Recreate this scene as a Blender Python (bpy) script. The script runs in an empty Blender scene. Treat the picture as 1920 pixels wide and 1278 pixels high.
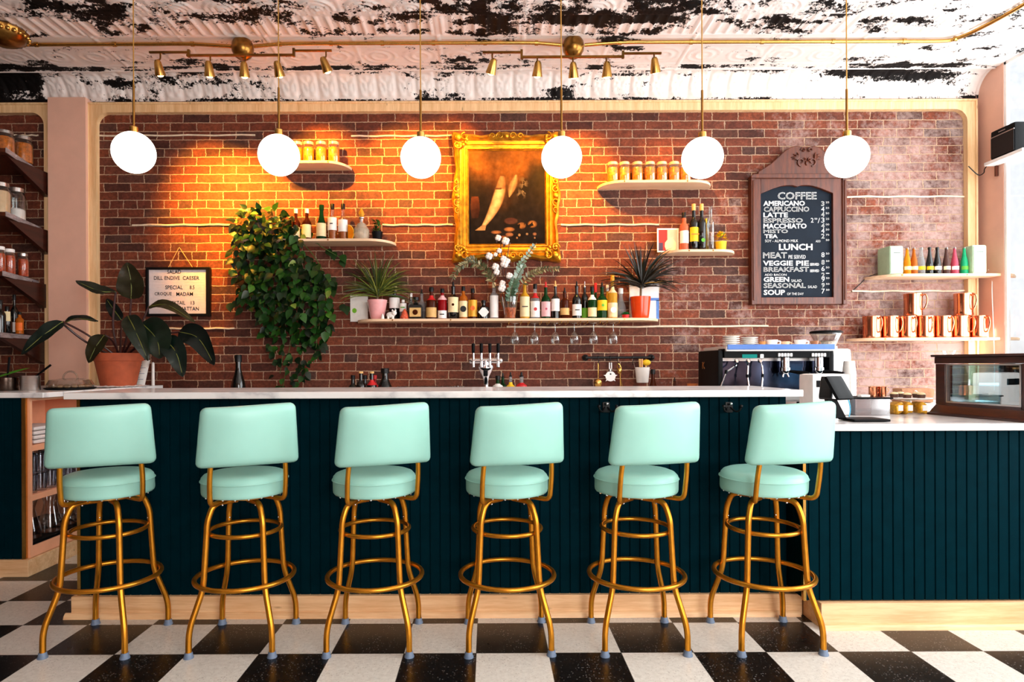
import bpy, bmesh, math, random
from mathutils import Vector, Matrix, noise
rnd = random.Random(7)
PI = math.pi
SC = bpy.context.scene
COL = SC.collection
# ------------------------------------------------------------------ camera model
F, CX, CY, H, ROLL = 1180.0, 917.0, 683.0, 1.214, 0.004
def P(px, py, Y):
    """room point at distance Y that the surveyed sight line (px,py) meets"""
    dx, dy = px - CX, py - CY
    return Vector(((dx - ROLL*dy)*Y/F, Y, H - (dy + ROLL*dx)*Y/F))
def PX(px, Y, py=600): return P(px, py, Y).x
def PZ(px, py, Y): return P(px, py, Y).z
def S(n, Y): return n*Y/F
cam = bpy.data.cameras.new('camera'); co = bpy.data.objects.new('camera', cam); COL.objects.link(co)
cam.sensor_width = 36; cam.lens = 36*F/1920
cam.shift_x = (960 - CX)/1920; cam.shift_y = (CY - 639)/1920
cam.clip_start = .05
co.location = (0, 0, H)
co.rotation_euler = (Matrix.Rotation(PI/2, 3, 'X') @ Matrix.Rotation(-ROLL, 3, 'Z')).to_euler()
SC.camera = co
# ------------------------------------------------------------------ materials
def lin(c):
    c = c/255
    return c/12.92 if c <= .04045 else ((c + .055)/1.055)**2.4
def rgb(c): return (lin(c[0]), lin(c[1]), lin(c[2]), 1)
MATS = {}
def nodes(name):
    m = bpy.data.materials.new(name); m.use_nodes = True
    nt = m.node_tree; nt.nodes.clear()
    out = nt.nodes.new('ShaderNodeOutputMaterial')
    return m, nt, out
def N(nt, typ, **kw):
    n = nt.nodes.new(typ)
    for k, v in kw.items():
        if k.startswith('i_'):
            n.inputs[k[2:].replace('_', ' ')].default_value = v
        else: setattr(n, k, v)
    return n
def math_n(nt, op, a, b=None, c=None):
    n = nt.nodes.new('ShaderNodeMath'); n.operation = op
    for i, v in enumerate((a, b, c)):
        if v is None: continue
        if isinstance(v, (int, float)): n.inputs[i].default_value = v
        else: nt.links.new(v, n.inputs[i])
    return n.outputs[0]
def mixc(nt, fac, a, b, mode='MIX'):
    n = nt.nodes.new('ShaderNodeMix'); n.data_type = 'RGBA'; n.blend_type = mode
    for s, v in ((n.inputs[0], fac), (n.inputs[6], a), (n.inputs[7], b)):
        if isinstance(v, (int, float, tuple)): s.default_value = v
        else: nt.links.new(v, s)
    return n.outputs[2]
def ramp(nt, fac, stops, interp='LINEAR'):
    n = nt.nodes.new('ShaderNodeValToRGB'); n.color_ramp.interpolation = interp
    e = n.color_ramp.elements
    e[0].position, e[0].color = stops[0]; e[1].position, e[1].color = stops[-1]
    for p, c in stops[1:-1]:
        x = e.new(p); x.color = c
    nt.links.new(fac, n.inputs[0]); return n.outputs[0]
def noise_n(nt, vec, scale, detail=3, rough=.55):
    n = N(nt, 'ShaderNodeTexNoise'); n.inputs['Scale'].default_value = scale
    n.inputs['Detail'].default_value = detail; n.inputs['Roughness'].default_value = rough
    if vec is not None: nt.links.new(vec, n.inputs['Vector'])
    return n.outputs['Fac']
def mapped(nt, scale=(1, 1, 1), loc=(0, 0, 0)):
    tc = N(nt, 'ShaderNodeTexCoord'); mp = N(nt, 'ShaderNodeMapping')
    mp.inputs['Scale'].default_value = scale; mp.inputs['Location'].default_value = loc
    nt.links.new(tc.outputs['Object'], mp.inputs['Vector']); return mp.outputs['Vector']
def bump(nt, bs, height, strength=.3, dist=.01):
    b = N(nt, 'ShaderNodeBump'); b.inputs['Strength'].default_value = strength; b.inputs['Distance'].default_value = dist
    nt.links.new(height, b.inputs['Height']); nt.links.new(b.outputs[0], bs.inputs['Normal'])
def M(name, c, rough=.5, metal=0., var=.12, scale=30, stretch=(1, 1, 1), bmp=0., trans=0., coat=0., emit=0., vcol=False, spec=.5, ior=1.45):
    """procedural material: colour broken up by noise"""
    if name in MATS: return MATS[name]
    m, nt, out = nodes(name)
    b = N(nt, 'ShaderNodeBsdfPrincipled'); nt.links.new(b.outputs[0], out.inputs[0])
    v = mapped(nt, stretch)
    nz = noise_n(nt, v, scale, 4)
    if vcol:
        at = N(nt, 'ShaderNodeVertexColor'); at.layer_name = 'Col'; base = at.outputs[0]
        dark = mixc(nt, 1.0, base, (1 - var*1.6,)*3 + (1,), 'MULTIPLY')
        lite = mixc(nt, 1.0, base, (1 + var,)*3 + (1,), 'MULTIPLY')
    else:
        c4 = rgb(c)
        dark = tuple(max(0, x*(1 - var*1.6)) for x in c4[:3]) + (1,)
        lite = tuple(min(1, x*(1 + var)) for x in c4[:3]) + (1,)
    f = ramp(nt, nz, [(.3, (0, 0, 0, 1)), (.7, (1, 1, 1, 1))])
    cc = mixc(nt, f, dark, lite)
    nt.links.new(cc, b.inputs['Base Color'])
    b.inputs['Roughness'].default_value = rough; b.inputs['Metallic'].default_value = metal
    b.inputs['Transmission Weight'].default_value = trans; b.inputs['Coat Weight'].default_value = coat
    b.inputs['Coat Roughness'].default_value = .08; b.inputs['IOR'].default_value = ior
    b.inputs['Specular IOR Level'].default_value = spec
    if emit:
        nt.links.new(cc, b.inputs['Emission Color']); b.inputs['Emission Strength'].default_value = emit
    if bmp: bump(nt, b, nz, bmp, .004)
    MATS[name] = m; return m
def GLASS(name, tint=(240, 245, 245), gl=.12, rough=.02, edge=.75):
    """thin clear pane or vessel wall"""
    if name in MATS: return MATS[name]
    m, nt, out = nodes(name)
    t = N(nt, 'ShaderNodeBsdfTransparent'); g = N(nt, 'ShaderNodeBsdfGlossy'); g.inputs['Roughness'].default_value = rough
    v = mapped(nt); nz = noise_n(nt, v, 14, 2)
    c = rgb(tint); d = tuple(x*.93 for x in c[:3]) + (1,)
    cc = mixc(nt, nz, d, c); nt.links.new(cc, t.inputs[0])
    lw = N(nt, 'ShaderNodeLayerWeight'); lw.inputs['Blend'].default_value = .35
    f = math_n(nt, 'MULTIPLY_ADD', lw.outputs['Facing'], edge, gl)
    f = math_n(nt, 'MINIMUM', f, 1.0)
    mx = N(nt, 'ShaderNodeMixShader'); nt.links.new(f, mx.inputs[0]); nt.links.new(t.outputs[0], mx.inputs[1]); nt.links.new(g.outputs[0], mx.inputs[2])
    nt.links.new(mx.outputs[0], out.inputs[0]); MATS[name] = m; return m
# ------------------------------------------------------------------ mesh builder
ORI = {}
class MB:
    def __init__(s): s.v = []; s.f = []; s.c = []; s.col = False; s.smooth = True
    def add(s, vs, fs, col=None):
        o = len(s.v); s.v += [tuple(v) for v in vs]
        for f in fs: s.f.append(tuple(i + o for i in f)); s.c.append(col)
        if col is not None: s.col = True
        return s
    def box(s, x0, x1, y0, y1, z0, z1, col=None):
        v = [(x, y, z) for z in (z0, z1) for y in (y0, y1) for x in (x0, x1)]
        return s.add(v, [(0, 2, 3, 1), (4, 5, 7, 6), (0, 1, 5, 4), (2, 6, 7, 3), (0, 4, 6, 2), (1, 3, 7, 5)], col)
    def lathe(s, prof, c=(0, 0, 0), n=24, cap0=True, cap1=True, col=None, sx=1, sy=1, M3=None, wob=None):
        v = []; f = []
        for j, (r, z) in enumerate(prof):
            for i in range(n):
                a = 2*PI*i/n
                q = r if wob is None else wob(r, a, z)
                p = Vector((q*math.cos(a)*sx, q*math.sin(a)*sy, z))
                if M3 is not None: p = M3 @ p
                v.append((c[0] + p.x, c[1] + p.y, c[2] + p.z))
        for j in range(len(prof) - 1):
            for i in range(n):
                a, b = j*n + i, j*n + (i + 1) % n
                f.append((a, b, b + n, a + n))
        if cap0: f.append(tuple(range(n - 1, -1, -1)))
        if cap1: f.append(tuple((len(prof) - 1)*n + i for i in range(n)))
        return s.add(v, f, col)
    def tube(s, pts, r, n=10, closed=False, col=None, flat=1.0):
        pts = [Vector(p) for p in pts]; k = len(pts)
        rs = r if isinstance(r, (list, tuple)) else [r]*k
        T = []
        for i in range(k):
            a = pts[(i - 1) % k] if (closed or i) else pts[0]
            b = pts[(i + 1) % k] if (closed or i < k - 1) else pts[-1]
            d = b - a
            T.append(d.normalized() if d.length > 1e-9 else Vector((0, 0, 1)))
        u = T[0].orthogonal().normalized(); v = []; f = []
        for i in range(k):
            u = (u - T[i]*u.dot(T[i]))
            u = u.normalized() if u.length > 1e-6 else T[i].orthogonal().normalized()
            w = T[i].cross(u)
            for j in range(n):
                a = 2*PI*j/n
                v.append(pts[i] + (u*math.cos(a) + w*math.sin(a)*flat)*rs[i])
        for i in range(k if closed else k - 1):
            for j in range(n):
                a, b = i*n + j, i*n + (j + 1) % n
                c_, d_ = ((i + 1) % k)*n + (j + 1) % n, ((i + 1) % k)*n + j
                f.append((a, b, c_, d_))
        if not closed:
            f.append(tuple(range(n - 1, -1, -1))); f.append(tuple((k - 1)*n + j for j in range(n)))
        return s.add(v, f, col)
    def ring(s, c, R, r, n=48, m=10, ax='z', col=None):
        pts = []
        for i in range(n):
            a = 2*PI*i/n; x, y = R*math.cos(a), R*math.sin(a)
            pts.append((c[0] + x, c[1] + y, c[2]) if ax == 'z' else ((c[0] + x, c[1], c[2] + y) if ax == 'y' else (c[0], c[1] + x, c[2] + y)))
        return s.tube(pts, r, m, True, col)
    def prism(s, out, a, b, plane='xz', col=None):
        """outline extruded between a and b along the axis normal to plane"""
        def q(p, t): return {'xz': (p[0], t, p[1]), 'xy': (p[0], p[1], t), 'yz': (t, p[0], p[1])}[plane]
        n = len(out); v = [q(p, a) for p in out] + [q(p, b) for p in out]
        f = [tuple(range(n)), tuple(range(2*n - 1, n - 1, -1))] + [(i, i + n, (i + 1) % n + n, (i + 1) % n) for i in range(n)]
        return s.add(v, f, col)
    def ball(s, c, r, nu=14, nv=9, col=None, M3=None):
        if isinstance(r, (int, float)): r = (r, r, r)
        v = []; f = []
        for j in range(nv + 1):
            t = PI*j/nv
            for i in range(nu):
                a = 2*PI*i/nu
                p = Vector((r[0]*math.sin(t)*math.cos(a), r[1]*math.sin(t)*math.sin(a), -r[2]*math.cos(t)))
                if M3 is not None: p = M3 @ p
                v.append((c[0] + p.x, c[1] + p.y, c[2] + p.z))
        for j in range(nv):
            for i in range(nu):
                a, b = j*nu + i, j*nu + (i + 1) % nu
                f.append((a, b, b + nu, a + nu))
        return s.add(v, f, col)
    def rbox(s, c, h, r, n=(8, 3, 6), fn=None, col=None):
        """rounded box, optionally deformed by fn"""
        ax = [(0, 1, 2), (1, 2, 0), (2, 0, 1)]
        for a, b, d in ax:
            for sg in (-1, 1):
                na, nb = n[a], n[b]; v = []; f = []
                for i in range(na + 1):
                    for j in range(nb + 1):
                        p = [0, 0, 0]; 
                        ta, tb = -math.cos(PI*i/na), -math.cos(PI*j/nb)
                        ta = .55*ta + .45*(2*i/na - 1); tb = .55*tb + .45*(2*j/nb - 1)
                        p[a] = h[a]*ta; p[b] = h[b]*tb; p[d] = h[d]*sg
                        q = [max(-(h[k] - r), min(h[k] - r, p[k])) for k in range(3)]
                        e = Vector([p[k] - q[k] for k in range(3)])
                        e = e.normalized()*r if e.length > 1e-9 else e
                        w = Vector([q[k] + e[k] for k in range(3)])
                        if fn: w = fn(w)
                        v.append((c[0] + w[0], c[1] + w[1], c[2] + w[2]))
                for i in range(na):
                    for j in range(nb):
                        k = i*(nb + 1) + j
                        q4 = (k, k + nb + 1, k + nb + 2, k + 1)
                        f.append(q4 if sg > 0 else q4[::-1])
                s.add(v, f, col)
        return s
    def grid(s, pts, col=None):
        """rows of points"""
        nr, nc = len(pts), len(pts[0]); v = [p for r in pts for p in r]
        return s.add(v, [(i*nc + j, i*nc + j + 1, (i + 1)*nc + j + 1, (i + 1)*nc + j) for i in range(nr - 1) for j in range(nc - 1)], col)
    def build(s, name, mat, parent=None, at=None, bevel=0, weld=True, sharp=38, solid=0, normals=True):
        if parent is not None: o3 = ORI[parent.name]
        elif at is not None: o3 = Vector(at)
        else:
            xs, ys, zs = zip(*s.v); o3 = Vector(((min(xs) + max(xs))/2, (min(ys) + max(ys))/2, min(zs)))
        me = bpy.data.meshes.new(name)
        me.from_pydata([(v[0] - o3[0], v[1] - o3[1], v[2] - o3[2]) for v in s.v], [], s.f)
        if s.col:
            ca = me.color_attributes.new('Col', 'BYTE_COLOR', 'CORNER'); k = 0
            buf = []
            for f, c in zip(s.f, s.c):
                q = rgb(c) if c is not None else (.5, .5, .5, 1)
                for _ in f: buf += [q[0], q[1], q[2], 1.0]
            ca.data.foreach_set('color', buf)
        if weld or normals:
            bm = bmesh.new(); bm.from_mesh(me)
            if weld: bmesh.ops.remove_doubles(bm, verts=bm.verts, dist=1e-5)
            if normals: bmesh.ops.recalc_face_normals(bm, faces=bm.faces)
            bm.to_mesh(me); bm.free()
        me.polygons.foreach_set('use_smooth', [True]*len(me.polygons))
        if sharp: me.set_sharp_from_angle(angle=math.radians(sharp))
        if mat: me.materials.append(mat)
        o = bpy.data.objects.new(name, me); COL.objects.link(o)
        if parent is not None:
            o.parent = parent; ORI[o.name] = Vector(o3)
        else:
            o.location = o3; ORI[o.name] = Vector(o3)
        if bevel:
            md = o.modifiers.new('bevel', 'BEVEL'); md.width = bevel; md.segments = 2; md.limit_method = 'ANGLE'; md.harden_normals = False
        if solid:
            md = o.modifiers.new('solid', 'SOLIDIFY'); md.thickness = solid; md.offset = 0
        return o
def tag(o, label, cat, group=None):
    o['label'] = label; o['category'] = cat
    if group: o['group'] = group
    return o
def struct(o): o['kind'] = 'structure'; return o
def thing(name, label, cat, loc=(0, 0, 0), group=None):
    o = bpy.data.objects.new(name, None); COL.objects.link(o); o.location = loc; o.empty_display_size = .05
    ORI[o.name] = Vector(loc); return tag(o, label, cat, group)
def plabel(o, t): o['label'] = t; return o
KIDS = {}
def dup(root, loc=None, label=None, rotz=None):
    """copy of a thing with copies of its parts and sub-parts"""
    def rec(o, par):
        c = o.copy(); COL.objects.link(c)
        if par is not None: c.parent = par
        for ch in list(o.children): rec(ch, c)
        return c
    r = rec(root, None)
    if loc is not None: r.location = loc
    if label: r['label'] = label
    if rotz is not None: r.rotation_euler.z = rotz
    return r
def smooth_path(pts, k=4):
    """Catmull-Rom through points"""
    pts = [Vector(p) for p in pts]; out = []
    for i in range(len(pts) - 1):
        p0, p1, p2, p3 = pts[max(0, i - 1)], pts[i], pts[i + 1], pts[min(len(pts) - 1, i + 2)]
        for j in range(k):
            t = j/k
            out.append(.5*((2*p1) + (p2 - p0)*t + (2*p0 - 5*p1 + 4*p2 - p3)*t*t + (3*p1 - p0 - 3*p2 + p3)*t**3))
    return out + [pts[-1]]
def round_path(pts, r=.02, k=5):
    """polyline with filleted corners"""
    pts = [Vector(p) for p in pts]; out = [pts[0]]
    for i in range(1, len(pts) - 1):
        a, b, c = pts[i - 1], pts[i], pts[i + 1]
        u, w = (a - b), (c - b); q = min(r, u.length*.45, w.length*.45)
        p0, p1 = b + u.normalized()*q, b + w.normalized()*q
        for j in range(k + 1):
            t = j/k; out.append(p0*(1 - t)**2 + b*2*t*(1 - t) + p1*t*t)
    return out + [pts[-1]]
def text_into(mb, body, x0, x1, ztop, zbot, Y, align='fit', outline=0, bold=0, col=None, depth=.0006, axis='xz', shear=0):
    """lettering fitted in a rectangle of a wall plane"""
    cu = bpy.data.curves.new('t', 'FONT'); cu.body = body; cu.size = 1; cu.offset = bold; cu.shear = shear
    cu.resolution_u = 2
    if outline: cu.fill_mode = 'NONE'; cu.bevel_depth = outline; cu.bevel_resolution = 0
    o = bpy.data.objects.new('t', cu); COL.objects.link(o)
    dg = bpy.context.evaluated_depsgraph_get(); dg.update()
    me = bpy.data.meshes.new_from_object(o.evaluated_get(dg))
    vs = [v.co.copy() for v in me.vertices]; fs = [tuple(p.vertices) for p in me.polygons]
    bpy.data.objects.remove(o); bpy.data.curves.remove(cu); bpy.data.meshes.remove(me)
    if not vs: return
    ax0, ax1 = min(v.x for v in vs), max(v.x for v in vs); az0, az1 = min(v.y for v in vs), max(v.y for v in vs)
    sx = (x1 - x0)/max(1e-6, ax1 - ax0); sz = (ztop - zbot)/max(1e-6, az1 - az0)
    q = []
    for v in vs:
        a, b = x0 + (v.x - ax0)*sx, zbot + (v.y - az0)*sz
        q.append((a, Y - v.z*.003 - depth, b) if axis == 'xz' else (Y - depth, a, b))
    mb.add(q, fs, col)
# leaf generators ---------------------------------------------------
def leaf(mb, base, d, nrm, L, W, droop=.3, col=(40, 80, 30), kind='heart', n=5, fold=.15, tipcol=None):
    d = Vector(d).normalized(); nrm = Vector(nrm); side = d.cross(nrm)
    if side.length < 1e-4: side = d.orthogonal()
    side.normalize(); nrm = side.cross(d).normalized()
    prof = {'heart': [.30, .95, 1.0, .78, .42, 0.0], 'oval': [.12, .62, .95, 1.0, .62, 0], 'strap': [.6, 1, 1, .85, .5, 0], 'round': [.4, .9, 1, .9, .5, .0]}[kind]
    rows = []; p = Vector(base); st = L/n; dd = d.copy()
    for i in range(n + 1):
        t = i/n; k = t*(len(prof) - 1); a = int(min(k, len(prof) - 2)); w = (prof[a]*(1 - (k - a)) + prof[a + 1]*(k - a))*W/2
        rows.append([p - side*w + nrm*w*fold, p.copy(), p + side*w + nrm*w*fold])
        dd = (dd + Vector((0, 0, -1))*droop/n).normalized(); nrm = side.cross(dd).normalized()
        p = p + dd*st
    mb.grid(rows, col)
def strap(mb, base, d, L, W, droop, col, n=8, roll=0):
    d = Vector(d).normalized(); side = d.cross(Vector((0, 0, 1)))
    side = side.normalized() if side.length > 1e-3 else Vector((1, 0, 0))
    side = Matrix.Rotation(roll, 3, d) @ side
    p = Vector(base); rows = []
    for i in range(n + 1):
        t = i/n; w = W/2*min(1, .55 + 2*t)*(1 - t**2.2) + .0004
        up = side.cross(d)
        rows.append([p - side*w + up*w*.35, p.copy(), p + side*w + up*w*.35])
        p = p + d*(L/n); d = (d + Vector((0, 0, -1))*droop/n*(0.4 + 1.3*t)).normalized()
    mb.grid(rows, col)
SPOTK, DAYK, FRONTK, WORLDK, EXPO = 2.1, 235, 150, .90, 0.5
# ================================================================== MATERIALS
WY = 5.05           # brick face
ZC = 3.50           # pressed tin ceiling
XR = 3.93           # right wall
XL = -4.60
def brick_mat():
    m, nt, out = nodes('old_brick')
    b = N(nt, 'ShaderNodeBsdfPrincipled'); nt.links.new(b.outputs[0], out.inputs[0])
    tc = N(nt, 'ShaderNodeTexCoord'); sp = N(nt, 'ShaderNodeSeparateXYZ'); nt.links.new(tc.outputs['Object'], sp.inputs[0])
    cb = N(nt, 'ShaderNodeCombineXYZ'); nt.links.new(sp.outputs[0], cb.inputs[0]); nt.links.new(sp.outputs[2], cb.inputs[1])
    nd = N(nt, 'ShaderNodeTexNoise'); nd.inputs['Scale'].default_value = 6.5; nd.inputs['Detail'].default_value = 3
    nt.links.new(cb.outputs[0], nd.inputs['Vector'])
    off = N(nt, 'ShaderNodeVectorMath'); off.operation = 'MULTIPLY_ADD'
    off.inputs[1].default_value = (.034, .011, 0); off.inputs[2].default_value = (-.017, -.0055, 0)
    nt.links.new(nd.outputs['Color'], off.inputs[0])
    ad = N(nt, 'ShaderNodeVectorMath'); ad.operation = 'ADD'; nt.links.new(cb.outputs[0], ad.inputs[0]); nt.links.new(off.outputs[0], ad.inputs[1])
    nd2 = N(nt, 'ShaderNodeTexNoise'); nd2.inputs['Scale'].default_value = 70; nd2.inputs['Detail'].default_value = 2
    nt.links.new(cb.outputs[0], nd2.inputs['Vector'])
    of2 = N(nt, 'ShaderNodeVectorMath'); of2.operation = 'MULTIPLY_ADD'
    of2.inputs[1].default_value = (.014, .0075, 0); nt.links.new(nd2.outputs['Color'], of2.inputs[0]); nt.links.new(ad.outputs[0], of2.inputs[2])
    br = N(nt, 'ShaderNodeTexBrick'); br.offset = .5; br.squash = .52; br.squash_frequency = 6
    nt.links.new(of2.outputs[0], br.inputs['Vector'])
    for k, v in (('Scale', 1.0), ('Mortar Size', .0044), ('Mortar Smooth', .45), ('Bias', -.05), ('Brick Width', .212), ('Row Height', .0688)):
        br.inputs[k].default_value = v
    br.inputs['Color1'].default_value = (0, 0, 0, 1); br.inputs['Color2'].default_value = (1, 1, 1, 1); br.inputs['Mortar'].default_value = (.5, .5, .5, 1)
    tone = ramp(nt, br.outputs['Color'], [(0, rgb((84, 44, 34))), (.10, rgb((88, 58, 50))), (.25, rgb((126, 64, 42))), (.5, rgb((108, 55, 41))),
                                         (.72, rgb((136, 70, 45))), (.9, rgb((116, 64, 49))), (1, rgb((98, 63, 54)))])
    n3 = noise_n(nt, cb.outputs[0], 45, 5, .65)
    tone = mixc(nt, 1.0, tone, ramp(nt, n3, [(.25, (.42, .40, .38, 1)), (.75, (1.25, 1.2, 1.16, 1))]), 'MULTIPLY')
    nm = noise_n(nt, cb.outputs[0], 13, 4, .6); tone = mixc(nt, 1.0, tone, ramp(nt, nm, [(.3, (.58, .54, .52, 1)), (.7, (1.18, 1.15, 1.12, 1))]), 'MULTIPLY')
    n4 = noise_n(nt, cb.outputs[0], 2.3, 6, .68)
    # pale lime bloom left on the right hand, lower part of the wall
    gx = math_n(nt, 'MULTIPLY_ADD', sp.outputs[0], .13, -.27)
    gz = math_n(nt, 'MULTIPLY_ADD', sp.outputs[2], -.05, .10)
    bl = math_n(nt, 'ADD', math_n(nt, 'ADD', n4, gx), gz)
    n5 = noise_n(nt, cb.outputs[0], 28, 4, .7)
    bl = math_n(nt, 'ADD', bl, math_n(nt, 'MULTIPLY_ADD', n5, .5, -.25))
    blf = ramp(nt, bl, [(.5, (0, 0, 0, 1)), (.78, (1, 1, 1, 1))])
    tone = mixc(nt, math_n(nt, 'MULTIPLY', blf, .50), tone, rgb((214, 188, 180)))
    mort = mixc(nt, n3, rgb((136, 104, 82)), rgb((212, 178, 148)))
    col = mixc(nt, br.outputs['Fac'], tone, mort)
    nt.links.new(col, b.inputs['Base Color']); b.inputs['Roughness'].default_value = .78; b.inputs['Specular IOR Level'].default_value = .3
    h = math_n(nt, 'MULTIPLY_ADD', br.outputs['Fac'], -.8, math_n(nt, 'MULTIPLY', n3, .45))
    bump(nt, b, h, .75, .010)
    return m
def floor_mat():
    m, nt, out = nodes('checker_tile')
    b = N(nt, 'ShaderNodeBsdfPrincipled'); nt.links.new(b.outputs[0], out.inputs[0])
    T = .3048
    v = mapped(nt, (1/T, 1/T, 1), (.0587/T, -2.953/T, 0))
    sp = N(nt, 'ShaderNodeSeparateXYZ'); nt.links.new(v, sp.inputs[0])
    fx = math_n(nt, 'FLOOR', sp.outputs[0]); fy = math_n(nt, 'FLOOR', sp.outputs[1])
    par = math_n(nt, 'PINGPONG', math_n(nt, 'ADD', fx, fy), 1.0)
    def edge(o):
        fr = math_n(nt, 'FRACT', o); return math_n(nt, 'MINIMUM', fr, math_n(nt, 'SUBTRACT', 1.0, fr))
    e = math_n(nt, 'LESS_THAN', math_n(nt, 'MINIMUM', edge(sp.outputs[0]), edge(sp.outputs[1])), .006)
    v2 = mapped(nt)
    n1 = noise_n(nt, v2, 120, 3, .6); n2 = noise_n(nt, v2, 55, 5, .7); n3 = noise_n(nt, v2, 6, 4, .6)
    vo = N(nt, 'ShaderNodeTexVoronoi'); vo.inputs['Scale'].default_value = 95; nt.links.new(v2, vo.inputs['Vector'])
    chip = math_n(nt, 'LESS_THAN', vo.outputs['Distance'], math_n(nt, 'MULTIPLY_ADD', n3, .52, -.05))
    cid = N(nt, 'ShaderNodeSeparateColor'); nt.links.new(vo.outputs['Color'], cid.inputs[0])
    chip = math_n(nt, 'MULTIPLY', chip, math_n(nt, 'GREATER_THAN', cid.outputs[0], .4))
    wht = mixc(nt, ramp(nt, n2, [(.3, (0, 0, 0, 1)), (.7, (1, 1, 1, 1))]), rgb((204, 198, 188)), rgb((230, 226, 217)))
    wht = mixc(nt, math_n(nt, 'MULTIPLY', chip, .55), wht, rgb((150, 138, 128)))
    blk = mixc(nt, ramp(nt, n2, [(.35, (0, 0, 0, 1)), (.75, (1, 1, 1, 1))]), rgb((5, 5, 6)), rgb((18, 17, 19)))
    blk = mixc(nt, math_n(nt, 'MULTIPLY', chip, .34), blk, rgb((180, 178, 176)))
    col = mixc(nt, par, wht, blk)      # even cells are pale
    col = mixc(nt, math_n(nt, 'MULTIPLY', e, .75), col, rgb((22, 18, 18)))
    nt.links.new(col, b.inputs['Base Color'])
    b.inputs['Specular IOR Level'].default_value = .35; r = math_n(nt, 'MULTIPLY_ADD', n3, .22, .20); nt.links.new(r, b.inputs['Roughness'])
    bump(nt, b, n1, .04, .002)
    return m
def wood_mat(name, a, c, rough=.42, axis='x', sc=6, knots=True):
    m, nt, out = nodes(name)
    b = N(nt, 'ShaderNodeBsdfPrincipled'); nt.links.new(b.outputs[0], out.inputs[0])
    st = {'x': (.35, 5, 5), 'z': (5, 5, .35), 'y': (5, .35, 5)}[axis]
    v = mapped(nt, st)
    n1 = noise_n(nt, v, sc, 6, .62); w = noise_n(nt, v, sc*5, 3, .6)
    f = math_n(nt, 'MULTIPLY_ADD', w, .35, math_n(nt, 'MULTIPLY', n1, .75))
    col = ramp(nt, f, [(.36, rgb(a)), (.52, tuple((x + y)/2 for x, y in zip(rgb(a), rgb(c)))), (.66, rgb(c))])
    if knots:
        v2 = mapped(nt, {'x': (1.2, 4, 4), 'z': (4, 4, 1.2), 'y': (4, 1.2, 4)}[axis])
        vo = N(nt, 'ShaderNodeTexVoronoi'); vo.inputs['Scale'].default_value = 3.1; nt.links.new(v2, vo.inputs['Vector'])
        k = ramp(nt, vo.outputs['Distance'], [(.03, (1, 1, 1, 1)), (.09, (0, 0, 0, 1))])
        col = mixc(nt, math_n(nt, 'MULTIPLY', k, .6), col, tuple(x*.35 for x in rgb(a)[:3]) + (1,))
    nt.links.new(col, b.inputs['Base Color']); b.inputs['Roughness'].default_value = rough
    bump(nt, b, f, .12, .002); return m
def marble_mat():
    m, nt, out = nodes('white_marble')
    b = N(nt, 'ShaderNodeBsdfPrincipled'); nt.links.new(b.outputs[0], out.inputs[0])
    v = mapped(nt, (1.0, 1.6, 1.6)); n0 = N(nt, 'ShaderNodeTexNoise'); n0.inputs['Scale'].default_value = 2.2; n0.inputs['Detail'].default_value = 6
    nt.links.new(v, n0.inputs['Vector'])
    d = math_n(nt, 'ABSOLUTE', math_n(nt, 'SUBTRACT', n0.outputs['Fac'], .5))
    f = ramp(nt, d, [(0, rgb((196, 194, 196))), (.018, rgb((222, 220, 219))), (.06, rgb((242, 240, 238)))])
    n1 = noise_n(nt, v, 1.3, 3); f = mixc(nt, math_n(nt, 'MULTIPLY', n1, .35), f, rgb((205, 202, 202)))
    nt.links.new(f, b.inputs['Base Color']); b.inputs['Roughness'].default_value = .18; return m
def tin_mat():
    m, nt, out = nodes('peeling_tin')
    b = N(nt, 'ShaderNodeBsdfPrincipled'); nt.links.new(b.outputs[0], out.inputs[0])
    at = N(nt, 'ShaderNodeAttribute'); at.attribute_name = 'peel'
    v = mapped(nt); n1 = noise_n(nt, v, 46, 6, .75); n2 = noise_n(nt, v, 9, 4, .6)
    q = math_n(nt, 'ADD', at.outputs['Fac'], math_n(nt, 'MULTIPLY_ADD', n1, .95, -.475))
    k = ramp(nt, q, [(.485, (0, 0, 0, 1)), (.515, (1, 1, 1, 1))])
    paint = mixc(nt, n2, rgb((226, 212, 206)), rgb((244, 236, 231)))
    bare = mixc(nt, n1, rgb((8, 6, 6)), rgb((26, 21, 20)))
    nt.links.new(mixc(nt, k, paint, bare), b.inputs['Base Color'])
    b.inputs['Roughness'].default_value = .6; nt.links.new(math_n(nt, 'MULTIPLY_ADD', k, -.28, .4), b.inputs['Specular IOR Level'])
    bump(nt, b, math_n(nt, 'MULTIPLY_ADD', k, -.6, math_n(nt, 'MULTIPLY', n1, .25)), .25, .004)
    return m
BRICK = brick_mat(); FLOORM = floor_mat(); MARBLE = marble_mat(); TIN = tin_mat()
PINE = wood_mat('pale_pine', (214, 160, 108), (240, 198, 150), .45, 'x')
PINEV = wood_mat('pale_pine_upright', (214, 166, 112), (240, 204, 156), .45, 'z')
BIRCH = wood_mat('shelf_birch', (222, 178, 138), (242, 208, 172), .5, 'x', knots=False)
WALNUT = wood_mat('carved_walnut', (46, 15, 7), (104, 46, 20), .40, 'z', 8, knots=False)
MAHOG = wood_mat('dark_mahogany', (26, 9, 7), (62, 26, 17), .28, 'y', 7, knots=False)
STEELW = wood_mat('raw_shelf_steel', (96, 84, 84), (170, 160, 162), .4, 'y', 5, knots=False)
PINK = M('pink_plaster', (226, 178, 156), .7, var=.03, scale=8, bmp=.05)
TEAL = M('dark_teal_paint', (0, 29, 37), .6, var=.10, scale=14, spec=.02)
GOLDP = M('gold_tube_paint', (204, 136, 38), .30, .85, var=.10, scale=25)
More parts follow.
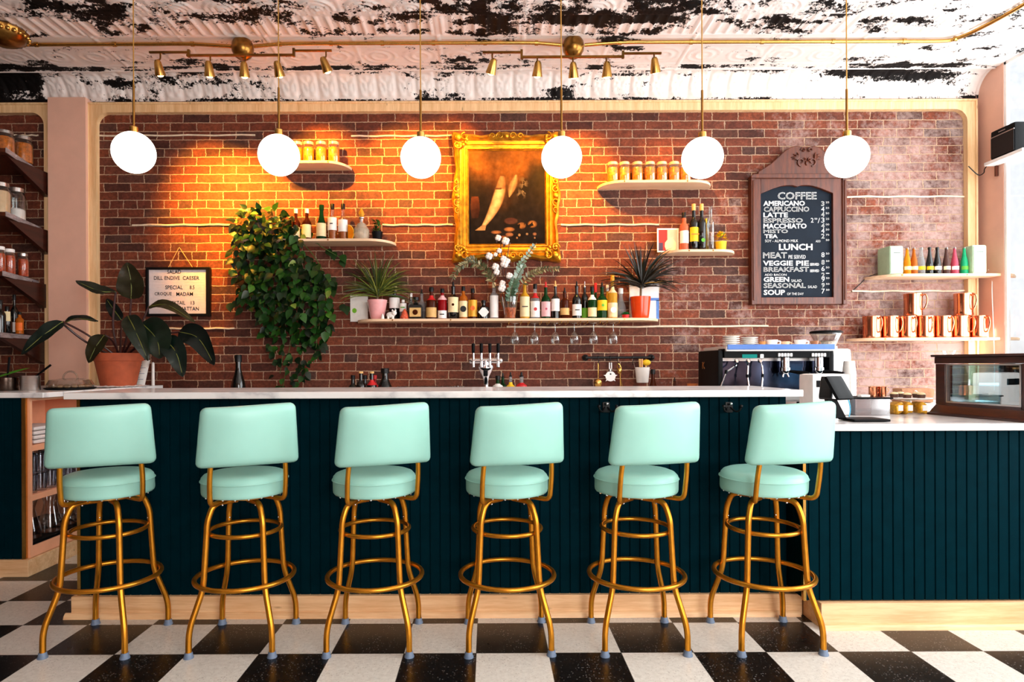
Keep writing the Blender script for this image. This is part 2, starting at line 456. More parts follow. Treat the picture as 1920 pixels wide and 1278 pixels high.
BRASS = M('brushed_brass', (205, 160, 84), .26, 1, var=.08, scale=40)
BRASSD = M('aged_brass', (150, 108, 52), .28, 1, var=.18, scale=18)
CHROME = M('chrome', (225, 226, 230), .09, 1, var=.04)
STEEL = M('brushed_steel', (186, 180, 176), .28, 1, var=.08, stretch=(1, 1, 12))
COPPER = M('polished_copper', (232, 148, 108), .17, 1, var=.08, scale=18)
BLACKM = M('black_metal', (14, 14, 15), .42, .3)
BLACKP = M('black_plastic', (7, 8, 10), .5, spec=.12)
WHITEC = M('white_ceramic', (240, 236, 230), .22, var=.04)
WHITEP = M('white_paint', (244, 241, 238), .5, var=.03)
PAPER = M('white_paper', (236, 232, 226), .8, var=.04)
MINT = M('mint_vinyl', (152, 208, 195), .34, var=.02, scale=7, spec=.4)
GLIDE = M('blue_grey_rubber', (104, 122, 146), .5)
TERRA = M('terracotta_clay', (176, 84, 50), .75, var=.12, scale=16)
CLEAR = GLASS('clear_glass', (244, 248, 247), .05)
GREENG = M('green_bottle_glass', (18, 62, 26), .06, trans=.35, var=.1, ior=1.2)
DARKG = M('dark_bottle_glass', (10, 12, 11), .06, coat=.3)
BROWNG = M('brown_bottle_glass', (74, 28, 10), .06, trans=.25, var=.1, ior=1.2)
AMBERG = M('amber_spirit', (206, 112, 32), .06, trans=.45, var=.1, ior=1.2)
GOLDG = M('golden_spirit', (228, 172, 50), .06, trans=.4, var=.1, ior=1.2)
ROSEG = M('rose_spirit', (226, 128, 92), .06, trans=.45, var=.1, ior=1.2)
REDG = M('red_spirit', (150, 14, 20), .08, trans=.2, var=.1, ior=1.2)
PINKG = M('pink_soda', (214, 90, 112), .06, trans=.4, var=.1, ior=1.2)
ORANGG = M('orange_soda', (240, 140, 20), .06, trans=.3, var=.1, ior=1.2)
MINTG = M('green_soda', (40, 190, 130), .06, trans=.4, var=.1, ior=1.2)
PALEG = M('pale_glass_bottle', (214, 220, 222), .05, trans=.8, var=.03, ior=1.15)
SMOKEG = M('smoky_cola', (96, 66, 60), .06, trans=.35, var=.1, ior=1.2)
FRUIT = M('orange_preserve', (238, 128, 14), .3, var=.35, scale=60, bmp=.2)
LIDW = M('pale_lid', (222, 200, 160), .35, .3)
CREAM = M('cream_label', (236, 216, 168), .6, var=.05)
TAN = M('tan_label', (214, 170, 104), .6, var=.08)
WHITEL = M('white_label', (240, 236, 232), .6, var=.04)
PINKL = M('pink_label', (232, 178, 180), .6, var=.06)
YELLOWL = M('yellow_label', (236, 190, 24), .6, var=.08)
GOLDL = M('gold_label', (224, 158, 40), .45, .2, var=.1)
ORANGEL = M('orange_label', (232, 110, 30), .6, var=.1)
GREENL = M('green_label', (90, 170, 50), .6, var=.1)
REDL = M('red_label', (196, 26, 30), .5, var=.1)
CORK = M('cork', (222, 176, 110), .8, var=.15, scale=80)
def bulb_mat(name, c, s):
    m, nt, out = nodes(name)
    e = N(nt, 'ShaderNodeEmission'); e.inputs[1].default_value = s
    v = mapped(nt); nz = noise_n(nt, v, 5, 2); d = tuple(x*.97 for x in rgb(c)[:3]) + (1,)
    nt.links.new(mixc(nt, nz, d, rgb(c)), e.inputs[0]); nt.links.new(e.outputs[0], out.inputs[0]); return m
OPAL = bulb_mat('lit_opal_glass', (255, 246, 232), 3.2)
BULB = bulb_mat('lit_spot_bulb', (255, 205, 120), 12)
FOLI = M('green_leaves', (40, 90, 30), .34, vcol=True, var=.2, scale=35)
PAINTC = M('oil_painting', (80, 50, 30), .6, vcol=True, var=.18, scale=25, spec=.1)
VCOL = M('printed_card', (200, 200, 200), .6, vcol=True, var=.05)
# ================================================================== SETTING
mb = MB(); mb.box(XL, XR + .1, -2.6, WY + .1, -.05, 0); struct(mb.build('floor', FLOORM, at=(0, 0, 0), sharp=20))
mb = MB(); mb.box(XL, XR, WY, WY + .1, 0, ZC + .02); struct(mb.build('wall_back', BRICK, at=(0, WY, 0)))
mb = MB(); mb.box(XL - .1, XL, -2.6, WY + .1, 0, ZC + .05); struct(mb.build('wall_left', M('bounce_cut_dark', (74, 54, 48), .8, var=.1, scale=4)))  # unseen wall, coloured dark to cut light bounced onto the left side
mb = MB(); mb.box(XL, .5, -2.7, -2.6, 0, ZC + .02); mb.box(.5, XR, -2.7, -2.6, 0, .5); mb.box(.5, XR, -2.7, -2.6, 3.1, ZC + .02); struct(mb.build('added_front_wall', PINK, weld=False))  # added unseen wall; its narrow opening keeps front fill off the left
# right wall: plaster pier, then the tall shop window
mb = MB(); mb.box(XR, XR + .03, 4.80, WY + .1, 0, ZC + .02); mb.box(XR, XR + .03, -2.6, .4, 0, ZC + .02)
mb.box(XR, XR + .03, .4, 4.80, 0, .45)
struct(mb.build('wall_right', PINK))
wr = thing('window_1', '', ''); del wr['label']; del wr['category']; wr['kind'] = 'structure'; wr.location = (XR, 2.9, .45); ORI[wr.name] = Vector(wr.location)
mb = MB()
for a, b in ((.4, .46), (1.6, 1.65), (3.0, 3.05), (4.775, 4.80)): mb.box(XR + .004, XR + .03, a, b, .45, ZC)
for a, b in ((.45, .51), (3.475, ZC)): mb.box(XR + .004, XR + .03, .4, 4.8, a, b)
mb.build('window_frame', WHITEP, wr, bevel=.004)
mb = MB(); mb.box(XR + .015, XR + .019, .43, 4.785, .48, 3.485); mb.build('window_pane', GLASS('window_glass', (252, 253, 253), .03, .02, .06), wr)
# plaster pier between the two brick bays
mb = MB(); mb.box(PX(90, 4.96), PX(161, 4.96), 4.965, WY, 0, 3.335); struct(mb.build('wall_pier', PINK))
def arch_frame(name, xo0, xo1, zo, xi0, xi1, zi, R, left=True, right=True, zb=0.0):
    """timber casing with rounded inner top corners"""
    m_ = MB(); y0, y1 = 5.004, WY
    def loop(side):   # side: inner outline from bottom left over the top to bottom right
        pts = []
        if left:
            pts.append((xi0, zb))
            for k in range(9):
                a = PI - k*PI/16; pts.append((xi0 + R + R*math.cos(a), zi - R + R*math.sin(a)))
        else: pts.append((xi0, zi))
        if right:
            for k in range(9):
                a = PI/2 - k*PI/16; pts.append((xi1 - R + R*math.cos(a), zi - R + R*math.sin(a)))
            pts.append((xi1, zb))
        else: pts.append((xi1, zi))
        return pts
    inn = loop(0)
    out = []
    for (x, z) in inn:
        if left and x <= xi0 + 1e-6 and z <= zi - R: out.append((xo0, z))
        elif right and x >= xi1 - 1e-6 and z <= zi - R: out.append((xo1, z))
        else: out.append((max(xo0, min(xo1, x)), zo))
    if left: 
        k = 9; 
        for i in range(1, k + 1):
            t = (i - 1)/(k - 1); out[i] = (xo0, (zi - R) + (zo - zi + R)*min(1, t*2)) if t < .5 else (xo0 + (xi0 + R - xo0)*(t*2 - 1), zo)
    if right:
        n = len(inn)
        for i in range(9):
            t = i/8; j = n - 10 + i
            out[j] = ((xi1 - R) + (xo1 - xi1 + R)*min(1, t*2), zo) if t <= .5 else (xo1, zo - (zo - zi + R)*(t*2 - 1))
    n = len(inn)
    v = [(x, y0, z) for x, z in inn] + [(x, y0, z) for x, z in out] + [(x, y1, z) for x, z in inn] + [(x, y1, z) for x, z in out]
    f = []
    for i in range(n - 1):
        f += [(i, i + 1, i + 1 + n, i + n), (i, i + 2*n, i + 1 + 2*n, i + 1), (i + n, i + 1 + n, i + 1 + 3*n, i + 3*n)]
    m_.add(v, f)
    # raised outer bead
    pts = [(x, z) for x, z in out]
    c = [(x, y0 - .004, z) for x, z in pts]; m_.tube(c, .010, 6)
    return struct(m_.build(name, PINEV))
zt = PZ(1000, 188, 4.975); zi = PZ(1000, 204.5, 4.975)
arch_frame('trim_1', PX(162, 4.975), PX(1837, 4.975), zt, PX(177, 4.975), PX(1821, 4.975), zi, .10)
arch_frame('trim_2', XL, PX(89, 4.975), zt, XL, PX(78.5, 4.975), zi, .10, left=False)
# old nailing strips let into the brickwork
k = 3
for (xa, xb, y_, zdy) in ((178, 480, 254, 0), (660, 850, 255, 0), (249, 441, 421.5, 0), (718, 850, 421.5, 0), (1052, 1236, 421, 0), (1588, 1822, 368.5, 0), (1597, 1825, 545.5, 0), (950, 1440, 612, 0), (300, 440, 615.5, 0), (24, 74, 254, 0)):
    mb = MB(); z = PZ((xa + xb)/2, y_, WY); x0, x1 = PX(xa, WY), PX(xb, WY); pts = []
    for i in range(13):
        t = i/12; pts.append((x0 + (x1 - x0)*t, WY - .004, z + .003*math.sin(i*1.7 + xa)))
    mb.tube(pts, .0085, 6, flat=.8); o = struct(mb.build('trim_%d' % k, M('strip_paint', (232, 212, 186), .6))); k += 1
# ------------------------------------------------ pressed tin ceiling
def fbm(x, y, o=4): return noise.fractal(Vector((x, y, 3.7)), .9, 2.1, o, noise_basis='PERLIN_ORIGINAL')
def sstep(a, b, x):
    t = max(0, min(1, (x - a)/(b - a))); return t*t*(3 - 2*t)
SEAM0 = -.35
def emboss(x, y):
    """relief (metres, downwards) of one 0.6 m pressed panel repeat"""
    h = 0; u = ((x - SEAM0) % .60); s = min(u, .60 - u)
    if s < .012: h += .006*(1 - s/.012)
    def bead(c, w, a):
        d = abs(y - c); return a*(1 - (d/w)**2) if d < w else 0
    h += bead(4.875, .014, .010) + bead(4.80, .008, .005) + bead(4.515, .008, .005) + bead(4.372, .009, .006) + bead(4.105, .007, .006) + bead(4.062, .007, .006)
    if 4.115 < y < 4.362:
        q = (u % .075)/.075; e = min(1, min(y - 4.115, 4.362 - y)/.02)
        h += .010*e*max(0, 1 - abs(q - .5)*5.0)
    elif 4.068 < y < 4.098:
        q = (u % .0333)/.0333 - .5; w = (y - 4.083)/.015; r = q*q*4 + w*w
        if r < 1: h += .007*math.sqrt(1 - r)
    elif y <= 4.055:
        yy = 4.055 - y; yy = yy % .60
        cu = ((u % .30) - .15); r = math.hypot(cu, yy - .01)
        if r < .135:
            h += .009*max(0, math.cos(r*2*PI/.036)) + (.006 if r < .02 else 0)
        else:
            r2 = math.hypot(cu, yy - .34); h += .006*max(0, math.cos(r2*2*PI/.05)) if r2 < .15 else .003*max(0, math.sin(cu*90)*math.sin(yy*90))
    elif 4.525 < y < 4.79:
        cu = ((u % .30) - .15); r = math.hypot(cu, (y - 4.66)*1.1)
        if r < .12: h += .004*max(0, math.cos(r*2*PI/.06))
    elif 4.81 < y < 4.86:
        q = (u % .05)/.05; h += .006*max(0, math.sin(q*PI))*max(0, 1 - abs(y - 4.835)/.025)
    return h
def peel(x, y):
    n1 = fbm(x*2.3 + 11, y*5.5); n2 = fbm(x*8, y*13 + 4, 3)
    b = -.10
    if 4.80 < y < 4.872: b = .13
    elif 4.70 < y <= 4.80: b = -.04
    elif 4.52 < y <= 4.70: b = -.15
    elif 4.36 < y <= 4.52: b = -.18
    elif 4.22 < y <= 4.36: b = -.05
    elif 4.06 < y <= 4.22: b = .08
    elif 3.92 < y <= 4.06: b = .06
    elif y > 4.872: b = -.4
    c = math.exp(-((x - .2)/1.1)**2)*.08 if y < 4.4 else 0
    if x > 1.2: c -= .05
    return .5 + b + c + .34*n1 + .26*n2 - .07 - 6*max(0, emboss(x, y))
def cove_relief(x, t):
    u = (x - .045) % .155; s = min(u, .155 - u); h = 0
    if s < .012: h -= .007*(1 - s/.012)
    cu = u - .0775
    a, b = abs(cu)/.056, abs(t - .5)/.40; r = (a**4 + b**4)**.25
    if .86 < r < 1.06: h += .006*(1 - abs(r - .96)/.10)
    if r < .84:
        for cx_, ct in ((-.022, .28), (.022, .28)):
            q = math.hypot(cu - cx_, (t - ct)*.24); h += .006*max(0, math.cos(q*2*PI/.024)) if q < .026 else 0
        th = math.atan2(cu, (t - .42)*.24); q = math.hypot(cu, (t - .42)*.24)
        if q < .075 and t > .42: h += .007*max(0, math.cos(th*7))*min(1, q/.02)*max(0, 1 - q/.078)**.5
    return h
def tin_sheet():
    nx = 660; x0, x1 = XL, XR; verts = []; pe = []; faces = []
    ys = [3.30 + i*.0115 for i in range(int((4.88 - 3.30)/.0115) + 1)] + [4.882]
    for y in ys:
        for i in range(nx + 1):
            x = x0 + (x1 - x0)*i/nx
            verts.append((x, y, ZC - 1.35*emboss(x, y))); pe.append(peel(x, y))
    cove = []
    for j in range(1, 22):
        t = j/21; a = t*PI/2
        yc, zc = 4.882 + .160*math.sin(a), ZC - .170*(1 - math.cos(a))       # bulging quarter round
        ys.append(None)
        for i in range(nx + 1):
            x = x0 + (x1 - x0)*i/nx; h = 1.7*cove_relief(x, 1 - t)
            verts.append((x, yc - h*math.sin(a)*.8 - h*.3, zc - h*.7))
            n1 = fbm(x*1.5 + 5, t*1.6); n2 = fbm(x*7, t*5 + 40, 3)
            bb = -.13 + (.16 if t > .94 else 0) + .26*math.exp(-((x - 3.0)/.5)**2)*(1 - t) + .45*sstep(-3.45, -3.6, x) + (.05 if t < .3 else -.03)
            pe.append(.5 + bb + .32*n1 + .2*n2)
    n = nx + 1
    for r in range(len(ys) - 1):
        for i in range(nx): faces.append((r*n + i, r*n + i + 1, (r + 1)*n + i + 1, (r + 1)*n + i))
    b0 = len(verts)
    for (x, y) in ((x0, -2.6), (x1, -2.6), (x1, 3.302), (x0, 3.302)): verts.append((x, y, ZC)); pe.append(.3)
    faces.append((b0, b0 + 1, b0 + 2, b0 + 3))
    me = bpy.data.meshes.new('ceiling'); me.from_pydata([(x, y, z - ZC) for x, y, z in verts], [], faces)
    at = me.attributes.new('peel', 'FLOAT', 'POINT'); at.data.foreach_set('value', pe)
    me.polygons.foreach_set('use_smooth', [True]*len(me.polygons)); me.materials.append(TIN)
    o = bpy.data.objects.new('ceiling', me); COL.objects.link(o); o.location = (0, 0, ZC); struct(o)
tin_sheet()
# ================================================================== BAR
def beadboard(mb, x0, x1, y, z0, z1, pitch=.0485, x_off=0.0, axis='x'):
    """upright matched boards with V grooves, one sheet"""
    pts = []; x = x0; k = math.ceil((x0 - x_off)/pitch)
    pts.append((x0, y)); g = .004; d = .006
    while True:
        gx = x_off + k*pitch; k += 1
        if gx > x1 - g: break
        if gx < x0 + g: continue
        pts += [(gx - g, y), (gx - g*.3, y + d), (gx + g*.3, y + d), (gx + g, y)]
    pts.append((x1, y))
    q = lambda p, z: (p[0], p[1], z) if axis == 'x' else (p[1], p[0], z)
    v = [q(p, z0) for p in pts] + [q(p, z1) for p in pts]; n = len(pts)
    mb.add(v, [(i, i + 1, i + 1 + n, i + n) for i in range(n - 1)])
    return mb
BX0, BX1, BY = -1.995, 1.440, 3.056
bar = thing('bar_counter', 'long dark teal panelled bar with white marble top behind six mint stools', 'bar counter', (0, BY, 0))
mb = MB(); beadboard(mb, BX0, BX1, BY, .095, 1.055); mb.box(BX0, BX1 - .002, BY + .008, 3.55, .02, 1.055)
mb.build('panel', TEAL, bar, sharp=20, weld=False)
mb = MB(); mb.box(-2.012, 1.485, 2.972, 3.56, 1.056, 1.088); mb.build('marble_top', MARBLE, bar, bevel=.003)
mb = MB(); mb.box(-2.020, 1.505, BY - .022, BY + .3, 0.0, .102); mb.build('baseboard', PINE, bar, bevel=.002)
mb = MB(); mb.prism([(BY - .044, 0), (BY - .022, 0), (BY - .022, .026), (BY - .03, .024), (BY - .039, .015)], -2.045, 1.490, 'yz'); mb.build('shoe_moulding', PINE, bar)
for xx in (BX0 + .004, ):
    mb = MB(); mb.box(xx - .009, xx + .007, BY - .006, BY + .02, .10, 1.054); mb.build('corner_trim', BRASS, bar)
LX0 = 1.452; LY = 2.892
low = thing('service_counter', 'lower dark teal counter with white top carrying register and display case', 'counter', (2.5, LY, 0))
mb = MB(); beadboard(mb, LX0, XR - .02, LY, .125, .905, .0485, .01); mb.box(LX0 + .002, XR - .02, LY + .008, 3.60, .13, .905)
beadboard(mb, LY, BY - .01, LX0, .125, .905, .05, 0, 'y')
mb.build('panel', TEAL, low, sharp=20, weld=False)
mb = MB(); mb.box(1.490, XR - .01, LY - .045, 3.62, .906, .938); mb.build('marble_top', MARBLE, low, bevel=.003)
mb = MB(); mb.box(1.512, XR - .02, LY - .020, LY + .3, 0, .118); mb.build('baseboard', PINE, low, bevel=.002)
mb = MB(); mb.prism([(LY - .038, 0), (LY - .020, 0), (LY - .020, .024), (LY - .028, .022), (LY - .034, .014)], 1.512, XR - .02, 'yz'); mb.build('shoe_moulding', PINE, low)
mb = MB(); mb.box(LX0 - .014, LX0 - .001, LY - .006, LY + .014, .125, .905); mb.build('corner_trim', BRASS, low)
# coat hooks under the bar top
def coat_hook(px, lab):
    x = PX(px, BY, 763); z = PZ(px, 763, BY)
    t = thing('coat_hook', lab, 'hook', (x, BY, z), 'coat hooks under the bar top')
    m_ = MB(); m_.rbox((x, BY - .005, z), (.018, .005, .026), .004, (4, 2, 4)); m_.build('back_plate', BLACKM, t)
    for s in (-1, 1):
        m_ = MB(); m_.tube(smooth_path([(x + s*.006, BY - .008, z), (x + s*.022, BY - .03, z - .018), (x + s*.036, BY - .045, z - .012), (x + s*.042, BY - .05, z + .006)]), .0045, 8)
        m_.ball((x + s*.042, BY - .05, z + .008), .008); m_.build('prong', BLACKM, t)
    m_ = MB(); m_.tube([(x, BY - .006, z + .012), (x, BY - .028, z + .018)], .004, 8); m_.ball((x, BY - .032, z + .019), .008); m_.build('knob', CHROME, t)
coat_hook(1136, 'black double coat hook on panel between fourth and fifth stool')
coat_hook(1366, 'black double coat hook on panel behind the sixth stool')
# back counter below the brick wall
bk = thing('back_counter', 'low work counter along the brick wall behind the bar', 'counter', (0, 4.75, 0))
mb = MB(); mb.box(-2.53, XR - .02, 4.42, WY - .012, .10, .885); mb.build('cabinet_body', TEAL, bk)
mb = MB(); mb.box(-2.53, XR - .015, 4.15, WY - .012, .888, .918); mb.build('worktop', MARBLE, bk, bevel=.003)
mb = MB(); mb.box(-2.5, XR - .03, 4.5, WY - .012, 0, .10); mb.build('plinth', BLACKP, bk)
mb = MB(); mb.box(1.2, 2.6, 4.18, 4.42, .10, .885); mb.build('cabinet_body', TEAL, bk)
ZB = .918
# left counter with open end shelves
CX1, CYF, CZ = -2.672, 3.645, 1.062
lc = thing('end_counter', 'dark teal counter at left with open peach shelves in its end', 'counter', (-3.4, CYF, 0))
mb = MB(); beadboard(mb, XL + .02, CX1 - .03, CYF, .095, CZ - .03, .0485); mb.box(XL + .02, CX1 - .03, CYF + .008, CYF + .03, .02, CZ - .03); mb.build('panel', TEAL, lc, sharp=20, weld=False)
mb = MB(); mb.box(XL + .02, -2.57, CYF - .02, 4.96, CZ - .030, CZ); mb.build('marble_top', MARBLE, lc, bevel=.003)
mb = MB(); mb.box(CX1 - .032, CX1 - .012, CYF - .008, CYF + .012, .10, CZ - .032); mb.build('corner_trim', BRASS, lc)
PEACH = M('peach_laminate', (246, 176, 136), .5, var=.04, scale=10)
mb = MB(); ye = 4.41
mb.box(CX1 - .46, CX1 - .44, CYF + .032, ye, .10, CZ - .032)          # back
mb.box(CX1 - .46, CX1, CYF + .014, CYF + .034, .10, CZ - .032); mb.box(CX1 - .46, CX1, ye, ye + .02, .10, CZ - .032)
mb.box(CX1 - .44, CX1 - .001, CYF + .0345, ye - .0005, CZ - .050, CZ - .033); mb.box(CX1 - .44, CX1 - .001, CYF + .0345, ye - .0005, .101, .165)
SHZ = [.183, .462, .752]
for z in SHZ[1:]: mb.box(CX1 - .44, CX1 - .004, CYF + .034, ye, z - .035, z)
mb.build('shelf_unit', PEACH, lc, weld=False, sharp=20)
mb = MB(); mb.box(CX1 - .44, CX1 - .006, CYF + .036, ye - .002, .166, .182); mb.build('shelf_liner', BLACKP, lc)
mb = MB(); mb.box(XL + .02, CX1 + .012, CYF - .020, 4.43, 0, .098); mb.build('baseboard', PINE, lc, bevel=.002)
mb = MB(); mb.box(XL + .02, CX1 - .47, CYF + .04, WY - .02, .02, CZ - .032); mb.build('cabinet_body', TEAL, lc)
# ================================================================== STOOLS
def stool_proto():
    r = thing('bar_stool', '', 'stool', (0, 0, 0), 'mint bar stools'); ORI[r.name] = Vector((0, 0, 0))
    for k in range(4):
        a = PI/4 + k*PI/2; ca, sa = math.cos(a), math.sin(a)
        rz = [(.035, .626), (.138, .626), (.166, .55), (.169, .49), (.183, .272), (.243, .112), (.244, .012)]
        pts = [Vector((q*ca, q*sa, z)) for q, z in rz]
        path = [pts[0]] + round_path(pts[0:3], .05, 6)[1:-1] + [pts[2], pts[3]] + round_path(pts[3:6], .035, 4)[1:-1] + round_path(pts[4:7], .04, 4)[3:]
        m_ = MB(); m_.tube(round_path(pts, .045, 6), .0125, 14)
        lg = m_.build('leg', GOLDP, r, sharp=50)
        m_ = MB(); m_.lathe([(.0142, .024), (.0160, .021), (.0175, .010), (.0205, .004), (.0205, 0), (.0, 0)], (.244*ca, .244*sa, 0), 16, True, False); m_.build('glide', GLIDE, lg)
        for q, z in ((.1865 + .016, .287), (.158 - .0, .515), (.10, .6115)):
            m_ = MB(); m_.ball((q*ca, q*sa, z), .0048, 8, 6); m_.build('screw', CHROME, lg)
    m_ = MB(); m_.ring((0, 0, .287), .2065, .0107, 64, 12); m_.build('foot_ring', GOLDP, r)
    m_ = MB(); m_.ring((0, 0, .492), .1495, .0095, 56, 12); m_.build('upper_ring', GOLDP, r)
    m_ = MB(); m_.lathe([(0, .638), (.115, .638), (.115, .646), (.06, .646), (.06, .655), (0, .655)], (0, 0, 0), 32, False, False); m_.build('swivel_plate', BRASSD, r)
    m_ = MB()
    prof = [(0, .652), (.15, .652), (.176, .654), (.1795, .659), (.181, .668), (.181, .708), (.1835, .713), (.181, .718), (.178, .728), (.168, .739), (.15, .746), (.11, .751), (.06, .753), (0, .754)]
    m_.lathe(prof, (0, 0, 0), 56, False, False, wob=lambda q, a, z: q*(1 + .006*math.sin(3*a + z*40) + .004*math.sin(7*a)))
    st = m_.build('seat', MINT, r, sharp=60)
    m_ = MB(); m_.ring((0, 0, .713), .183, .0028, 64, 6); m_.build('piping', MINT, st)
    m_ = MB()
    for k in range(20):
        a = 2*PI*k/20; m_.ball((.168*math.cos(a), .168*math.sin(a), .651), .005, 6, 4)
    m_.build('nail_trim', CHROME, st)
    def fn(w):
        x, y, z = w; t = (z + .125)/.25
        x *= 1.075 - .105*t
        puff = (1 - min(1, abs(x)/.19)**3)*(1 - min(1, abs(z)/.128)**4)
        y += (-.012 if y < 0 else .006)*puff
        y += .030*(x/.18)**2*1.0 - .030*t + .010*math.sin(x*19 + z*9)*.15
        z += .006*math.sin(x*7.5)*t - .004*(x/.18)**2*(t < .5)
        return Vector((x, y, z))
    m_ = MB(); m_.rbox((0, -.205, .926), (.190, .030, .125), .026, (22, 5, 16), fn); bk_ = m_.build('backrest', MINT, r, sharp=70)
    for s in (-1, 1):
        pts = [(s*.07, -.035, .637), (s*.148, -.150, .637), (s*.150, -.168, .74), (s*.142, -.192, .88)]
        m_ = MB(); m_.tube(round_path(pts, .03, 7), .0105, 12); m_.build('back_post', GOLDP, r, sharp=50)
    return r
SP = stool_proto()
feet = [((85, 1228), (237, 1232), (187, 1160), (327, 1160)), ((351, 1232), (510, 1229), (419, 1161.5), (564, 1159.5)),
        ((614, 1226), (765.5, 1225.5), (647.4, 1158.5), (789, 1158)), ((878, 1226), (1034, 1221.5), (873.4, 1156), (1011.3, 1157)),
        ((1125, 1223), (1287, 1221), (1101.6, 1156), (1238, 1156)), ((1380, 1219), (1535, 1218), (1316.4, 1154.5), (1455.4, 1154))]
turn = [23, 26, 23, 14, 13, 13]
labs = ['mint vinyl bar stool with gold legs, leftmost of the six at the bar', 'mint vinyl bar stool with gold legs, second from left at the bar', 'mint vinyl bar stool with gold legs, third from left at the bar',
        'mint vinyl bar stool with gold legs, fourth from left, below the framed painting', 'mint vinyl bar stool with gold legs, fifth from left, between the two coat hooks', 'mint vinyl bar stool with gold legs, rightmost, next to the lower counter']
stools = [SP] + [dup(SP) for _ in range(5)]
for o, ft, th, lab in zip(stools, feet, turn, labs):
    w = []
    for (x, y) in ft:
        yc = y + ROLL*(x - CX) - CY; d = F*H/yc; w.append(Vector((x - CX, 0, 0))*d/F + Vector((0, d, 0)))
    c = sum(w, Vector())/4
    angs = []
    for q, a0 in zip(w, (-135, -45, 135, 45)):
        a = math.degrees(math.atan2(q.y - c.y, q.x - c.x)) - a0
        angs.append((a + 180) % 360 - 180)
    phi = math.radians(sum(angs)/4)
    o.location = (c.x, min(c.y, 2.79), 0); o.rotation_euler.z = phi; o['label'] = lab
    for ch in o.children:
        if ch.name.split('.')[0] in ('seat', 'backrest', 'back_post', 'swivel_plate'): ch.rotation_euler.z = math.radians(th) - phi
# ================================================================== PENDANTS
pend = [(251, 286), (523, 291), (789, 295.5), (1053, 295), (1317, 296), (1588, 294)]
PY = 3.12
names = ['leftmost, near the pink pier', 'second from left, before the upper left jar shelf', 'third from left, beside the gilt frame', 'fourth from left, over the gilt frame corner', 'fifth from left, before the right jar shelf', 'rightmost, before the chalkboard crest']
def pendant_proto():
    r = thing('globe_pendant', '', 'pendant lamp', (0, 0, 0), 'brass globe pendants over the bar'); ORI[r.name] = Vector((0, 0, 0))
    m_ = MB(); m_.ball((0, 0, 0), .100, 40, 24); m_.build('globe', OPAL, r)
    m_ = MB(); m_.lathe([(0, .094), (.019, .094), (.0195, .098), (.0195, .125), (.017, .128), (.006, .132), (0, .132)], (0, 0, 0), 20, False, False); m_.build('socket_cap', BRASS, r)
    m_ = MB(); m_.tube([(0, 0, .128), (0, 0, .335)], .0058, 10); m_.build('rod', BRASSD, r)
    m_ = MB(); zt_ = ZC - 2.2; m_.tube([(0, 0, .22), (0, 0, 1.262)], .0030, 8); m_.build('cord', BRASS, r)
    m_ = MB(); m_.lathe([(0, 1.235), (.05, 1.24), (.055, 1.255), (.055, 1.268), (0, 1.268)], (0, 0, 0), 24, False, False); m_.build('ceiling_rose', BRASS, r)
    return r
PP = pendant_proto()
for i, (px, py) in enumerate(pend):
    o = PP if i == 0 else dup(PP); p = P(px, py, PY); o.location = p
    o['label'] = 'lit white globe pendant on brass rod, ' + names[i]
for o in [q for q in COL.objects if q.name.startswith('globe_pendant')]:
    # cord and rose reach the tin ceiling
    dz = ZC - .004 - o.location.z - 1.268
    for ch in o.children:
        if ch.name.startswith('ceiling_rose'): ch.location.z += dz
        if ch.name.startswith('cord'): ch.location.z += dz
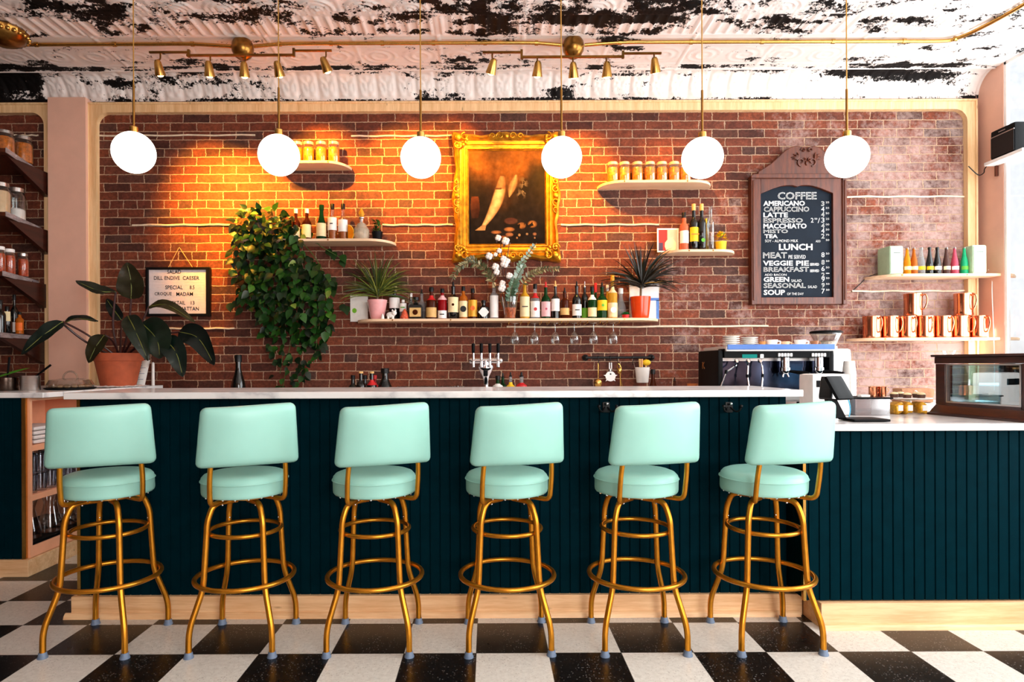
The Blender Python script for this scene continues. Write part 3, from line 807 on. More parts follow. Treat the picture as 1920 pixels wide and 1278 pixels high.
# ================================================================== TRACK LIGHTS
LAMPS = []
def track_light(lab, dome, bar_, arms, heads, grp):
    Y = 4.32
    d = P(dome[0], dome[1], 4.43)
    t = thing('track_light', lab, 'ceiling light', (d.x, d.y, ZC), grp)
    m_ = MB(); m_.lathe([(0, -.135), (.03, -.128), (.055, -.11), (.072, -.08), (.076, -.05), (.072, -.02), (.06, .0), (0, .0)], (d.x, d.y, ZC - .004), 28, False, False); m_.build('canopy', BRASSD, t)
    zb = P(dome[0], bar_[2], Y).z
    m_ = MB(); m_.tube([(d.x, d.y, ZC - .13), (d.x, Y, zb)], .008, 8); m_.build('stem', BRASSD, t)
    x0, x1 = PX(bar_[0], Y, 100), PX(bar_[1], Y, 100)
    m_ = MB(); m_.box(x0, x1, Y - .007, Y + .007, zb - .007, zb + .007); m_.build('rail', BRASSD, t)
    segs = [(x0, x1, zb)]
    for (a, b, yy) in arms:
        xa, xb = PX(a, Y, 100), PX(b, Y, 100); z = PZ((a + b)/2, yy, Y); segs.append((xa, xb, z))
        m_ = MB(); m_.box(xa, xb, Y - .007, Y + .007, z - .006, z + .006); m_.build('arm', BRASSD, t)
        xj = xb if abs(xb - x0) < abs(xa - x1) else xa
        m_ = MB(); m_.box(xj - .008, xj + .008, Y - .009, Y + .009, min(z, zb) - .012, max(z, zb) + .016); m_.build('pivot', BRASSD, t)
    for (hx, hy, tx, ty) in heads:
        c = P(hx, hy, Y - .02); q = min(segs, key=lambda s: 0 if s[0] - .01 <= c.x <= s[1] + .01 else min(abs(c.x - s[0]), abs(c.x - s[1])))
        xx = min(max(c.x, q[0]), q[1]); zz = q[2]
        tg = P(tx, ty, WY); ax = (tg - c).normalized()
        vx_ = (ax + Vector((0, 0, -.9))).normalized(); R3 = Vector((0, 0, -1)).rotation_difference(vx_).to_matrix()
        m_ = MB(); m_.lathe([(0, .055), (.014, .053), (.022, .040), (.036, -.045), (.033, -.045), (.020, .03), (0, .034)], c, 20, False, False, M3=R3)
        h_ = m_.build('spot_head', BRASS, t, sharp=45)
        m_ = MB(); m_.lathe([(0, -.056), (.014, -.053), (.024, -.042), (.026, -.03), (.022, .0), (0, .01)], c, 14, False, False, M3=R3); m_.build('bulb', BULB, h_)
        top = c + R3 @ Vector((0, 0, .05))
        m_ = MB(); m_.tube(round_path([(xx, Y, zz), (xx, Y, zz - .05), tuple(top)], .02, 4), .0055, 8); m_.build('head_stem', BRASSD, t)
        LAMPS.append((c + vx_*.06, tg))
    return t
track_light('brass five-spot ceiling track light at left, above the potted vine', (455, 90), (350, 553, 103.5), [(280, 354, 98), (551, 622, 95)],
            [(298, 128, 395, 360), (392, 130, 440, 380), (458, 131, 490, 400), (522, 130, 610, 320), (610, 122, 770, 330)], 'brass five-spot track lights')
track_light('brass five-spot ceiling track light at right, above the gilt painting', (1075, 91), (976, 1170, 106.5), [(905, 978, 98), (1168, 1240, 100)],
            [(923, 125, 830, 310), (1008, 130, 975, 370), (1075, 132, 1085, 330), (1138, 131, 1130, 420), (1228, 123, 1260, 350)], 'brass five-spot track lights')
# brass conduit on the ceiling
zc_ = ZC - .045; yc_ = 4.43; dl, dr = P(455, 90, yc_).x, P(1075, 91, yc_).x
def conduit(lab, pts):
    m_ = MB(); m_.tube(smooth_path(pts, 4), .0125, 10)
    for p in pts[1:-1:2]: m_.tube([Vector(p) + Vector((-.012, 0, 0)), Vector(p) + Vector((.012, 0, 0))], .0165, 10)
    tag(m_.build('conduit', BRASS, weld=False), lab, 'pipe', 'ceiling conduit runs')
wv = lambda x: zc_ + .022 - .022*math.exp(-(min(abs(x - dl), abs(x - dr))/.18)**2)
def run(xa, xb, n): return [(xa + (xb - xa)*i/n, yc_, wv(xa + (xb - xa)*i/n)) for i in range(n + 1)]
conduit('brass conduit pipe on the tin ceiling, left of the left track light', run(XL + .05, dl - .079, 10))
conduit('brass conduit pipe on the tin ceiling between the two track lights', run(dl + .079, dr - .079, 12))
conduit('brass conduit pipe on the tin ceiling bending toward the right window', run(dr + .079, 3.18, 10) + [(3.27, 4.40, ZC - .023), (3.34, 4.25, ZC - .023), (3.40, 3.9, ZC - .023), (3.42, 3.2, ZC - .023)])
# partly seen brass ceiling lamp at far left
p = P(8, 88, 4.25); cl = thing('ceiling_lamp', 'domed brass ceiling lamp with beaded rim at far left edge', 'ceiling light', (p.x, p.y, ZC))
mb = MB(); mb.lathe([(0, -.115), (.06, -.11), (.11, -.085), (.135, -.05), (.14, -.02), (.12, 0), (0, 0)], (p.x, p.y, ZC - .004), 32, False, False, wob=lambda r, a, z: r*(1 + .03*math.cos(16*a))); mb.build('shade', BRASSD, cl)
mb = MB()
for k in range(24):
    a = 2*PI*k/24; mb.ball((p.x + .136*math.cos(a), p.y + .136*math.sin(a), ZC - .052), .015, 8, 6)
mb.build('beaded_rim', BRASS, cl)
# ================================================================== SHELVES
SHELVES = {}
def wall_shelf(key, lab, xl, xr, yf, depth, rl=True, rr=True, th=.020, pegs=(), group='birch wall shelves', notch=None):
    Yf = WY - depth; zt_ = PZ((xl + xr)/2, yf, Yf); x0, x1 = PX(xl, WY, yf), PX(xr, WY, yf)
    R = depth*.9; out = [(x0, WY - .002)] if not rl else []
    if rl:
        for k in range(9):
            a = PI - k*PI/16; out.append((x0 + R + R*math.cos(a), WY - .002 - depth*math.sin(a)))
    else: out.append((x0, Yf))
    if rr:
        for k in range(9):
            a = PI/2 - k*PI/16; out.append((x1 - R + R*math.cos(a), WY - .002 - depth*math.sin(a)))
    else: out.append((x1, Yf)); out.append((x1, WY - .002))
    if notch:
        out = [p for p in out if not (p[0] > notch - .001 and p[1] > 4.96)] + [(x1 - .0, 4.952), (notch, 4.952), (notch, WY - .002)]
    t = thing('wall_shelf', lab, 'shelf', ((x0 + x1)/2, WY, zt_), group)
    m_ = MB(); m_.prism(out, zt_ - th, zt_, 'xy'); m_.build('board', BIRCH, t, bevel=.002)
    for px in pegs:
        x = PX(px, Yf, yf); m_ = MB(); m_.tube([(x, Yf + .004, zt_ - .010), (x, Yf - .004, zt_ - .010)], .006, 8); m_.build('peg', BRASSD, t)
    SHELVES[key] = (zt_, Yf, t); return t
wall_shelf('s1', 'upper left wall shelf of orange jars behind second globe', 533, 660, 300.5, .20, True, True, pegs=(615,))
wall_shelf('s2', 'middle left wall shelf carrying spirits and the trailing vine', 456, 743, 447, .22, False, True, pegs=(615,))
wall_shelf('s3', 'long central wall shelf lined with liquor bottles and two potted plants', 672, 1232, 596.5, .22, True, True, pegs=(736, 845, 1171))
wall_shelf('s4', 'upper right wall shelf with a row of orange jars', 1119, 1329, 337, .20, True, True, pegs=(1171, 1289))
wall_shelf('s5', 'short right wall shelf holding bottles and yellow flower pot', 1234, 1373, 467, .19, True, True, pegs=(1292, 1337))
NX = PX(1818, WY) - .01
wall_shelf('s6', 'far right wall shelf with soda bottles between mint speakers', 1620, 1886, 512.5, .22, True, True, pegs=(1692, 1813), notch=NX)
wall_shelf('s7', 'lowest far right wall shelf stacked with copper mugs', 1586, 1893, 632.5, .22, True, True, pegs=(1660, 1819), notch=NX)
# stemware rails under the long shelf
z3, y3, t3 = SHELVES['s3']
for px in (954.6, 977.6, 992.5, 1014.8, 1029.7, 1052.7, 1065, 1088.5, 1102, 1125.6, 1138.5, 1161.7):
    x = PX(px, y3, 603); m_ = MB()
    m_.tube(round_path([(x, WY - .03, z3 - .022), (x, WY - .03, z3 - .040), (x, y3 + .008, z3 - .040), (x, y3 - .002, z3 - .021)], .012, 4), .0035, 8); m_.build('glass_rail', BRASS, t3)
# angled bracket shelves in the left brick bay
def bay_shelf(key, lab, near, far):
    a, b = P(near[0], near[1], 4.50), P(far[0], far[1], 5.0); z = (a.z + b.z)/2
    x0 = XL + .01; out = [(x0, 4.50), (a.x, 4.50), (b.x, WY - .004), (x0, WY - .004)]
    t = thing('bracket_shelf', lab, 'shelf', (-4.0, WY, z), 'bracketed shelves in the left bay')
    m_ = MB(); m_.prism(out, z - .028, z, 'xy'); m_.build('board', WALNUT, t)
    d = Vector((b.x - a.x, WY - .004 - 4.5, 0)).normalized(); n_ = Vector((d.y, -d.x, 0))
    m_ = MB(); q = [Vector((a.x, 4.50, 0)) + n_*.001, Vector((b.x, WY - .006, 0)) + n_*.001, Vector((b.x, WY - .006, 0)) + n_*.006, Vector((a.x, 4.50, 0)) + n_*.006]
    m_.prism([(v.x, v.y) for v in q], z - .032, z + .004, 'xy'); e = m_.build('edge_strip', STEELW, t)
    for f in (.25, .8):
        c = Vector((a.x, 4.5, z - .014)) + d*(.55*f) + n_*.007; m_ = MB(); m_.ball(c, .005, 8, 6); m_.build('screw', CHROME, e)
    m_ = MB(); xx = a.x - .06; m_.prism([(4.56, z - .029), (WY - .005, z - .029), (WY - .005, z - .22), (WY - .04, z - .22)], xx - .02, xx + .02, 'yz'); m_.build('bracket', MAHOG, t)
    SHELVES[key] = (z, 4.5, t)
bay_shelf('l1', 'topmost bracket shelf in the left bay, with orange jars', (10, 275), (66, 320))
bay_shelf('l2', 'second bracket shelf in the left bay, with flour jars', (10, 392), (70, 430))
bay_shelf('l3', 'third bracket shelf in the left bay, with red preserves', (4, 506), (64, 528))
bay_shelf('l4', 'lowest bracket shelf in the left bay, with dark bottles', (0, 620), (58, 633))
# ================================================================== THINGS ON SHELVES
def jar(px, top, bot, w, Y, z, lab, grp, liquid=FRUIT, lid=LIDW, fill=.86):
    """screw-top preserve jar"""
    x = PX(px, Y, bot); h = S(bot - top, Y)*1.0; r = S(w, Y)/2
    t = thing('preserve_jar', lab, 'jar', (x, Y, z), grp); hb = h*.86
    m_ = MB(); m_.lathe([(0, 0), (r*.9, 0), (r, .006), (r, hb*.84), (r*.9, hb*.93), (r*.78, hb), (r*.78, hb + .004)], (x, Y, z + .0005), 22, False, False); m_.build('glass', CLEAR, t)
    m_ = MB(); m_.lathe([(0, .004), (r*.86, .004), (r*.94, .01), (r*.94, hb*fill*.9), (r*.8, hb*fill), (0, hb*fill)], (x, Y, z), 20, False, False, wob=lambda q, a, zz: q*(1 + .035*math.sin(3*a + zz*110 + px)))
    m_.build('contents', liquid, t)
    m_ = MB(); m_.lathe([(0, h*.87), (r*.86, h*.87), (r*.86, h*.985), (r*.8, h), (0, h)], (x, Y, z), 22, False, False); m_.build('lid', lid, t)
    return t
z, yf, _ = SHELVES['s1']; Y = WY - .10
for i, px in enumerate((557.5, 578.7, 602.5, 626)):
    jar(px, 258.5, 300, 22, Y, z, 'jar of orange preserves on upper left shelf, %s' % ['half hidden behind the second globe', 'second from left', 'second from right', 'at the right end'][i], 'orange preserve jars')
z, yf, _ = SHELVES['s4']
for i, px in enumerate((1149, 1171, 1195, 1218.5, 1241, 1264, 1285)):
    jar(px, 297.5, 337, 21.5, Y, z, 'jar of orange preserves on upper right shelf, %s' % ['leftmost in the row', 'second from left', 'third from left', 'in the middle of seven', 'third from right', 'second from right', 'rightmost, behind the fifth globe'][i], 'orange preserve jars')
# ------------------------------------------------ bottles
PROF = {
 'wine':   [(0, .0), (.46, 0), (.5, .012), (.5, .56), (.47, .63), (.34, .70), (.21, .75), (.18, .80), (.175, .97), (.2, .975), (.2, 1.0)],
 'spirit': [(0, .0), (.46, 0), (.5, .012), (.5, .58), (.46, .64), (.30, .69), (.20, .73), (.17, .80), (.17, .97), (.19, .975), (.19, 1.0)],
 'squat':  [(0, .0), (.47, 0), (.5, .015), (.5, .62), (.46, .69), (.28, .74), (.18, .78), (.17, .97), (.2, .975), (.2, 1.0)],
 'soda':   [(0, .0), (.46, 0), (.5, .02), (.5, .16), (.44, .24), (.47, .36), (.48, .42), (.40, .55), (.28, .70), (.20, .84), (.18, .95), (.21, .955), (.21, .99)],
 'slim':   [(0, .0), (.46, 0), (.5, .012), (.5, .68), (.44, .74), (.24, .79), (.20, .84), (.20, 1.0)],
 'cham':   [(0, .0), (.46, 0), (.5, .012), (.5, .40), (.45, .50), (.30, .65), (.20, .78), (.19, .97), (.22, .975), (.22, 1.0)],
}
def bottle(px, top, bot, w, Y, z, lab, grp, kind='wine', glass=DARKG, label=None, lz=(.15, .5), cap=BLACKM, caph=.08, pour=False, neck=None, kindname='liquor_bottle', square=False, badge=None, liquid=None, lw=.515, cat='bottle', top2=None, hide=0):
    x = PX(px, Y, bot); h = S(bot - top, Y) + hide; D = S(w, Y); t = thing(kindname, lab, cat, (x, Y, z), grp)
    body = 1 - (caph if not pour else .15)
    pr = [(r*D, zz*h*body/1.0) for r, zz in PROF[kind]]
    n = 4 if square else 20
    m_ = MB()
    if square:
        R3 = Matrix.Rotation(PI/4, 3, 'Z'); m_.lathe([(r*1.36 if zz < h*body*.7 else r, zz) for r, zz in pr], (x, Y, z + .0004), 4, True, True, M3=R3); m_.build('glass_body', glass, t, bevel=D*.05)
    else: m_.lathe(pr, (x, Y, z + .0004), n, True, True); m_.build('glass_body', glass if not liquid else CLEAR, t)
    if liquid:
        m_ = MB(); m_.lathe([(r*.93, zz) for r, zz in pr if zz < h*body*.62], (x, Y, z + .002), n, True, True); m_.build('liquid', liquid, t)
    nr = PROF[kind][-1][0]*D
    if pour:
        m_ = MB(); m_.lathe([(nr*1.0, h*body - .001), (nr*1.05, h*body + .02*h), (nr*.55, h*body + .04*h), (nr*.45, h*.965), (nr*.3, h)], (x, Y, z), 12, True, True); m_.build('pourer', BLACKM if pour is True else pour, t)
    elif cap:
        m_ = MB(); m_.lathe([(nr*1.12, h*(body - (.06 if cap is not CORK else .0))), (nr*1.12, h*.99), (nr*1.0, h), ], (x, Y, z), 14, True, True); m_.build('cap', cap, t)
    if neck:
        m_ = MB(); q = [(r*D*1.03 + .0006, zz*h*body) for r, zz in PROF[kind] if .60 <= zz <= .90]; m_.lathe(q, (x, Y, z), n, False, False); m_.build('neck_foil', neck, t)
    if label:
        m_ = MB()
        if square:
            a = D*.49; m_.box(x - a*.86, x + a*.86, Y - a*1.0 - .0015, Y - a*1.0 + .0005, z + lz[0]*h, z + lz[1]*h)
        else:
            rr = max(r for r, zz in PROF[kind])*D + .0009; pts = []
            ztop = lz[1]*h
            for k in range(13):
                a = -PI/2 + (k/12 - .5)*2.6; pts.append(a)
            rows = [[(x + rr*math.cos(a), Y + rr*math.sin(a), z + zz*h) for a in pts] for zz in lz]
            m_.grid(rows)
        lb = m_.build('label', label, t)
        if badge:
            m_ = MB(); zc = z + (lz[0] + lz[1])/2*h; yy = Y - D*.5 - .0022
            bk, bc, bs = badge
            if bk == 'disc': m_.prism([(x + bs*D*math.cos(a*PI/8), zc + bs*D*math.sin(a*PI/8)) for a in range(16)], yy - .0006, yy, 'xz')
            elif bk == 'bar': m_.box(x - bs*D, x + bs*D, yy - .0006, yy, zc - .004, zc + .004)
            elif bk == 'diamond': m_.prism([(x - bs*D, zc), (x, zc - bs*D), (x + bs*D, zc), (x, zc + bs*D)], yy - .0006, yy, 'xz')
            m_.build('emblem', bc, lb)
    return t
G2 = 'spirits on the middle left shelf'
z, yf, _ = SHELVES['s2']; Y = WY - .11
bottle(555, 386, 447, 16, Y, z, 'dark brown bottle with white cap, partly behind the trailing vine', G2, 'wine', BROWNG, CREAM, (.12, .42), WHITEL)
bottle(575.5, 386, 447, 17, Y, z, 'dark brown bottle with white cap and large cream label', G2, 'wine', BROWNG, CREAM, (.1, .5), WHITEL)
bottle(603, 379, 447, 19, Y, z, 'green glass bottle with pale label on middle left shelf', G2, 'cham', GREENG, CREAM, (.12, .48), GREENG, neck=None, liquid=None)
bottle(623.5, 377, 447, 17.5, Y, z, 'amber bottle with square white label and small dark emblem', G2, 'spirit', PALEG, WHITEL, (.28, .62), BLACKM, liquid=AMBERG, badge=('bar', BLACKM, .16))
bottle(643.5, 377, 447, 18, Y, z, 'amber bottle with white label, right neighbour of the emblem bottle', G2, 'spirit', PALEG, WHITEL, (.24, .56), BLACKM, liquid=AMBERG)
x = PX(655, Y); t = thing('orange_slice', 'half round orange slice shape standing beside the amber bottles', 'ornament', (x, Y - .03, z), None)
mb = MB(); mb.prism([(x, z), (x, z + .118)] + [(x + .042*math.sin(k*PI/10), z + .059 + .059*math.cos(k*PI/10)) for k in range(1, 10)], Y - .035, Y - .022, 'xz'); mb.build('slice', ORANGG, t)
mb = MB(); mb.tube([(x + .042*math.sin(k*PI/10), Y - .0285, z + .059 + .059*math.cos(k*PI/10)) for k in range(0, 11)], .006, 6); mb.build('rind', M('rind', (250, 190, 60), .5), t)
# cut-crystal decanter
x = PX(678.5, Y); D = S(29, Y); t = thing('crystal_decanter', 'cut crystal decanter with gold stopper on middle left shelf', 'decanter', (x, Y, z))
mb = MB(); n = 24; rows = []
prof = [(.02, 0), (.40, 0), (.46, .01), (.5, .05), (.5, .10), (.46, .13), (.3, .15), (.2, .155), (.2, .17)]
v = []; fs = []
for j in range(13):
    zz = .003 + .135*j/12; r0 = D*(.42 + .09*math.sin(PI*min(1, j/9)*.9) - (0 if j < 9 else (j - 8)*.055))
    rows.append([(x + (r0 + .003*(1 if (i + j) % 2 else -1))*math.cos(2*PI*i/n), Y + (r0 + .003*(1 if (i + j) % 2 else -1))*math.sin(2*PI*i/n), z + zz) for i in range(n + 1)])
mb.grid(rows); mb.build('cut_glass', M('cut_crystal', (226, 214, 190), .05, trans=.5, ior=1.3), t, sharp=8)
mb = MB(); mb.lathe([(D*.19, .136), (D*.15, .150), (D*.15, .172), (D*.22, .176), (D*.22, .184)], (x, Y, z), 18, False, False); mb.build('neck', CHROME, t)
mb = MB(); mb.lathe([(.004, .184), (.014, .19), (.021, .208), (.018, .228), (.009, .247), (.002, .262)], (x, Y, z), 14, True, True, wob=lambda r, a, zz: r*(1 + .16*math.cos(5*a + zz*60))); mb.build('stopper', GOLDL, t)
# potted things ------------------------------------------------------
def pot(mbx, x, y, z, r0, r1, h, n=28, rim=0):
    t_ = .006; p = [(0, 0), (r0*.96, 0), (r0, .003)]
    for k in range(1, 8):
        q = k/7; p.append((r0 + (r1 - r0)*q**.8, h*q))
    if rim: p = [(0, 0), (r0, 0)] + [(r0 + (r1*.93 - r0)*q, h*(1 - rim)*q) for q in (.33, .66, 1)] + [(r1, h*(1 - rim) + .001), (r1*1.02, h - .004)]
    p += [(p[-1][0] - t_*.3, h), (p[-1][0] - t_, h - .002), (p[-1][0] - t_*1.4, h*.82), (0, h*.80)]
    mbx.lathe(p, (x, y, z), n, False, False)
SOIL = M('potting_soil', (38, 26, 20), .95, var=.3, scale=120, bmp=.3)
x = PX(708, Y); t = thing('small_potted_plant', 'small leafy plant in black pot, right end of middle left shelf', 'plant', (x, Y, z))
mb = MB(); pot(mb, x, Y, z, .032, .043, .072); mb.build('pot', BLACKP, t)
mb = MB()
for k in range(46):
    a = rnd.uniform(0, 2*PI); el = rnd.uniform(.2, 1.5); b = Vector((x + rnd.uniform(-.02, .02), Y + rnd.uniform(-.02, .02), z + .065 + rnd.uniform(0, .09)))
    leaf(mb, b, (math.cos(a)*math.cos(el), math.sin(a)*math.cos(el), math.sin(el)), (0, 0, 1), rnd.uniform(.03, .055), rnd.uniform(.016, .026), .8, rnd.choice([(44, 84, 30), (70, 110, 40), (28, 60, 26), (96, 120, 46)]), 'oval', 4)
mb.build('foliage', FOLI, t, sharp=0)
# trailing vine -------------------------------------------------------
zv, yv, _ = SHELVES['s2']; vx = PX(492, WY - .12)
t = thing('trailing_vine', 'large trailing pothos vine spilling from the middle left shelf down to the bar', 'plant', (vx, WY - .12, zv), None)
mb = MB(); pot(mb, vx, WY - .115, zv, .07, .088, .13); mb.build('pot', M('grey_pot', (60, 56, 52), .6), t)
poly = [(441, 395), (500, 386), (556, 410), (566, 436), (560, 470), (590, 486), (624, 520), (626, 560), (618, 620), (600, 668), (578, 690), (572, 728), (552, 735), (520, 735), (512, 700), (506, 668), (498, 630), (486, 588), (452, 560), (437, 500), (440, 440)]
def inside(x, y):
    c = False; j = len(poly) - 1
    for i in range(len(poly)):
        xi, yi = poly[i]; xj, yj = poly[j]
        if (yi > y) != (yj > y) and x < (xj - xi)*(y - yi)/(yj - yi) + xi: c = not c
        j = i
    return c
pal = [(14, 40, 12), (20, 52, 14), (28, 66, 18), (10, 30, 10), (38, 80, 22), (70, 112, 34), (120, 140, 56), (24, 62, 26)]
mb = MB(); ms = MB(); cnt = 0
while cnt < 980:
    px, py = rnd.uniform(430, 630), rnd.uniform(384, 738)
    if not inside(px, py): continue
    if py > 600 and rnd.random() < .45: continue
    if py > 670 and rnd.random() < .35: continue
    full = 1 if py < 600 else .5
    y_ = WY - .02 - rnd.random()**.8*(.26*full + .03)
    b = P(px, py, y_); a = rnd.uniform(-1.2, 1.2); up = py < 420
    d = Vector((math.sin(a)*.9, -rnd.uniform(.1, .9), rnd.uniform(-.9, -.1) if not up else rnd.uniform(-.4, .6)))
    nn = Vector((rnd.uniform(-.4, .4), -1, rnd.uniform(.1, 1.1)))
    L = rnd.uniform(.05, .088)*(1 if py < 640 else .85)
    leaf(mb, b, d, nn, L, L*rnd.uniform(.62, .8), rnd.uniform(.3, 1.0), rnd.choice(pal[:5] if rnd.random() < .86 else pal), 'heart', 5, .18); cnt += 1
for (px, py) in ((433, 432), (436, 470), (612, 468), (624, 472), (640, 478), (638, 572), (648, 574), (430, 568), (446, 566), (455, 578), (492, 614), (640, 486), (585, 436), (572, 430)):
    leaf(mb, P(px, py, WY - .09), (rnd.uniform(-.8, .8), -.3, -.5), (0, -1, .6), .085, .06, .6, rnd.choice(pal[:3]), 'heart', 5, .18)
mb.v = [(a_, min(b_, WY - .012), c_) for a_, b_, c_ in mb.v]
mb.build('foliage', FOLI, t, sharp=0, weld=False)
for vpts in ([(500, 440), (470, 450), (452, 500), (455, 560)], [(500, 440), (540, 470), (560, 560), (545, 640), (530, 730)], [(500, 440), (560, 450), (610, 520), (600, 600), (588, 680)], [(500, 440), (520, 480), (535, 600), (525, 700)], [(520, 440), (590, 455), (602, 462), (640, 484)]):
    ms.tube(smooth_path([P(a, b, WY - .16 + .02*i) for i, (a, b) in enumerate(vpts)], 5), .003, 6, col=(70, 96, 40))
ms.build('stems', FOLI, t)
# S3 : long shelf -----------------------------------------------------
z, yf, _ = SHELVES['s3']; Y = WY - .115; B = 596.5; G3 = 'bottles on the long central shelf'; YB = WY - .05
xc = [PX(657, WY - .012), PX(690, WY - .012)]; zc = [PZ(672, 603, WY), PZ(672, 553, WY)]
t = thing('paper_card', 'grey paper card with green dot on brick, left of the pink pot', 'card', ((xc[0] + xc[1])/2, WY - .012, zc[0]))
mb = MB(); mb.box(xc[0], xc[1], WY - .014, WY - .012, zc[0], zc[1]); mb.build('card', PAPER, t)
mb = MB(); c = P(664.5, 582, WY - .016); mb.prism([(c.x + .018*math.cos(k*PI/8), c.z + .020*math.sin(k*PI/8)) for k in range(16)], WY - .0155, WY - .0145, 'xz'); mb.build('green_dot', M('lime_ink', (120, 190, 30), .6), t)
def dracaena(x, y, z, potm, r0, r1, h, lab, ncol, cols, L, trunk, nleaf=70, seed=3, wide=.013):
    t_ = thing('potted_dracaena', lab, 'plant', (x, y, z)); q = random.Random(seed)
    m_ = MB(); pot(m_, x, y, z, r0, r1, h, 32); m_.build('pot', potm, t_)
    m_ = MB(); m_.lathe([(0, h*.86), (r1*.9, h*.86), (r1*.9, h*.84)], (x, y, z), 20, False, False); m_.build('soil', SOIL, t_)
    m_ = MB(); m_.tube([(x, y, z + h*.8), (x + .004, y - .004, z + h + trunk)], .009, 8); m_.build('stem', M('bark', (96, 78, 56), .8, var=.2), t_)
    m_ = MB()
    for k in range(nleaf):
        th = q.uniform(-1.75, 1.75); l = q.uniform(.75, 1.08)*L
        dy = q.uniform(-.45, .25); l2 = l
        strap(m_, (x + .004 + q.uniform(-.008, .008), y - .004 + q.uniform(-.008, .008), z + h + trunk + q.uniform(-.04, .03)), (math.sin(th), dy, math.cos(th) + .15), l2, q.uniform(.7, 1.1)*wide, q.uniform(.3, 1.3), q.choice(cols), 9, q.uniform(-1.3, 1.3))
    m_.v = [(vx_, min(vy_, WY - .016), vz_) for vx_, vy_, vz_ in m_.v]
    m_.build('foliage', FOLI, t_, sharp=0, weld=False); return t_
x = PX(707.5, Y); POTP = M('pink_glazed_pot', (232, 164, 164), .2, var=.04)
dracaena(x, Y, z, POTP, .048, .078, S(37, Y), 'spiky potted dracaena with yellow green blades in glossy pink pot', 0, [(92, 104, 34), (60, 76, 26), (120, 124, 50), (44, 58, 22), (78, 84, 34)], .33, .06, 120, 5, .013)
x = PX(1201, Y); POTO = M('orange_glazed_pot', (206, 66, 20), .16, var=.05)
dracaena(x, Y, z, POTO, .062, .080, S(41, Y), 'dark spiky potted dracaena in glossy orange pot', 0, [(30, 26, 20), (40, 34, 26), (26, 32, 22), (52, 40, 32)], .34, .10, 120, 9, .016)
# framed card behind the orange pot
x0, x1 = PX(1180, WY - .02), PX(1235, WY - .02); za, zb_ = z + .001, PZ(1208, 523, WY - .02)
t = thing('art_book', 'white book with blue borders leaning behind the orange pot', 'book', ((x0 + x1)/2, WY - .02, za))
mb = MB(); mb.box(x0, x1, WY - .030, WY - .008, za, zb_); mb.build('cover', WHITEL, t, bevel=.002)
BLUE = M('blue_print', (84, 130, 200), .6)
mb = MB(); mb.box(x1 - .022, x1, WY - .0315, WY - .0302, za, z + .155); mb.box(x0, x1, WY - .0315, WY - .0302, z + .150, z + .172); mb.build('blue_border', BLUE, t)
BT = lambda *a, **k: bottle(*a, **k)
BT(740, 533, B, 20, YB, z, 'tall black bottle with white label just right of the pink pot', G3, 'squat', DARKG, WHITEL, (.35, .66), CREAM)
BT(756, 559, B, 13, YB - .05, z, 'short clear bottle with green and white label near the pink pot', G3, 'slim', PALEG, WHITEL, (.4, .82), WHITEL, badge=('bar', GREENL, .3))
BT(771, 546, B, 12, YB, z, 'narrow clear bottle behind, right of the orange ornament', G3, 'spirit', PALEG, None, cap=WHITEL)
BT(780, 555, B, 25, Y - .03, z, 'square black bottle with tan square label', G3, 'squat', DARKG, TAN, (.1, .50), BLACKM, square=True, badge=('disc', BROWNG, .2))
BT(791, 538, B, 15, YB, z, 'pale bottle with black pourer behind the square black bottle', G3, 'spirit', PALEG, None, pour=True)
BT(809, 536, B, 20, Y - .02, z, 'dark bottle with red neck and low tan label', G3, 'spirit', BROWNG, TAN, (.06, .36), BLACKM, neck=REDL)
BT(829.5, 539, B, 17, Y - .02, z, 'red liqueur bottle with low white label', G3, 'slim', REDG, WHITEL, (.03, .28), BLACKM, badge=('bar', BLACKM, .25), neck=PINKL)
BT(850, 526, B, 20, Y - .02, z, 'dark green bottle with tall cream label and pourer', G3, 'squat', DARKG, CREAM, (.18, .58), pour=True, badge=('disc', BROWNG, .12))
BT(869, 535, B, 16, Y - .02, z, 'tan labelled bottle with round black emblem', G3, 'slim', AMBERG, CREAM, (.06, .55), BLACKM, badge=('disc', BLACKM, .36))
BT(886.5, 539, B, 17, Y - .02, z, 'brown bottle with tall gold label', G3, 'spirit', BROWNG, GOLDL, (.08, .62), BLACKM, badge=('disc', ORANGEL, .26))
BT(907, 561, B, 21, Y - .02, z, 'squat black bottle with white diamond label', G3, 'squat', DARKG, None, cap=BLACKM)
x = PX(907, Y - .07); t_ = COL.objects[-1] if False else None
def diamond_on(root, px, Yf, zc, w):
    x = PX(px, Yf); m_ = MB(); m_.prism([(x - w, zc), (x - w*.25, zc - w*.85), (x + w*.25, zc - w*.85), (x + w, zc), (x + w*.25, zc + w*.85), (x - w*.25, zc + w*.85)], Yf - .0012, Yf, 'xz'); m_.build('label', WHITEL, root)
dia = [o for o in COL.objects if o.get('label') == 'squat black bottle with white diamond label'][0]
diamond_on(dia, 907, Y - .02 - S(21, Y)/2 - .001, z + .052, .042)
BT(926.5, 528, B, 16, Y - .02, z, 'clear bottle wrapped in a tall white label, left of the vase', G3, 'slim', PALEG, WHITEL, (.04, .64), CREAM)
BT(984, 517, B, 18.5, Y - .02, z, 'golden bottle with tall cream label and amber pourer, right of the vase', G3, 'spirit', GOLDG, CREAM, (.05, .52), pour=CORK, badge=('bar', BROWNG, .3))
BT(1003.5, 531, B, 17.5, Y - .02, z, 'clear bottle with white and red flower label and red neck', G3, 'spirit', PALEG, WHITEL, (.05, .50), BLACKM, neck=REDL, badge=('disc', REDL, .18))
BT(1023.5, 527, B, 17.5, Y - .02, z, 'dark green bottle with pink label', G3, 'wine', GREENG, PINKL, (.06, .46), pour=REDL, badge=('disc', PINKG, .12))
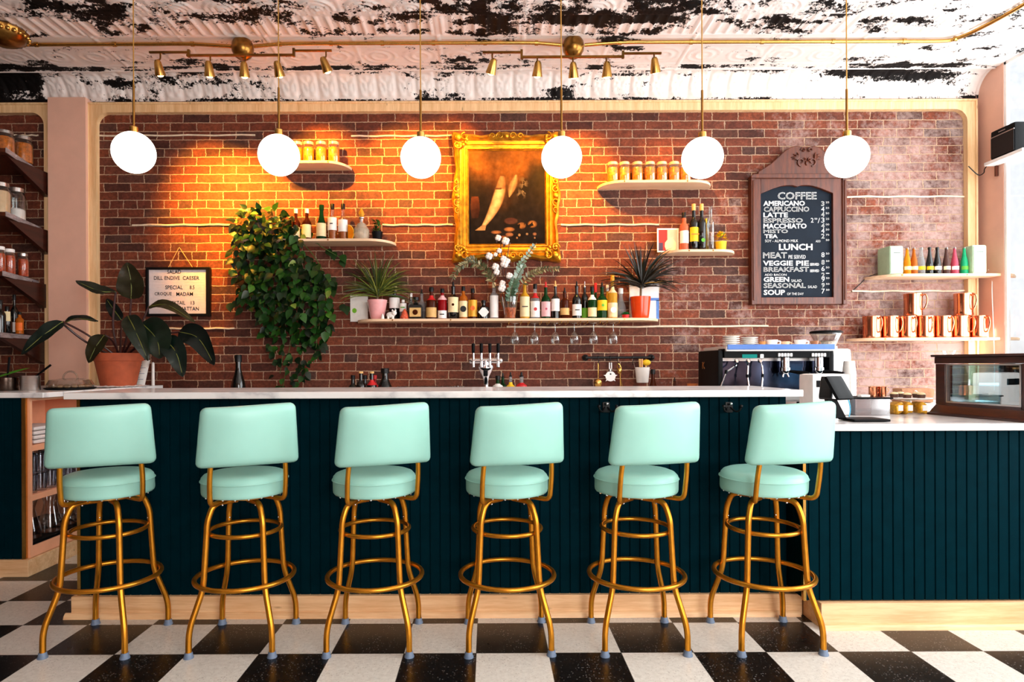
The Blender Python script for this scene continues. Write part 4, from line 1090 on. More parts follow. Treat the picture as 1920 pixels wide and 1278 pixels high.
BT(1041.5, 525, B, 15.5, Y - .02, z, 'dark bottle with short white label and corked pourer', G3, 'spirit', DARKG, WHITEL, (.20, .52), pour=CORK)
BT(1059, 538, B, 17, Y - .02, z, 'dark brown bottle with tan oval label', G3, 'squat', BROWNG, TAN, (.12, .34), pour=True)
BT(1081.5, 526, B, 17.5, Y - .02, z, 'black bottle with low white label and black pourer', G3, 'wine', DARKG, WHITEL, (.08, .38), pour=True, badge=('bar', BLACKM, .25))
BT(1096.5, 525, B, 12.5, YB + .005, z, 'slim dark bottle with bright green label behind the row', G3, 'slim', DARKG, GREENL, (.04, .30), pour=CHROME)
BT(1110.5, 536, B, 16.5, Y - .02, z, 'green bottle with white neck and tan label', G3, 'wine', GREENG, CREAM, (.06, .34), BLACKM, neck=WHITEL)
BT(1117, 528, B, 12, YB + .005, z, 'bottle with bright red cap behind the green bottles', G3, 'spirit', GREENG, None, cap=REDL, caph=.2)
BT(1129, 528, B, 19, Y - .02, z, 'black and green bottle with wide yellow label', G3, 'wine', GREENG, YELLOWL, (.22, .50), pour=True, badge=('disc', GREENL, .14))
BT(1139, 532, B, 13, YB + .005, z, 'golden bottle with white cap behind the yellow labels', G3, 'spirit', GOLDG, None, cap=WHITEL, caph=.12)
BT(1148.5, 515, B, 18, Y - .02, z, 'tall yellow bottle with gold foil neck and white labels', G3, 'spirit', GOLDG, CREAM, (.03, .36), GOLDL, neck=CREAM, badge=('disc', WHITEL, .3))
BT(1164, 538, B, 19, YB, z, 'clear round decanter bottle left of the small green succulent', G3, 'cham', PALEG, None, cap=WHITEL, caph=.12)
x = PX(1173, Y - .05); t = thing('succulent', 'small green succulent in front of the orange pot', 'plant', (x, Y - .05, z))
mb = MB(); pot(mb, x, Y - .05, z, .022, .028, .028); mb.build('pot', REDL, t)
mb = MB()
for k in range(34):
    a = k*2.4; el = .1 + k*.035; mb_d = (math.cos(a)*math.cos(el), math.sin(a)*math.cos(el), math.sin(el)); leaf(mb, (x, Y - .05, z + .024), mb_d, (0, 0, 1), .048 - k*.0006, .02, .1, rnd.choice([(30, 120, 50), (50, 150, 70), (24, 90, 40)]), 'oval', 4, .4)
mb.build('foliage', FOLI, t, sharp=0)
# figurines
x = PX(734, Y - .07); zz = z; t = thing('pig_figurine', 'small white pig figurine standing in front of the pink pot', 'figurine', (x, Y - .07, z))
mb = MB(); mb.ball((x - .006, Y - .07, z + .032), (.034, .024, .024)); mb.ball((x + .022, Y - .082, z + .046), (.021, .02, .020)); mb.lathe([(.009, 0), (.009, .006)], (x + .026, Y - .104, z + .040), 12, M3=Matrix.Rotation(PI/2, 3, 'X'))
for sx, sy in ((-.024, -.012), (-.024, .012), (.012, -.012), (.012, .012)): mb.tube([(x + sx, Y - .07 + sy, z + .025), (x + sx, Y - .07 + sy, z + .001)], .008, 8)
for s in (-1, 1): mb.ball((x + .022 + s*.012, Y - .084, z + .066), (.006, .004, .008), 8, 6)
mb.build('body', WHITEC, t)
x = PX(717.5, Y - .08); t = thing('salt_shaker', 'tiny white cone ornament between pink pot and pig figurine', 'ornament', (x, Y - .08, z))
mb = MB(); mb.lathe([(0, 0), (.014, 0), (.012, .02), (.006, .036), (.003, .042), (0, .043)], (x, Y - .08, z), 14, False, False); mb.build('body', WHITEC, t)
x = PX(759, Y - .06); t = thing('pine_cone_ornament', 'orange red pine cone ornament on the long shelf', 'ornament', (x, Y - .06, z))
mb = MB(); mb.lathe([(0, 0), (.03, 0), (.033, .012), (.028, .03), (.018, .055), (.006, .078), (0, .082)], (x, Y - .06, z), 24, False, False, wob=lambda r, a, q: r*(1 + .16*math.sin(6*a + q*130))); mb.build('body', M('coral_glaze', (214, 92, 60), .35, var=.25, scale=60), t)
# vase of cotton and eucalyptus
x, Yv = PX(956, Y - .05), Y - .05; t = thing('flower_vase', 'glass vase of cotton stems and eucalyptus below the gilt painting', 'vase of stems', (x, Yv, z))
mb = MB(); mb.lathe([(0, 0), (.040, 0), (.044, .006), (.058, .12), (.066, .168), (.0655, .17)], (x, Yv, z + .0004), 28, False, False); mb.build('vase', CLEAR, t)
mb = MB(); mb.lathe([(0, .006), (.040, .006), (.051, .085), (0, .085)], (x, Yv, z), 24, False, False); mb.build('stones', M('terracotta_stones', (196, 96, 50), .5, var=.4, scale=70), t)
mf = MB(); mst = MB(); mc = MB(); mbur = MB()
def sprig(pts, L0, L1, cols, n, kind, wd=.6):
    pth = smooth_path([P(a, b, d) for a, b, d in pts], 8); mst.tube(pth, .0028, 6, col=(96, 84, 58))
    m0 = int(len(pth)*.30)
    for k in range(n):
        i = m0 + int((len(pth) - m0 - 2)*k/n); b = pth[i]; ax = (pth[i + 1] - pth[i]).normalized()
        for s in (-1, 1):
            sd = ax.cross(Vector((0, -1, 0))).normalized()*s
            d = sd*.8 + ax*.55 + Vector((0, rnd.uniform(-.6, .1), rnd.uniform(-.25, .25))); L = L0 + (L1 - L0)*k/n
            leaf(mf, b, d, (rnd.uniform(-.4, .4), -1, .5), L*rnd.uniform(.8, 1.15), L*wd, .3, rnd.choice(cols), kind, 4, .1)
EU = [(150, 172, 158), (120, 150, 130), (176, 192, 178), (98, 128, 108)]
OL = [(92, 96, 62), (120, 116, 80), (70, 80, 50), (150, 140, 100)]
sprig([(952, 592, Yv), (962, 540, Yv - .01), (978, 495, Yv - .02), (1006, 455, Yv - .03)], .052, .026, EU, 17, 'round', .85)
sprig([(954, 592, Yv), (960, 545, Yv - .03), (972, 515, Yv - .05), (985, 492, Yv - .06)], .05, .03, EU, 11, 'round', .85)
sprig([(950, 592, Yv), (925, 530, Yv), (895, 495, Yv - .02), (862, 500, Yv - .03), (846, 528, Yv - .04)], .05, .034, OL, 20, 'oval', .36)
sprig([(948, 592, Yv), (922, 520, Yv + .03), (890, 488, Yv + .01), (868, 490, Yv)], .05, .034, OL, 14, 'oval', .36)
sprig([(955, 592, Yv), (985, 525, Yv), (1015, 506, Yv), (1052, 504, Yv)], .046, .03, OL, 18, 'oval', .4)
sprig([(954, 592, Yv), (958, 545, Yv - .05), (966, 520, Yv - .07)], .05, .04, [(60, 84, 60), (84, 110, 84)], 8, 'round', .8)
for pts in ([(951, 592, Yv), (944, 520, Yv - .02), (938, 450, Yv - .03)], [(952, 592, Yv), (948, 520, Yv - .03), (955, 455, Yv - .04)], [(950, 592, Yv), (935, 520, Yv - .03), (918, 480, Yv - .04)]):
    mst.tube(smooth_path([P(a, b, d) for a, b, d in pts], 6), .003, 6, col=(70, 44, 30))
for (a, b, r) in ((948, 452, 7.5), (934, 446, 6), (917, 480, 7), (936, 470, 5), (946, 494, 8), (929, 500, 7), (931, 510, 6), (941, 540, 7.5), (955, 517, 6.5), (944, 485, 6), (929, 477, 4), (942, 531, 6), (952, 489, 5)):
    c = P(a, b, Yv - .045); rr = S(r, Yv)
    mc = MB()
    for k in range(4):
        an = k*PI/2 + .4; mc.ball((c.x + rr*.42*math.cos(an), c.y - rr*.2, c.z + rr*.42*math.sin(an)), rr*.62, 8, 6)
    for k in range(4):
        an = k*PI/2 + 1.2; leaf(mbur, (c.x, c.y + rr*.5, c.z), (math.cos(an), .1, math.sin(an)), (0, -1, 0), rr*1.5, rr*.6, 0, (70, 40, 24), 'oval', 3)
    mc.build('cotton_boll', M('cotton', (240, 228, 220), .95, var=.06, bmp=.3, scale=90), t)
mst.build('stems', FOLI, t); mf.build('foliage', FOLI, t, sharp=0, weld=False); mbur.build('husks', FOLI, t, sharp=0)
# hanging wine glasses
wg = None
for i, px in enumerate((965.5, 1002.5, 1041, 1076.8, 1113, 1150)):
    x = PX(px, Y - .06, 603); zt_ = z3 - .036
    lab = 'upside-down wine glass hanging under the long shelf, %s' % ['leftmost', 'second from left', 'third from left', 'third from right', 'second from right', 'rightmost'][i]
    if wg is None:
        wg = thing('wine_glass', lab, 'glass', (x, Y - .06, zt_), 'hanging wine glasses')
        m_ = MB(); m_.lathe([(0, 0), (.032, -.001), (.032, -.003), (.006, -.008), (.004, -.012)], (x, Y - .06, zt_), 24, False, False); m_.build('foot', CLEAR, wg)
        m_ = MB(); m_.lathe([(.004, -.012), (.0035, -.05), (.005, -.066)], (x, Y - .06, zt_), 12, False, False); m_.build('stem', CLEAR, wg)
        m_ = MB(); m_.lathe([(.005, -.066), (.020, -.078), (.033, -.100), (.037, -.122), (.034, -.146), (.030, -.160)], (x, Y - .06, zt_), 26, False, False); m_.build('bowl', CLEAR, wg)
    else: dup(wg, (x, Y - .06, zt_), lab)
# S5 -------------------------------------------------------------------
z, yf, _ = SHELVES['s5']; Y = WY - .09; B = 467; G5 = 'bottles on the short right shelf'
x0, x1 = PX(1232.5, WY - .06), PX(1273, WY - .06); zt_ = PZ(1250, 428, WY - .06)
t = thing('picture_card', 'white framed picture card of a pale jar on red ground', 'picture', ((x0 + x1)/2, WY - .06, z))
mb = MB(); mb.box(x0, x1, WY - .064, WY - .056, z + .0005, zt_); mb.build('card', WHITEL, t)
mb = MB(); mb.box(x0 + .012, (x0 + x1)/2 - .005, WY - .0652, WY - .0642, z + .012, zt_ - .012, (176, 40, 30)); mb.box((x0 + x1)/2 - .005, x1 - .012, WY - .0652, WY - .0642, z + .012, zt_ - .012, (236, 190, 160)); mb.box(x0 + .012, x0 + .045, WY - .0656, WY - .0654, z + .012, z + .075, (70, 50, 80))
mb.build('print', VCOL, t, weld=False)
mb = MB(); c = ((x0 + x1)/2 + .02, z + .065); q = [(0, -.05), (.035, -.05), (.046, -.02), (.044, .01), (.028, .03), (.018, .04), (.022, .052), (-.022, .052), (-.018, .04), (-.028, .03), (-.044, .01), (-.046, -.02), (-.035, -.05)]
mb.prism([(c[0] + a, c[1] + b) for a, b in q], WY - .0668, WY - .0658, 'xz'); mb.build('printed_jar', CREAM, t)
bottle(1282.5, 394, B, 16.5, Y, z, 'rose bottle with white label at left of the short right shelf', G5, 'slim', ROSEG, WHITEL, (.2, .52), BLACKM)
bottle(1301, 378, B, 16, Y, z, 'black corked bottle with yellow and orange label', G5, 'slim', DARKG, YELLOWL, (.2, .5), CORK, caph=.14, badge=('bar', ORANGEL, .45))
bottle(1316, 378, B, 15.5, Y, z, 'black corked bottle with small green leaf emblem', G5, 'slim', DARKG, DARKG, (.15, .3), CORK, caph=.14, badge=('disc', GREENL, .24))
bottle(1324, 403, B, 9, WY - .035, z, 'small yellow bottle peeping out behind the black corked pair', G5, 'slim', GOLDG, None, cap=YELLOWL)
bottle(1332.5, 383, B, 14, Y, z, 'slim clear bottle of pale yellow liqueur', G5, 'slim', PALEG, None, cap=CLEAR, liquid=GOLDG)
x = PX(1352, Y); t = thing('flower_pot', 'small yellow pot of yellow flowers, right end of short shelf', 'flowers', (x, Y, z))
mb = MB(); pot(mb, x, Y, z, .036, .044, .075); mb.build('pot', YELLOWL, t)
mb = MB()
for k in range(60):
    a = rnd.uniform(0, 2*PI); el = rnd.uniform(.0, 1.5); c = Vector((x + .034*math.cos(a)*math.cos(el), Y + .034*math.sin(a)*math.cos(el), z + .085 + .05*math.sin(el)))
    leaf(mb, c, (math.cos(a)*math.cos(el), math.sin(a)*math.cos(el), math.sin(el) + .2), (0, 0, 1), .028, .018, .2, rnd.choice([(240, 190, 10), (250, 206, 30), (224, 160, 10), (120, 150, 40)]), 'oval', 3)
mb.build('flowers', FOLI, t, sharp=0)
# S6 -------------------------------------------------------------------
z, yf, _ = SHELVES['s6']; Y = WY - .12; B = 512.5
MINTP = M('mint_speaker_shell', (176, 206, 170), .4, var=.04)
MINTG_ = M('mint_speaker_grille', (196, 222, 196), .55, var=.05, scale=400, bmp=.05)
def mint_speaker(pa, pb, top, lab, dep=.15):
    Yf = WY - .205; x0, x1 = PX(pa, Yf), PX(pb, Yf); zt_ = PZ((pa + pb)/2, top, Yf)
    t_ = thing('tabletop_speaker', lab, 'speaker', ((x0 + x1)/2, Yf + dep/2, z), 'mint speakers')
    m_ = MB(); m_.rbox(((x0 + x1)/2, Yf + dep/2, (z + zt_)/2), ((x1 - x0)/2, dep/2, (zt_ - z)/2), .012, (6, 6, 6)); m_.build('shell', MINTP, t_)
    m_ = MB(); m_.box(x0 + .008, x1 - .008, Yf - .003, Yf + .002, z + .010, zt_ - .012); m_.build('grille', MINTG_, t_)
    m_ = MB(); xm = (x0 + x1)/2
    for k in range(6): m_.box(xm - .024 + k*.0085, xm - .018 + k*.0085, Yf - .0042, Yf - .0032, zt_ - .058, zt_ - .053)
    m_.build('badge', BLACKM, t_)
mint_speaker(1668.6, 1695, 460, 'mint green tabletop speaker at left end of the soda bottle row', .16)
mint_speaker(1824, 1851, 458.5, 'mint green tabletop speaker at right end of the soda bottle row', .10)
G6 = 'soda bottles between the mint speakers'
for px, g, lb, lab in ((1701, ORANGG, CREAM, 'bright orange soda bottle beside the left mint speaker'), (1713.5, AMBERG, CREAM, 'amber brown soda bottle, second in the row'), (1727.5, PALEG, YELLOWL, 'clear soda bottle with pale yellow label'),
                       (1743, DARKG, YELLOWL, 'solid black soda bottle in the middle of the row'), (1757.5, DARKG, WHITEL, 'near black soda bottle with white label'), (1774.5, SMOKEG, CREAM, 'smoky brown soda bottle with cream label'), (1790, PINKG, WHITEL, 'pink red soda bottle, second from right'), (1808, MINTG, GREENL, 'green soda bottle beside the right mint speaker')):
    bottle(px, 461, B, 12.8, Y - .03, z, lab, G6, 'soda', g, lb, (.17, .30), g if g in (DARKG,) else CLEAR, caph=.03, kindname='soda_bottle')
# S7 copper mugs --------------------------------------------------------
z, yf, _ = SHELVES['s7']; Y = WY - .12; mug = None; R = .066; HM = .172
mugs = [(1634.5, 0, 'leftmost of the lower row'), (1668, 0, 'second from left in the lower row'), (1701, 0, 'third from left in the lower row'), (1734, 0, 'middle one of the lower row'), (1767, 0, 'third from right in the lower row'), (1800, 0, 'second from right in the lower row'), (1834, 0, 'rightmost of the lower row'), (1712, 1, 'left one stacked on top'), (1806.5, 1, 'right one stacked on top')]
for i, (px, lv, nm) in enumerate(mugs):
    x = PX(px, Y, 600); zz = z + lv*(HM + .0035); lab = 'copper mug on the lowest right shelf, ' + nm
    if mug is None:
        mug = thing('copper_mug', lab, 'mug', (x, Y, zz), 'copper mugs')
        m_ = MB(); m_.lathe([(0, 0), (R*.96, 0), (R*.98, .004), (R*.955, .03), (R*.95, HM*.6), (R*.99, HM - .008), (R, HM - .003), (R*.985, HM), (R*.95, HM - .004), (R*.93, .012), (0, .010)], (x, Y, zz), 40, False, False); m_.build('body', COPPER, mug)
        m_ = MB(); m_.tube(smooth_path([(x + .012, Y - R*.95, zz + HM*.86), (x + .016, Y - R - .022, zz + HM*.92), (x + .018, Y - R - .034, zz + HM*.65), (x + .016, Y - R - .016, zz + HM*.32), (x + .012, Y - R*.92, zz + HM*.26)], 6), .0055, 8); m_.build('handle', COPPER, mug)
    else:
        o = dup(mug, (x, Y, zz), lab); o.rotation_euler.z = rnd.uniform(-.35, .5)
# wires
def wire(lab, pts, r, mat, cat='cable'):
    m_ = MB(); m_.tube(smooth_path(pts, 6), r, 6); return tag(m_.build('cable', mat), lab, cat)
x6 = XR - .012
wire('white cord running down the pink wall beside the right shelves', [P(1853, 505, WY - .10), P(1860, 515, 4.93), (x6, 4.90, PZ(1864, 545, 4.9)), (x6, 4.89, PZ(1866, 600, 4.9)), (x6, 4.88, PZ(1868, 660, 4.9)), (x6, 4.88, 1.0)], .0035, WHITEP)
wire('thin dark wire on the brick left of the mint speaker shelf', [P(1660, 508, WY - .05), P(1628, 519, WY - .006), P(1612, 533, WY - .005), P(1597, 547, WY - .004)], .003, BLACKM)
# ================================================================== WALL PIECES
# gilt framed painting
Yp = WY - .07
A, Bc = P(849, 249, Yp), P(1050, 488, Yp); fx0, fx1, fz1, fz0 = A.x, Bc.x, A.z, Bc.z
ix0, ix1, iz1, iz0 = PX(880, Yp), PX(1023, Yp), PZ(950, 281, Yp), PZ(950, 456, Yp)
t = thing('framed_painting', 'dark still life of hanging fish in ornate gilt frame', 'painting', ((fx0 + fx1)/2, WY, fz0))
def frame_loops(mbx, loops, wob=None, nseg=28):
    """loops: (inset fraction 0 outer..1 inner, y)"""
    rows = []
    for f, y in loops:
        a0, a1 = fx0 + (ix0 - fx0)*f, fx1 + (ix1 - fx1)*f; c0, c1 = fz0 + (iz0 - fz0)*f, fz1 + (iz1 - fz1)*f
        r = []
        for (p, q) in (((a0, c0), (a1, c0)), ((a1, c0), (a1, c1)), ((a1, c1), (a0, c1)), ((a0, c1), (a0, c0))):
            for k in range(nseg):
                s = k/nseg; x, z_ = p[0] + (q[0] - p[0])*s, p[1] + (q[1] - p[1])*s
                w = wob(f, s) if wob else 0
                cx_, cz_ = (a0 + a1)/2, (c0 + c1)/2
                r.append((x + (x - cx_)/(a1 - a0)*2*w, y - abs(w)*.5, z_ + (z_ - cz_)/(c1 - c0)*2*w))
        r.append(r[0]); rows.append(r)
    mbx.grid(rows)
GILT = M('gilt_gesso', (216, 152, 36), .33, .75, var=.28, scale=24, bmp=.25)
mb = MB()
frame_loops(mb, [(0.0, WY - .004), (0.0, Yp + .02), (.06, Yp - .005), (.22, Yp - .022), (.34, Yp - .012), (.46, Yp + .006), (.54, Yp + .008), (.58, Yp - .004), (.66, Yp - .004), (.70, Yp + .008), (.80, Yp + .012), (.84, Yp + .004), (.90, Yp + .004), (1.0, Yp + .022)],
            lambda f, s: (.012*(math.cos(s*2*PI*2)) - .004 + .004*math.sin(s*40)) if f < .30 else 0, 40)
mb.build('frame', GILT, t, sharp=30)
mb = MB()
def curl(cx_, cz_, s, a0, turns=1.3, y=Yp - .022, r=.007):
    pts = []
    for k in range(22):
        q = k/21; rad = s*(1 - q*.82); a = a0 + q*turns*2*PI; pts.append((cx_ + rad*math.cos(a), y - .012*math.sin(q*PI), cz_ + rad*math.sin(a)))
    mb.tube(pts, [r*(1 - .5*k/21) for k in range(22)], 7)
for sx, sz, cx_, cz_ in ((1, 1, fx0 + .05, fz0 + .05), (-1, 1, fx1 - .05, fz0 + .05), (1, -1, fx0 + .05, fz1 - .05), (-1, -1, fx1 - .05, fz1 - .05)):
    mb = MB(); curl(cx_ + sx*.045, cz_ - sz*.012, .034, PI*.5, 1.2*sx); curl(cx_ - sx*.012, cz_ + sz*.05, .034, 0, -1.2*sx); mb.ball((cx_ - sx*.01, Yp - .030, cz_ - sz*.008), (.028, .018, .028), 12, 8)
    for k in range(6):
        a = math.atan2(sz, sx) + (k - 2.5)*.42; mb.ball((cx_ + .060*math.cos(a), Yp - .024, cz_ + .060*math.sin(a)), (.016, .012, .016), 8, 6)
    mb.build('corner_ornament', GILT, t, sharp=60, weld=False)
for cx_, cz_, h_ in (((fx0 + fx1)/2, fz1 - .035, 1), ((fx0 + fx1)/2, fz0 + .035, 1), (fx0 + .035, (fz0 + fz1)/2, 0), (fx1 - .035, (fz0 + fz1)/2, 0)):
    mb = MB()
    for s in (-1, 1):
        if h_: curl(cx_ + s*.05, cz_, .030, PI*(s < 0), 1.3*s); curl(cx_ + s*.11, cz_, .022, PI*(s < 0), 1.3*s)
        else: curl(cx_, cz_ + s*.05, .030, PI/2*s, 1.3*s); curl(cx_, cz_ + s*.11, .022, PI/2*s, 1.3*s)
    mb.ball((cx_, Yp - .03, cz_), (.022, .016, .022), 10, 7)
    mb.build('cartouche', GILT, t, sharp=60, weld=False)
def mixcol(a, b, k): k = max(0, min(1, k)); return tuple(a[i]*(1 - k) + b[i]*k for i in range(3))
def paint(u, v):
    n1 = noise.fractal(Vector((u*4, v*4, 1)), 1, 2, 4); n2 = noise.fractal(Vector((u*14, v*14, 7)), 1, 2, 3)
    c = mixcol((112, 66, 22), (78, 42, 16), min(1, v*1.3 + .25*n1))
    dk = sstep(-.1, .25, (v - .16) - .55*u + .05*n1) if u < .35 else sstep(.0, .35, (v - .30) + .10*n1 + max(0, u - .55)*.9)
    c = mixcol(c, (22, 13, 8), dk); c = mixcol(c, (14, 9, 7), sstep(.55, .9, v) * .8)
    if abs(u - .085) < .06 - .02*abs((v - .6)/.12)**2 and .49 < v < .72: c = mixcol(c, mixcol((96, 44, 20), (44, 20, 12), (v - .49)/.23), .75)
    # pale hanging fish
    s = (v - .27)/.58
    if 0 < s < 1:
        xc_ = .44 - .07*s - .22*s**2.4; w = .098*(math.sin(PI*min(1, s*.92 + .06)))**.7*(1 - .25*s)
        d = (u - xc_)/w
        if abs(d) < 1:
            fc = mixcol((190, 160, 112), (116, 80, 44), abs(d)**2 + .35*n2); fc = mixcol(fc, (120, 72, 36), .6*(s < .24) + .3*max(0, d)); c = mixcol(fc, c, sstep(.72, 1.0, abs(d)))
            if .22 < s < .25 and d < .2: c = (80, 50, 30)
        if s > .9 and abs(u - xc_) < .05*(s - .88)/.12 + .015: c = (150, 116, 76)
    s = (v - .26)/.24
    if 0 < s < 1:
        xc_ = .62 - .09*s; w = .065*math.sin(PI*min(1, s*.9 + .08)); d = (u - xc_)/max(w, .001)
        if abs(d) < 1: c = mixcol(mixcol((160, 128, 84), (84, 56, 32), abs(d) + .4*n2), c, sstep(.6, 1.0, abs(d)))
    for cx_, cy_, rr in ((.72, .36, .07), (.72, .44, .05), (.66, .46, .04)):
        q = math.hypot(u - cx_, (v - cy_)*.6)
        if q < rr and n2 > .05: c = mixcol((110, 94, 70), c, q/rr)
    for k, (cx_, cy_, rx, ry, cc) in enumerate(((.36, .87, .08, .022, (176, 118, 66)), (.53, .84, .08, .028, (188, 130, 72)), (.53, .895, .06, .026, (190, 132, 84)), (.69, .80, .065, .04, (190, 128, 56)), (.83, .785, .07, .045, (200, 138, 60)), (.55, .75, .10, .04, (64, 34, 30)), (.76, .89, .02, .015, (200, 168, 120)), (.86, .89, .03, .02, (170, 120, 84)), (.66, .90, .02, .018, (206, 172, 120)), (.63, .93, .015, .014, (180, 140, 90)), (.86, .93, .012, .014, (190, 150, 110)), (.45, .92, .07, .016, (140, 84, 50)))):
        q = ((u - cx_)/rx)**2 + ((v - cy_)/ry)**2
        if q < 1 and (k not in (3, 4) or n2 > -.12): c = mixcol(mixcol(cc, (60, 34, 22), .35 + q*.5 + .3*n2), c, sstep(.5, 1.0, q))
    return tuple(int(max(0, min(255, x + 10*n2))) for x in c)
NU, NV = 190, 230; Yc = Yp + .024; mb = MB()
xs_ = [ix0 - .004 + (ix1 - ix0 + .008)*i/NU for i in range(NU + 1)]; zs_ = [iz1 + .004 - (iz1 - iz0 + .008)*j/NV for j in range(NV + 1)]
mb.grid([[(x, Yc, z_) for x in xs_] for z_ in zs_]); cv = mb.build('canvas', PAINTC, t, sharp=0, weld=False, normals=False)
ca = cv.data.color_attributes.new('Col', 'FLOAT_COLOR', 'POINT'); buf = []
for j in range(NV + 1):
    for i in range(NU + 1): buf += rgb(paint(i/NU, j/NV))
ca.data.foreach_set('color', buf)
# chalkboard menu -----------------------------------------------------
Yk = WY - .05
k0, k1, kt, kb = PX(1408, Yk), PX(1586.5, Yk), PZ(1497, 334, Yk), PZ(1497, 570, Yk)
t = thing('chalkboard_menu', 'carved wood framed chalkboard menu headed COFFEE on the brick', 'menu board', ((k0 + k1)/2, WY, kb))
b0, b1, bt, bb = PX(1427, Yk), PX(1563, Yk), PZ(1495, 350, Yk), PZ(1495, 557, Yk)
mb = MB(); mb.box(b0 - .03, b1 + .03, WY - .025, WY - .008, bb - .03, bt + .03); mb.build('slate', M('blackboard_slate', (17, 27, 39), .7, var=.14, scale=9, spec=.2), t)
mb = MB(); Yf = Yk - .004
mb.box(k0 + .03, b0, Yf, WY - .004, kb, kt); mb.box(b1, k1 - .03, Yf, WY - .004, kb, kt); mb.box(b0, b1, Yf, WY - .004, kb, bb)
# scalloped top rail
n = 40; top = [(b0 + (b1 - b0)*i/n) for i in range(n + 1)]
def scal(i):
    u = i/n; v = abs(u - .5)*2
    return bt - .030*(1 - math.cos(min(1, v*1.0)*PI))/2*1.0*(v**1.5)*1.0 - .06*max(0, v - .35)**1.2 + (.0 if v > .12 else -.012*(1 - v/.12))
pts = [(top[i], scal(i) + .012) for i in range(n + 1)] + [(b1, kt), (b0, kt)]
mb.prism(pts, Yf, WY - .004, 'xz')
mb.build('frame', WALNUT, t, bevel=.003)
mb = MB()
for xx in (k0, k1 - .032):
    mb.box(xx, xx + .032, Yk - .016, WY - .003, kb - .004, kt + .012)
    mb.tube([(xx + .016, Yk - .016, kb + .03), (xx + .016, Yk - .016, kt - .02)], .008, 8)
mb.build('side_post', WALNUT, t, bevel=.004)
# crest
def cz(px, py): p = P(px, py, Yk); return (p.x, p.z)
out = [cz(*q) for q in ((1419, 335), (1421, 322), (1432, 315), (1446, 306), (1460, 293), (1472, 282), (1484, 275), (1494, 273), (1503, 275), (1510, 280), (1517, 275), (1526, 273), (1536, 276), (1545, 283), (1556, 296), (1566, 309), (1576, 318), (1581, 326), (1582, 335))]
mb = MB(); mb.prism(out, Yk - .006, WY - .006, 'xz'); cr = mb.build('crest', WALNUT, t, bevel=.006)
mb = MB(); mb.prism([(k0 - .004, kt - .004), (k1 + .004, kt - .004), (k1 + .004, kt + .016), (k1 - .02, kt + .030), (k0 + .02, kt + .030), (k0 - .004, kt + .016)], Yk - .024, WY - .006, 'xz'); mb.build('cornice', WALNUT, t, bevel=.004)
mb = MB()
def curl2(px, py, s, a0, turns, r=.006, yy=Yk - .010):
    c = cz(px, py); pts = []
    for k in range(18):
        q = k/17; rad = s*(1 - q*.8); a = a0 + q*turns*2*PI; pts.append((c[0] + rad*math.cos(a), yy - .006*math.sin(q*PI), c[1] + rad*math.sin(a)))
    mb.tube(pts, [r*(1 - .4*k/17) for k in range(18)], 6)
for s in (-1, 1):
    curl2(1511 + s*6, 282, .020, PI*(s < 0), 1.1*s); curl2(1511 + s*10, 304, .034, -PI/2, 1.0*s); curl2(1511 + s*5, 300, .014, PI/2, 1.1*s)
    for k in range(6):
        a = .15 + k*.28; c = cz(1511 + s*15, 296); L = .05 + .012*(k % 2)
        mb.tube([(c[0], Yk - .010, c[1] - .02), (c[0] + s*L*.5*math.cos(a), Yk - .016, c[1] + L*.6*math.sin(a) - .015), (c[0] + s*L*math.cos(a*.9), Yk - .009, c[1] + L*math.sin(a*.9) - .02)], [.004, .007, .003], 6)
mb.ball((cz(1511, 306)[0], Yk - .010, cz(1511, 306)[1]), (.012, .010, .02), 8, 6)
mb.build('carving', WALNUT, cr, sharp=60, weld=False)
CHALK = M('white_chalk', (226, 226, 224), .9, var=.12, scale=160)
mb = MB(); Yt = WY - .0262
def line(body, xa, xb, ya, yb, outline=0, bold=0):
    m_ = MB(); text_into(m_, body, PX(xa, Yt), PX(xb, Yt), PZ(xa, ya, Yt), PZ(xa, yb, Yt), Yt, outline=outline, bold=bold); m_.build('lettering', CHALK, t, weld=False, sharp=0, normals=False)
OL_ = .022
line('COFFEE', 1459, 1532, 360, 374, OL_); line('AMERICANO', 1432, 1510, 376.5, 386, 0, .03); line('CAPPUCCINO', 1433, 1518, 387.5, 397, OL_)
line('LATTE', 1432, 1478, 398.5, 407.5, 0, .03); line('ESPRESSO', 1432, 1506, 409, 417.5, OL_); line('MACCHIATO', 1432, 1513, 419, 428.5, 0, .03)
line('MISTO', 1432, 1478, 430, 437, OL_); line('TEA', 1434, 1459, 439, 446.5, 0, .03); line('SOY - ALMOND MILK', 1435, 1497, 449, 454); line('ADD', 1530, 1539, 450, 454)
line('LUNCH', 1461, 1524, 457, 469, 0, .03); line('MEAT', 1431, 1476, 473, 484, OL_); line('PIE SERVED', 1479, 1511, 478, 485)
line('VEGGIE', 1431, 1487, 488.5, 498, 0, .03); line('PIE', 1493, 1517, 488.5, 498, 0, .03); line('SERVED', 1519, 1536, 493, 498, 0, .02); line('BREAKFAST', 1432, 1517, 500.5, 509.5, OL_); line('SERVED', 1519, 1536, 505, 510, 0, .02)
line('ADD BACON', 1434, 1475, 513, 517); line('GREEN', 1432, 1480, 519, 528.5, 0, .03); line('SALAD', 1484, 1503, 523.5, 528.5); line('SEASONAL', 1432, 1511, 530.5, 540, OL_); line('SALAD', 1515, 1532, 535, 540)
line('SOUP', 1432, 1472, 543, 553, 0, .03); line('OF THE DAY', 1476, 1507, 548.5, 553)
line('2', 1521, 1526, 408.5, 417); line('50', 1528, 1533, 408.5, 411.5); line('/', 1534, 1538, 408.5, 418)
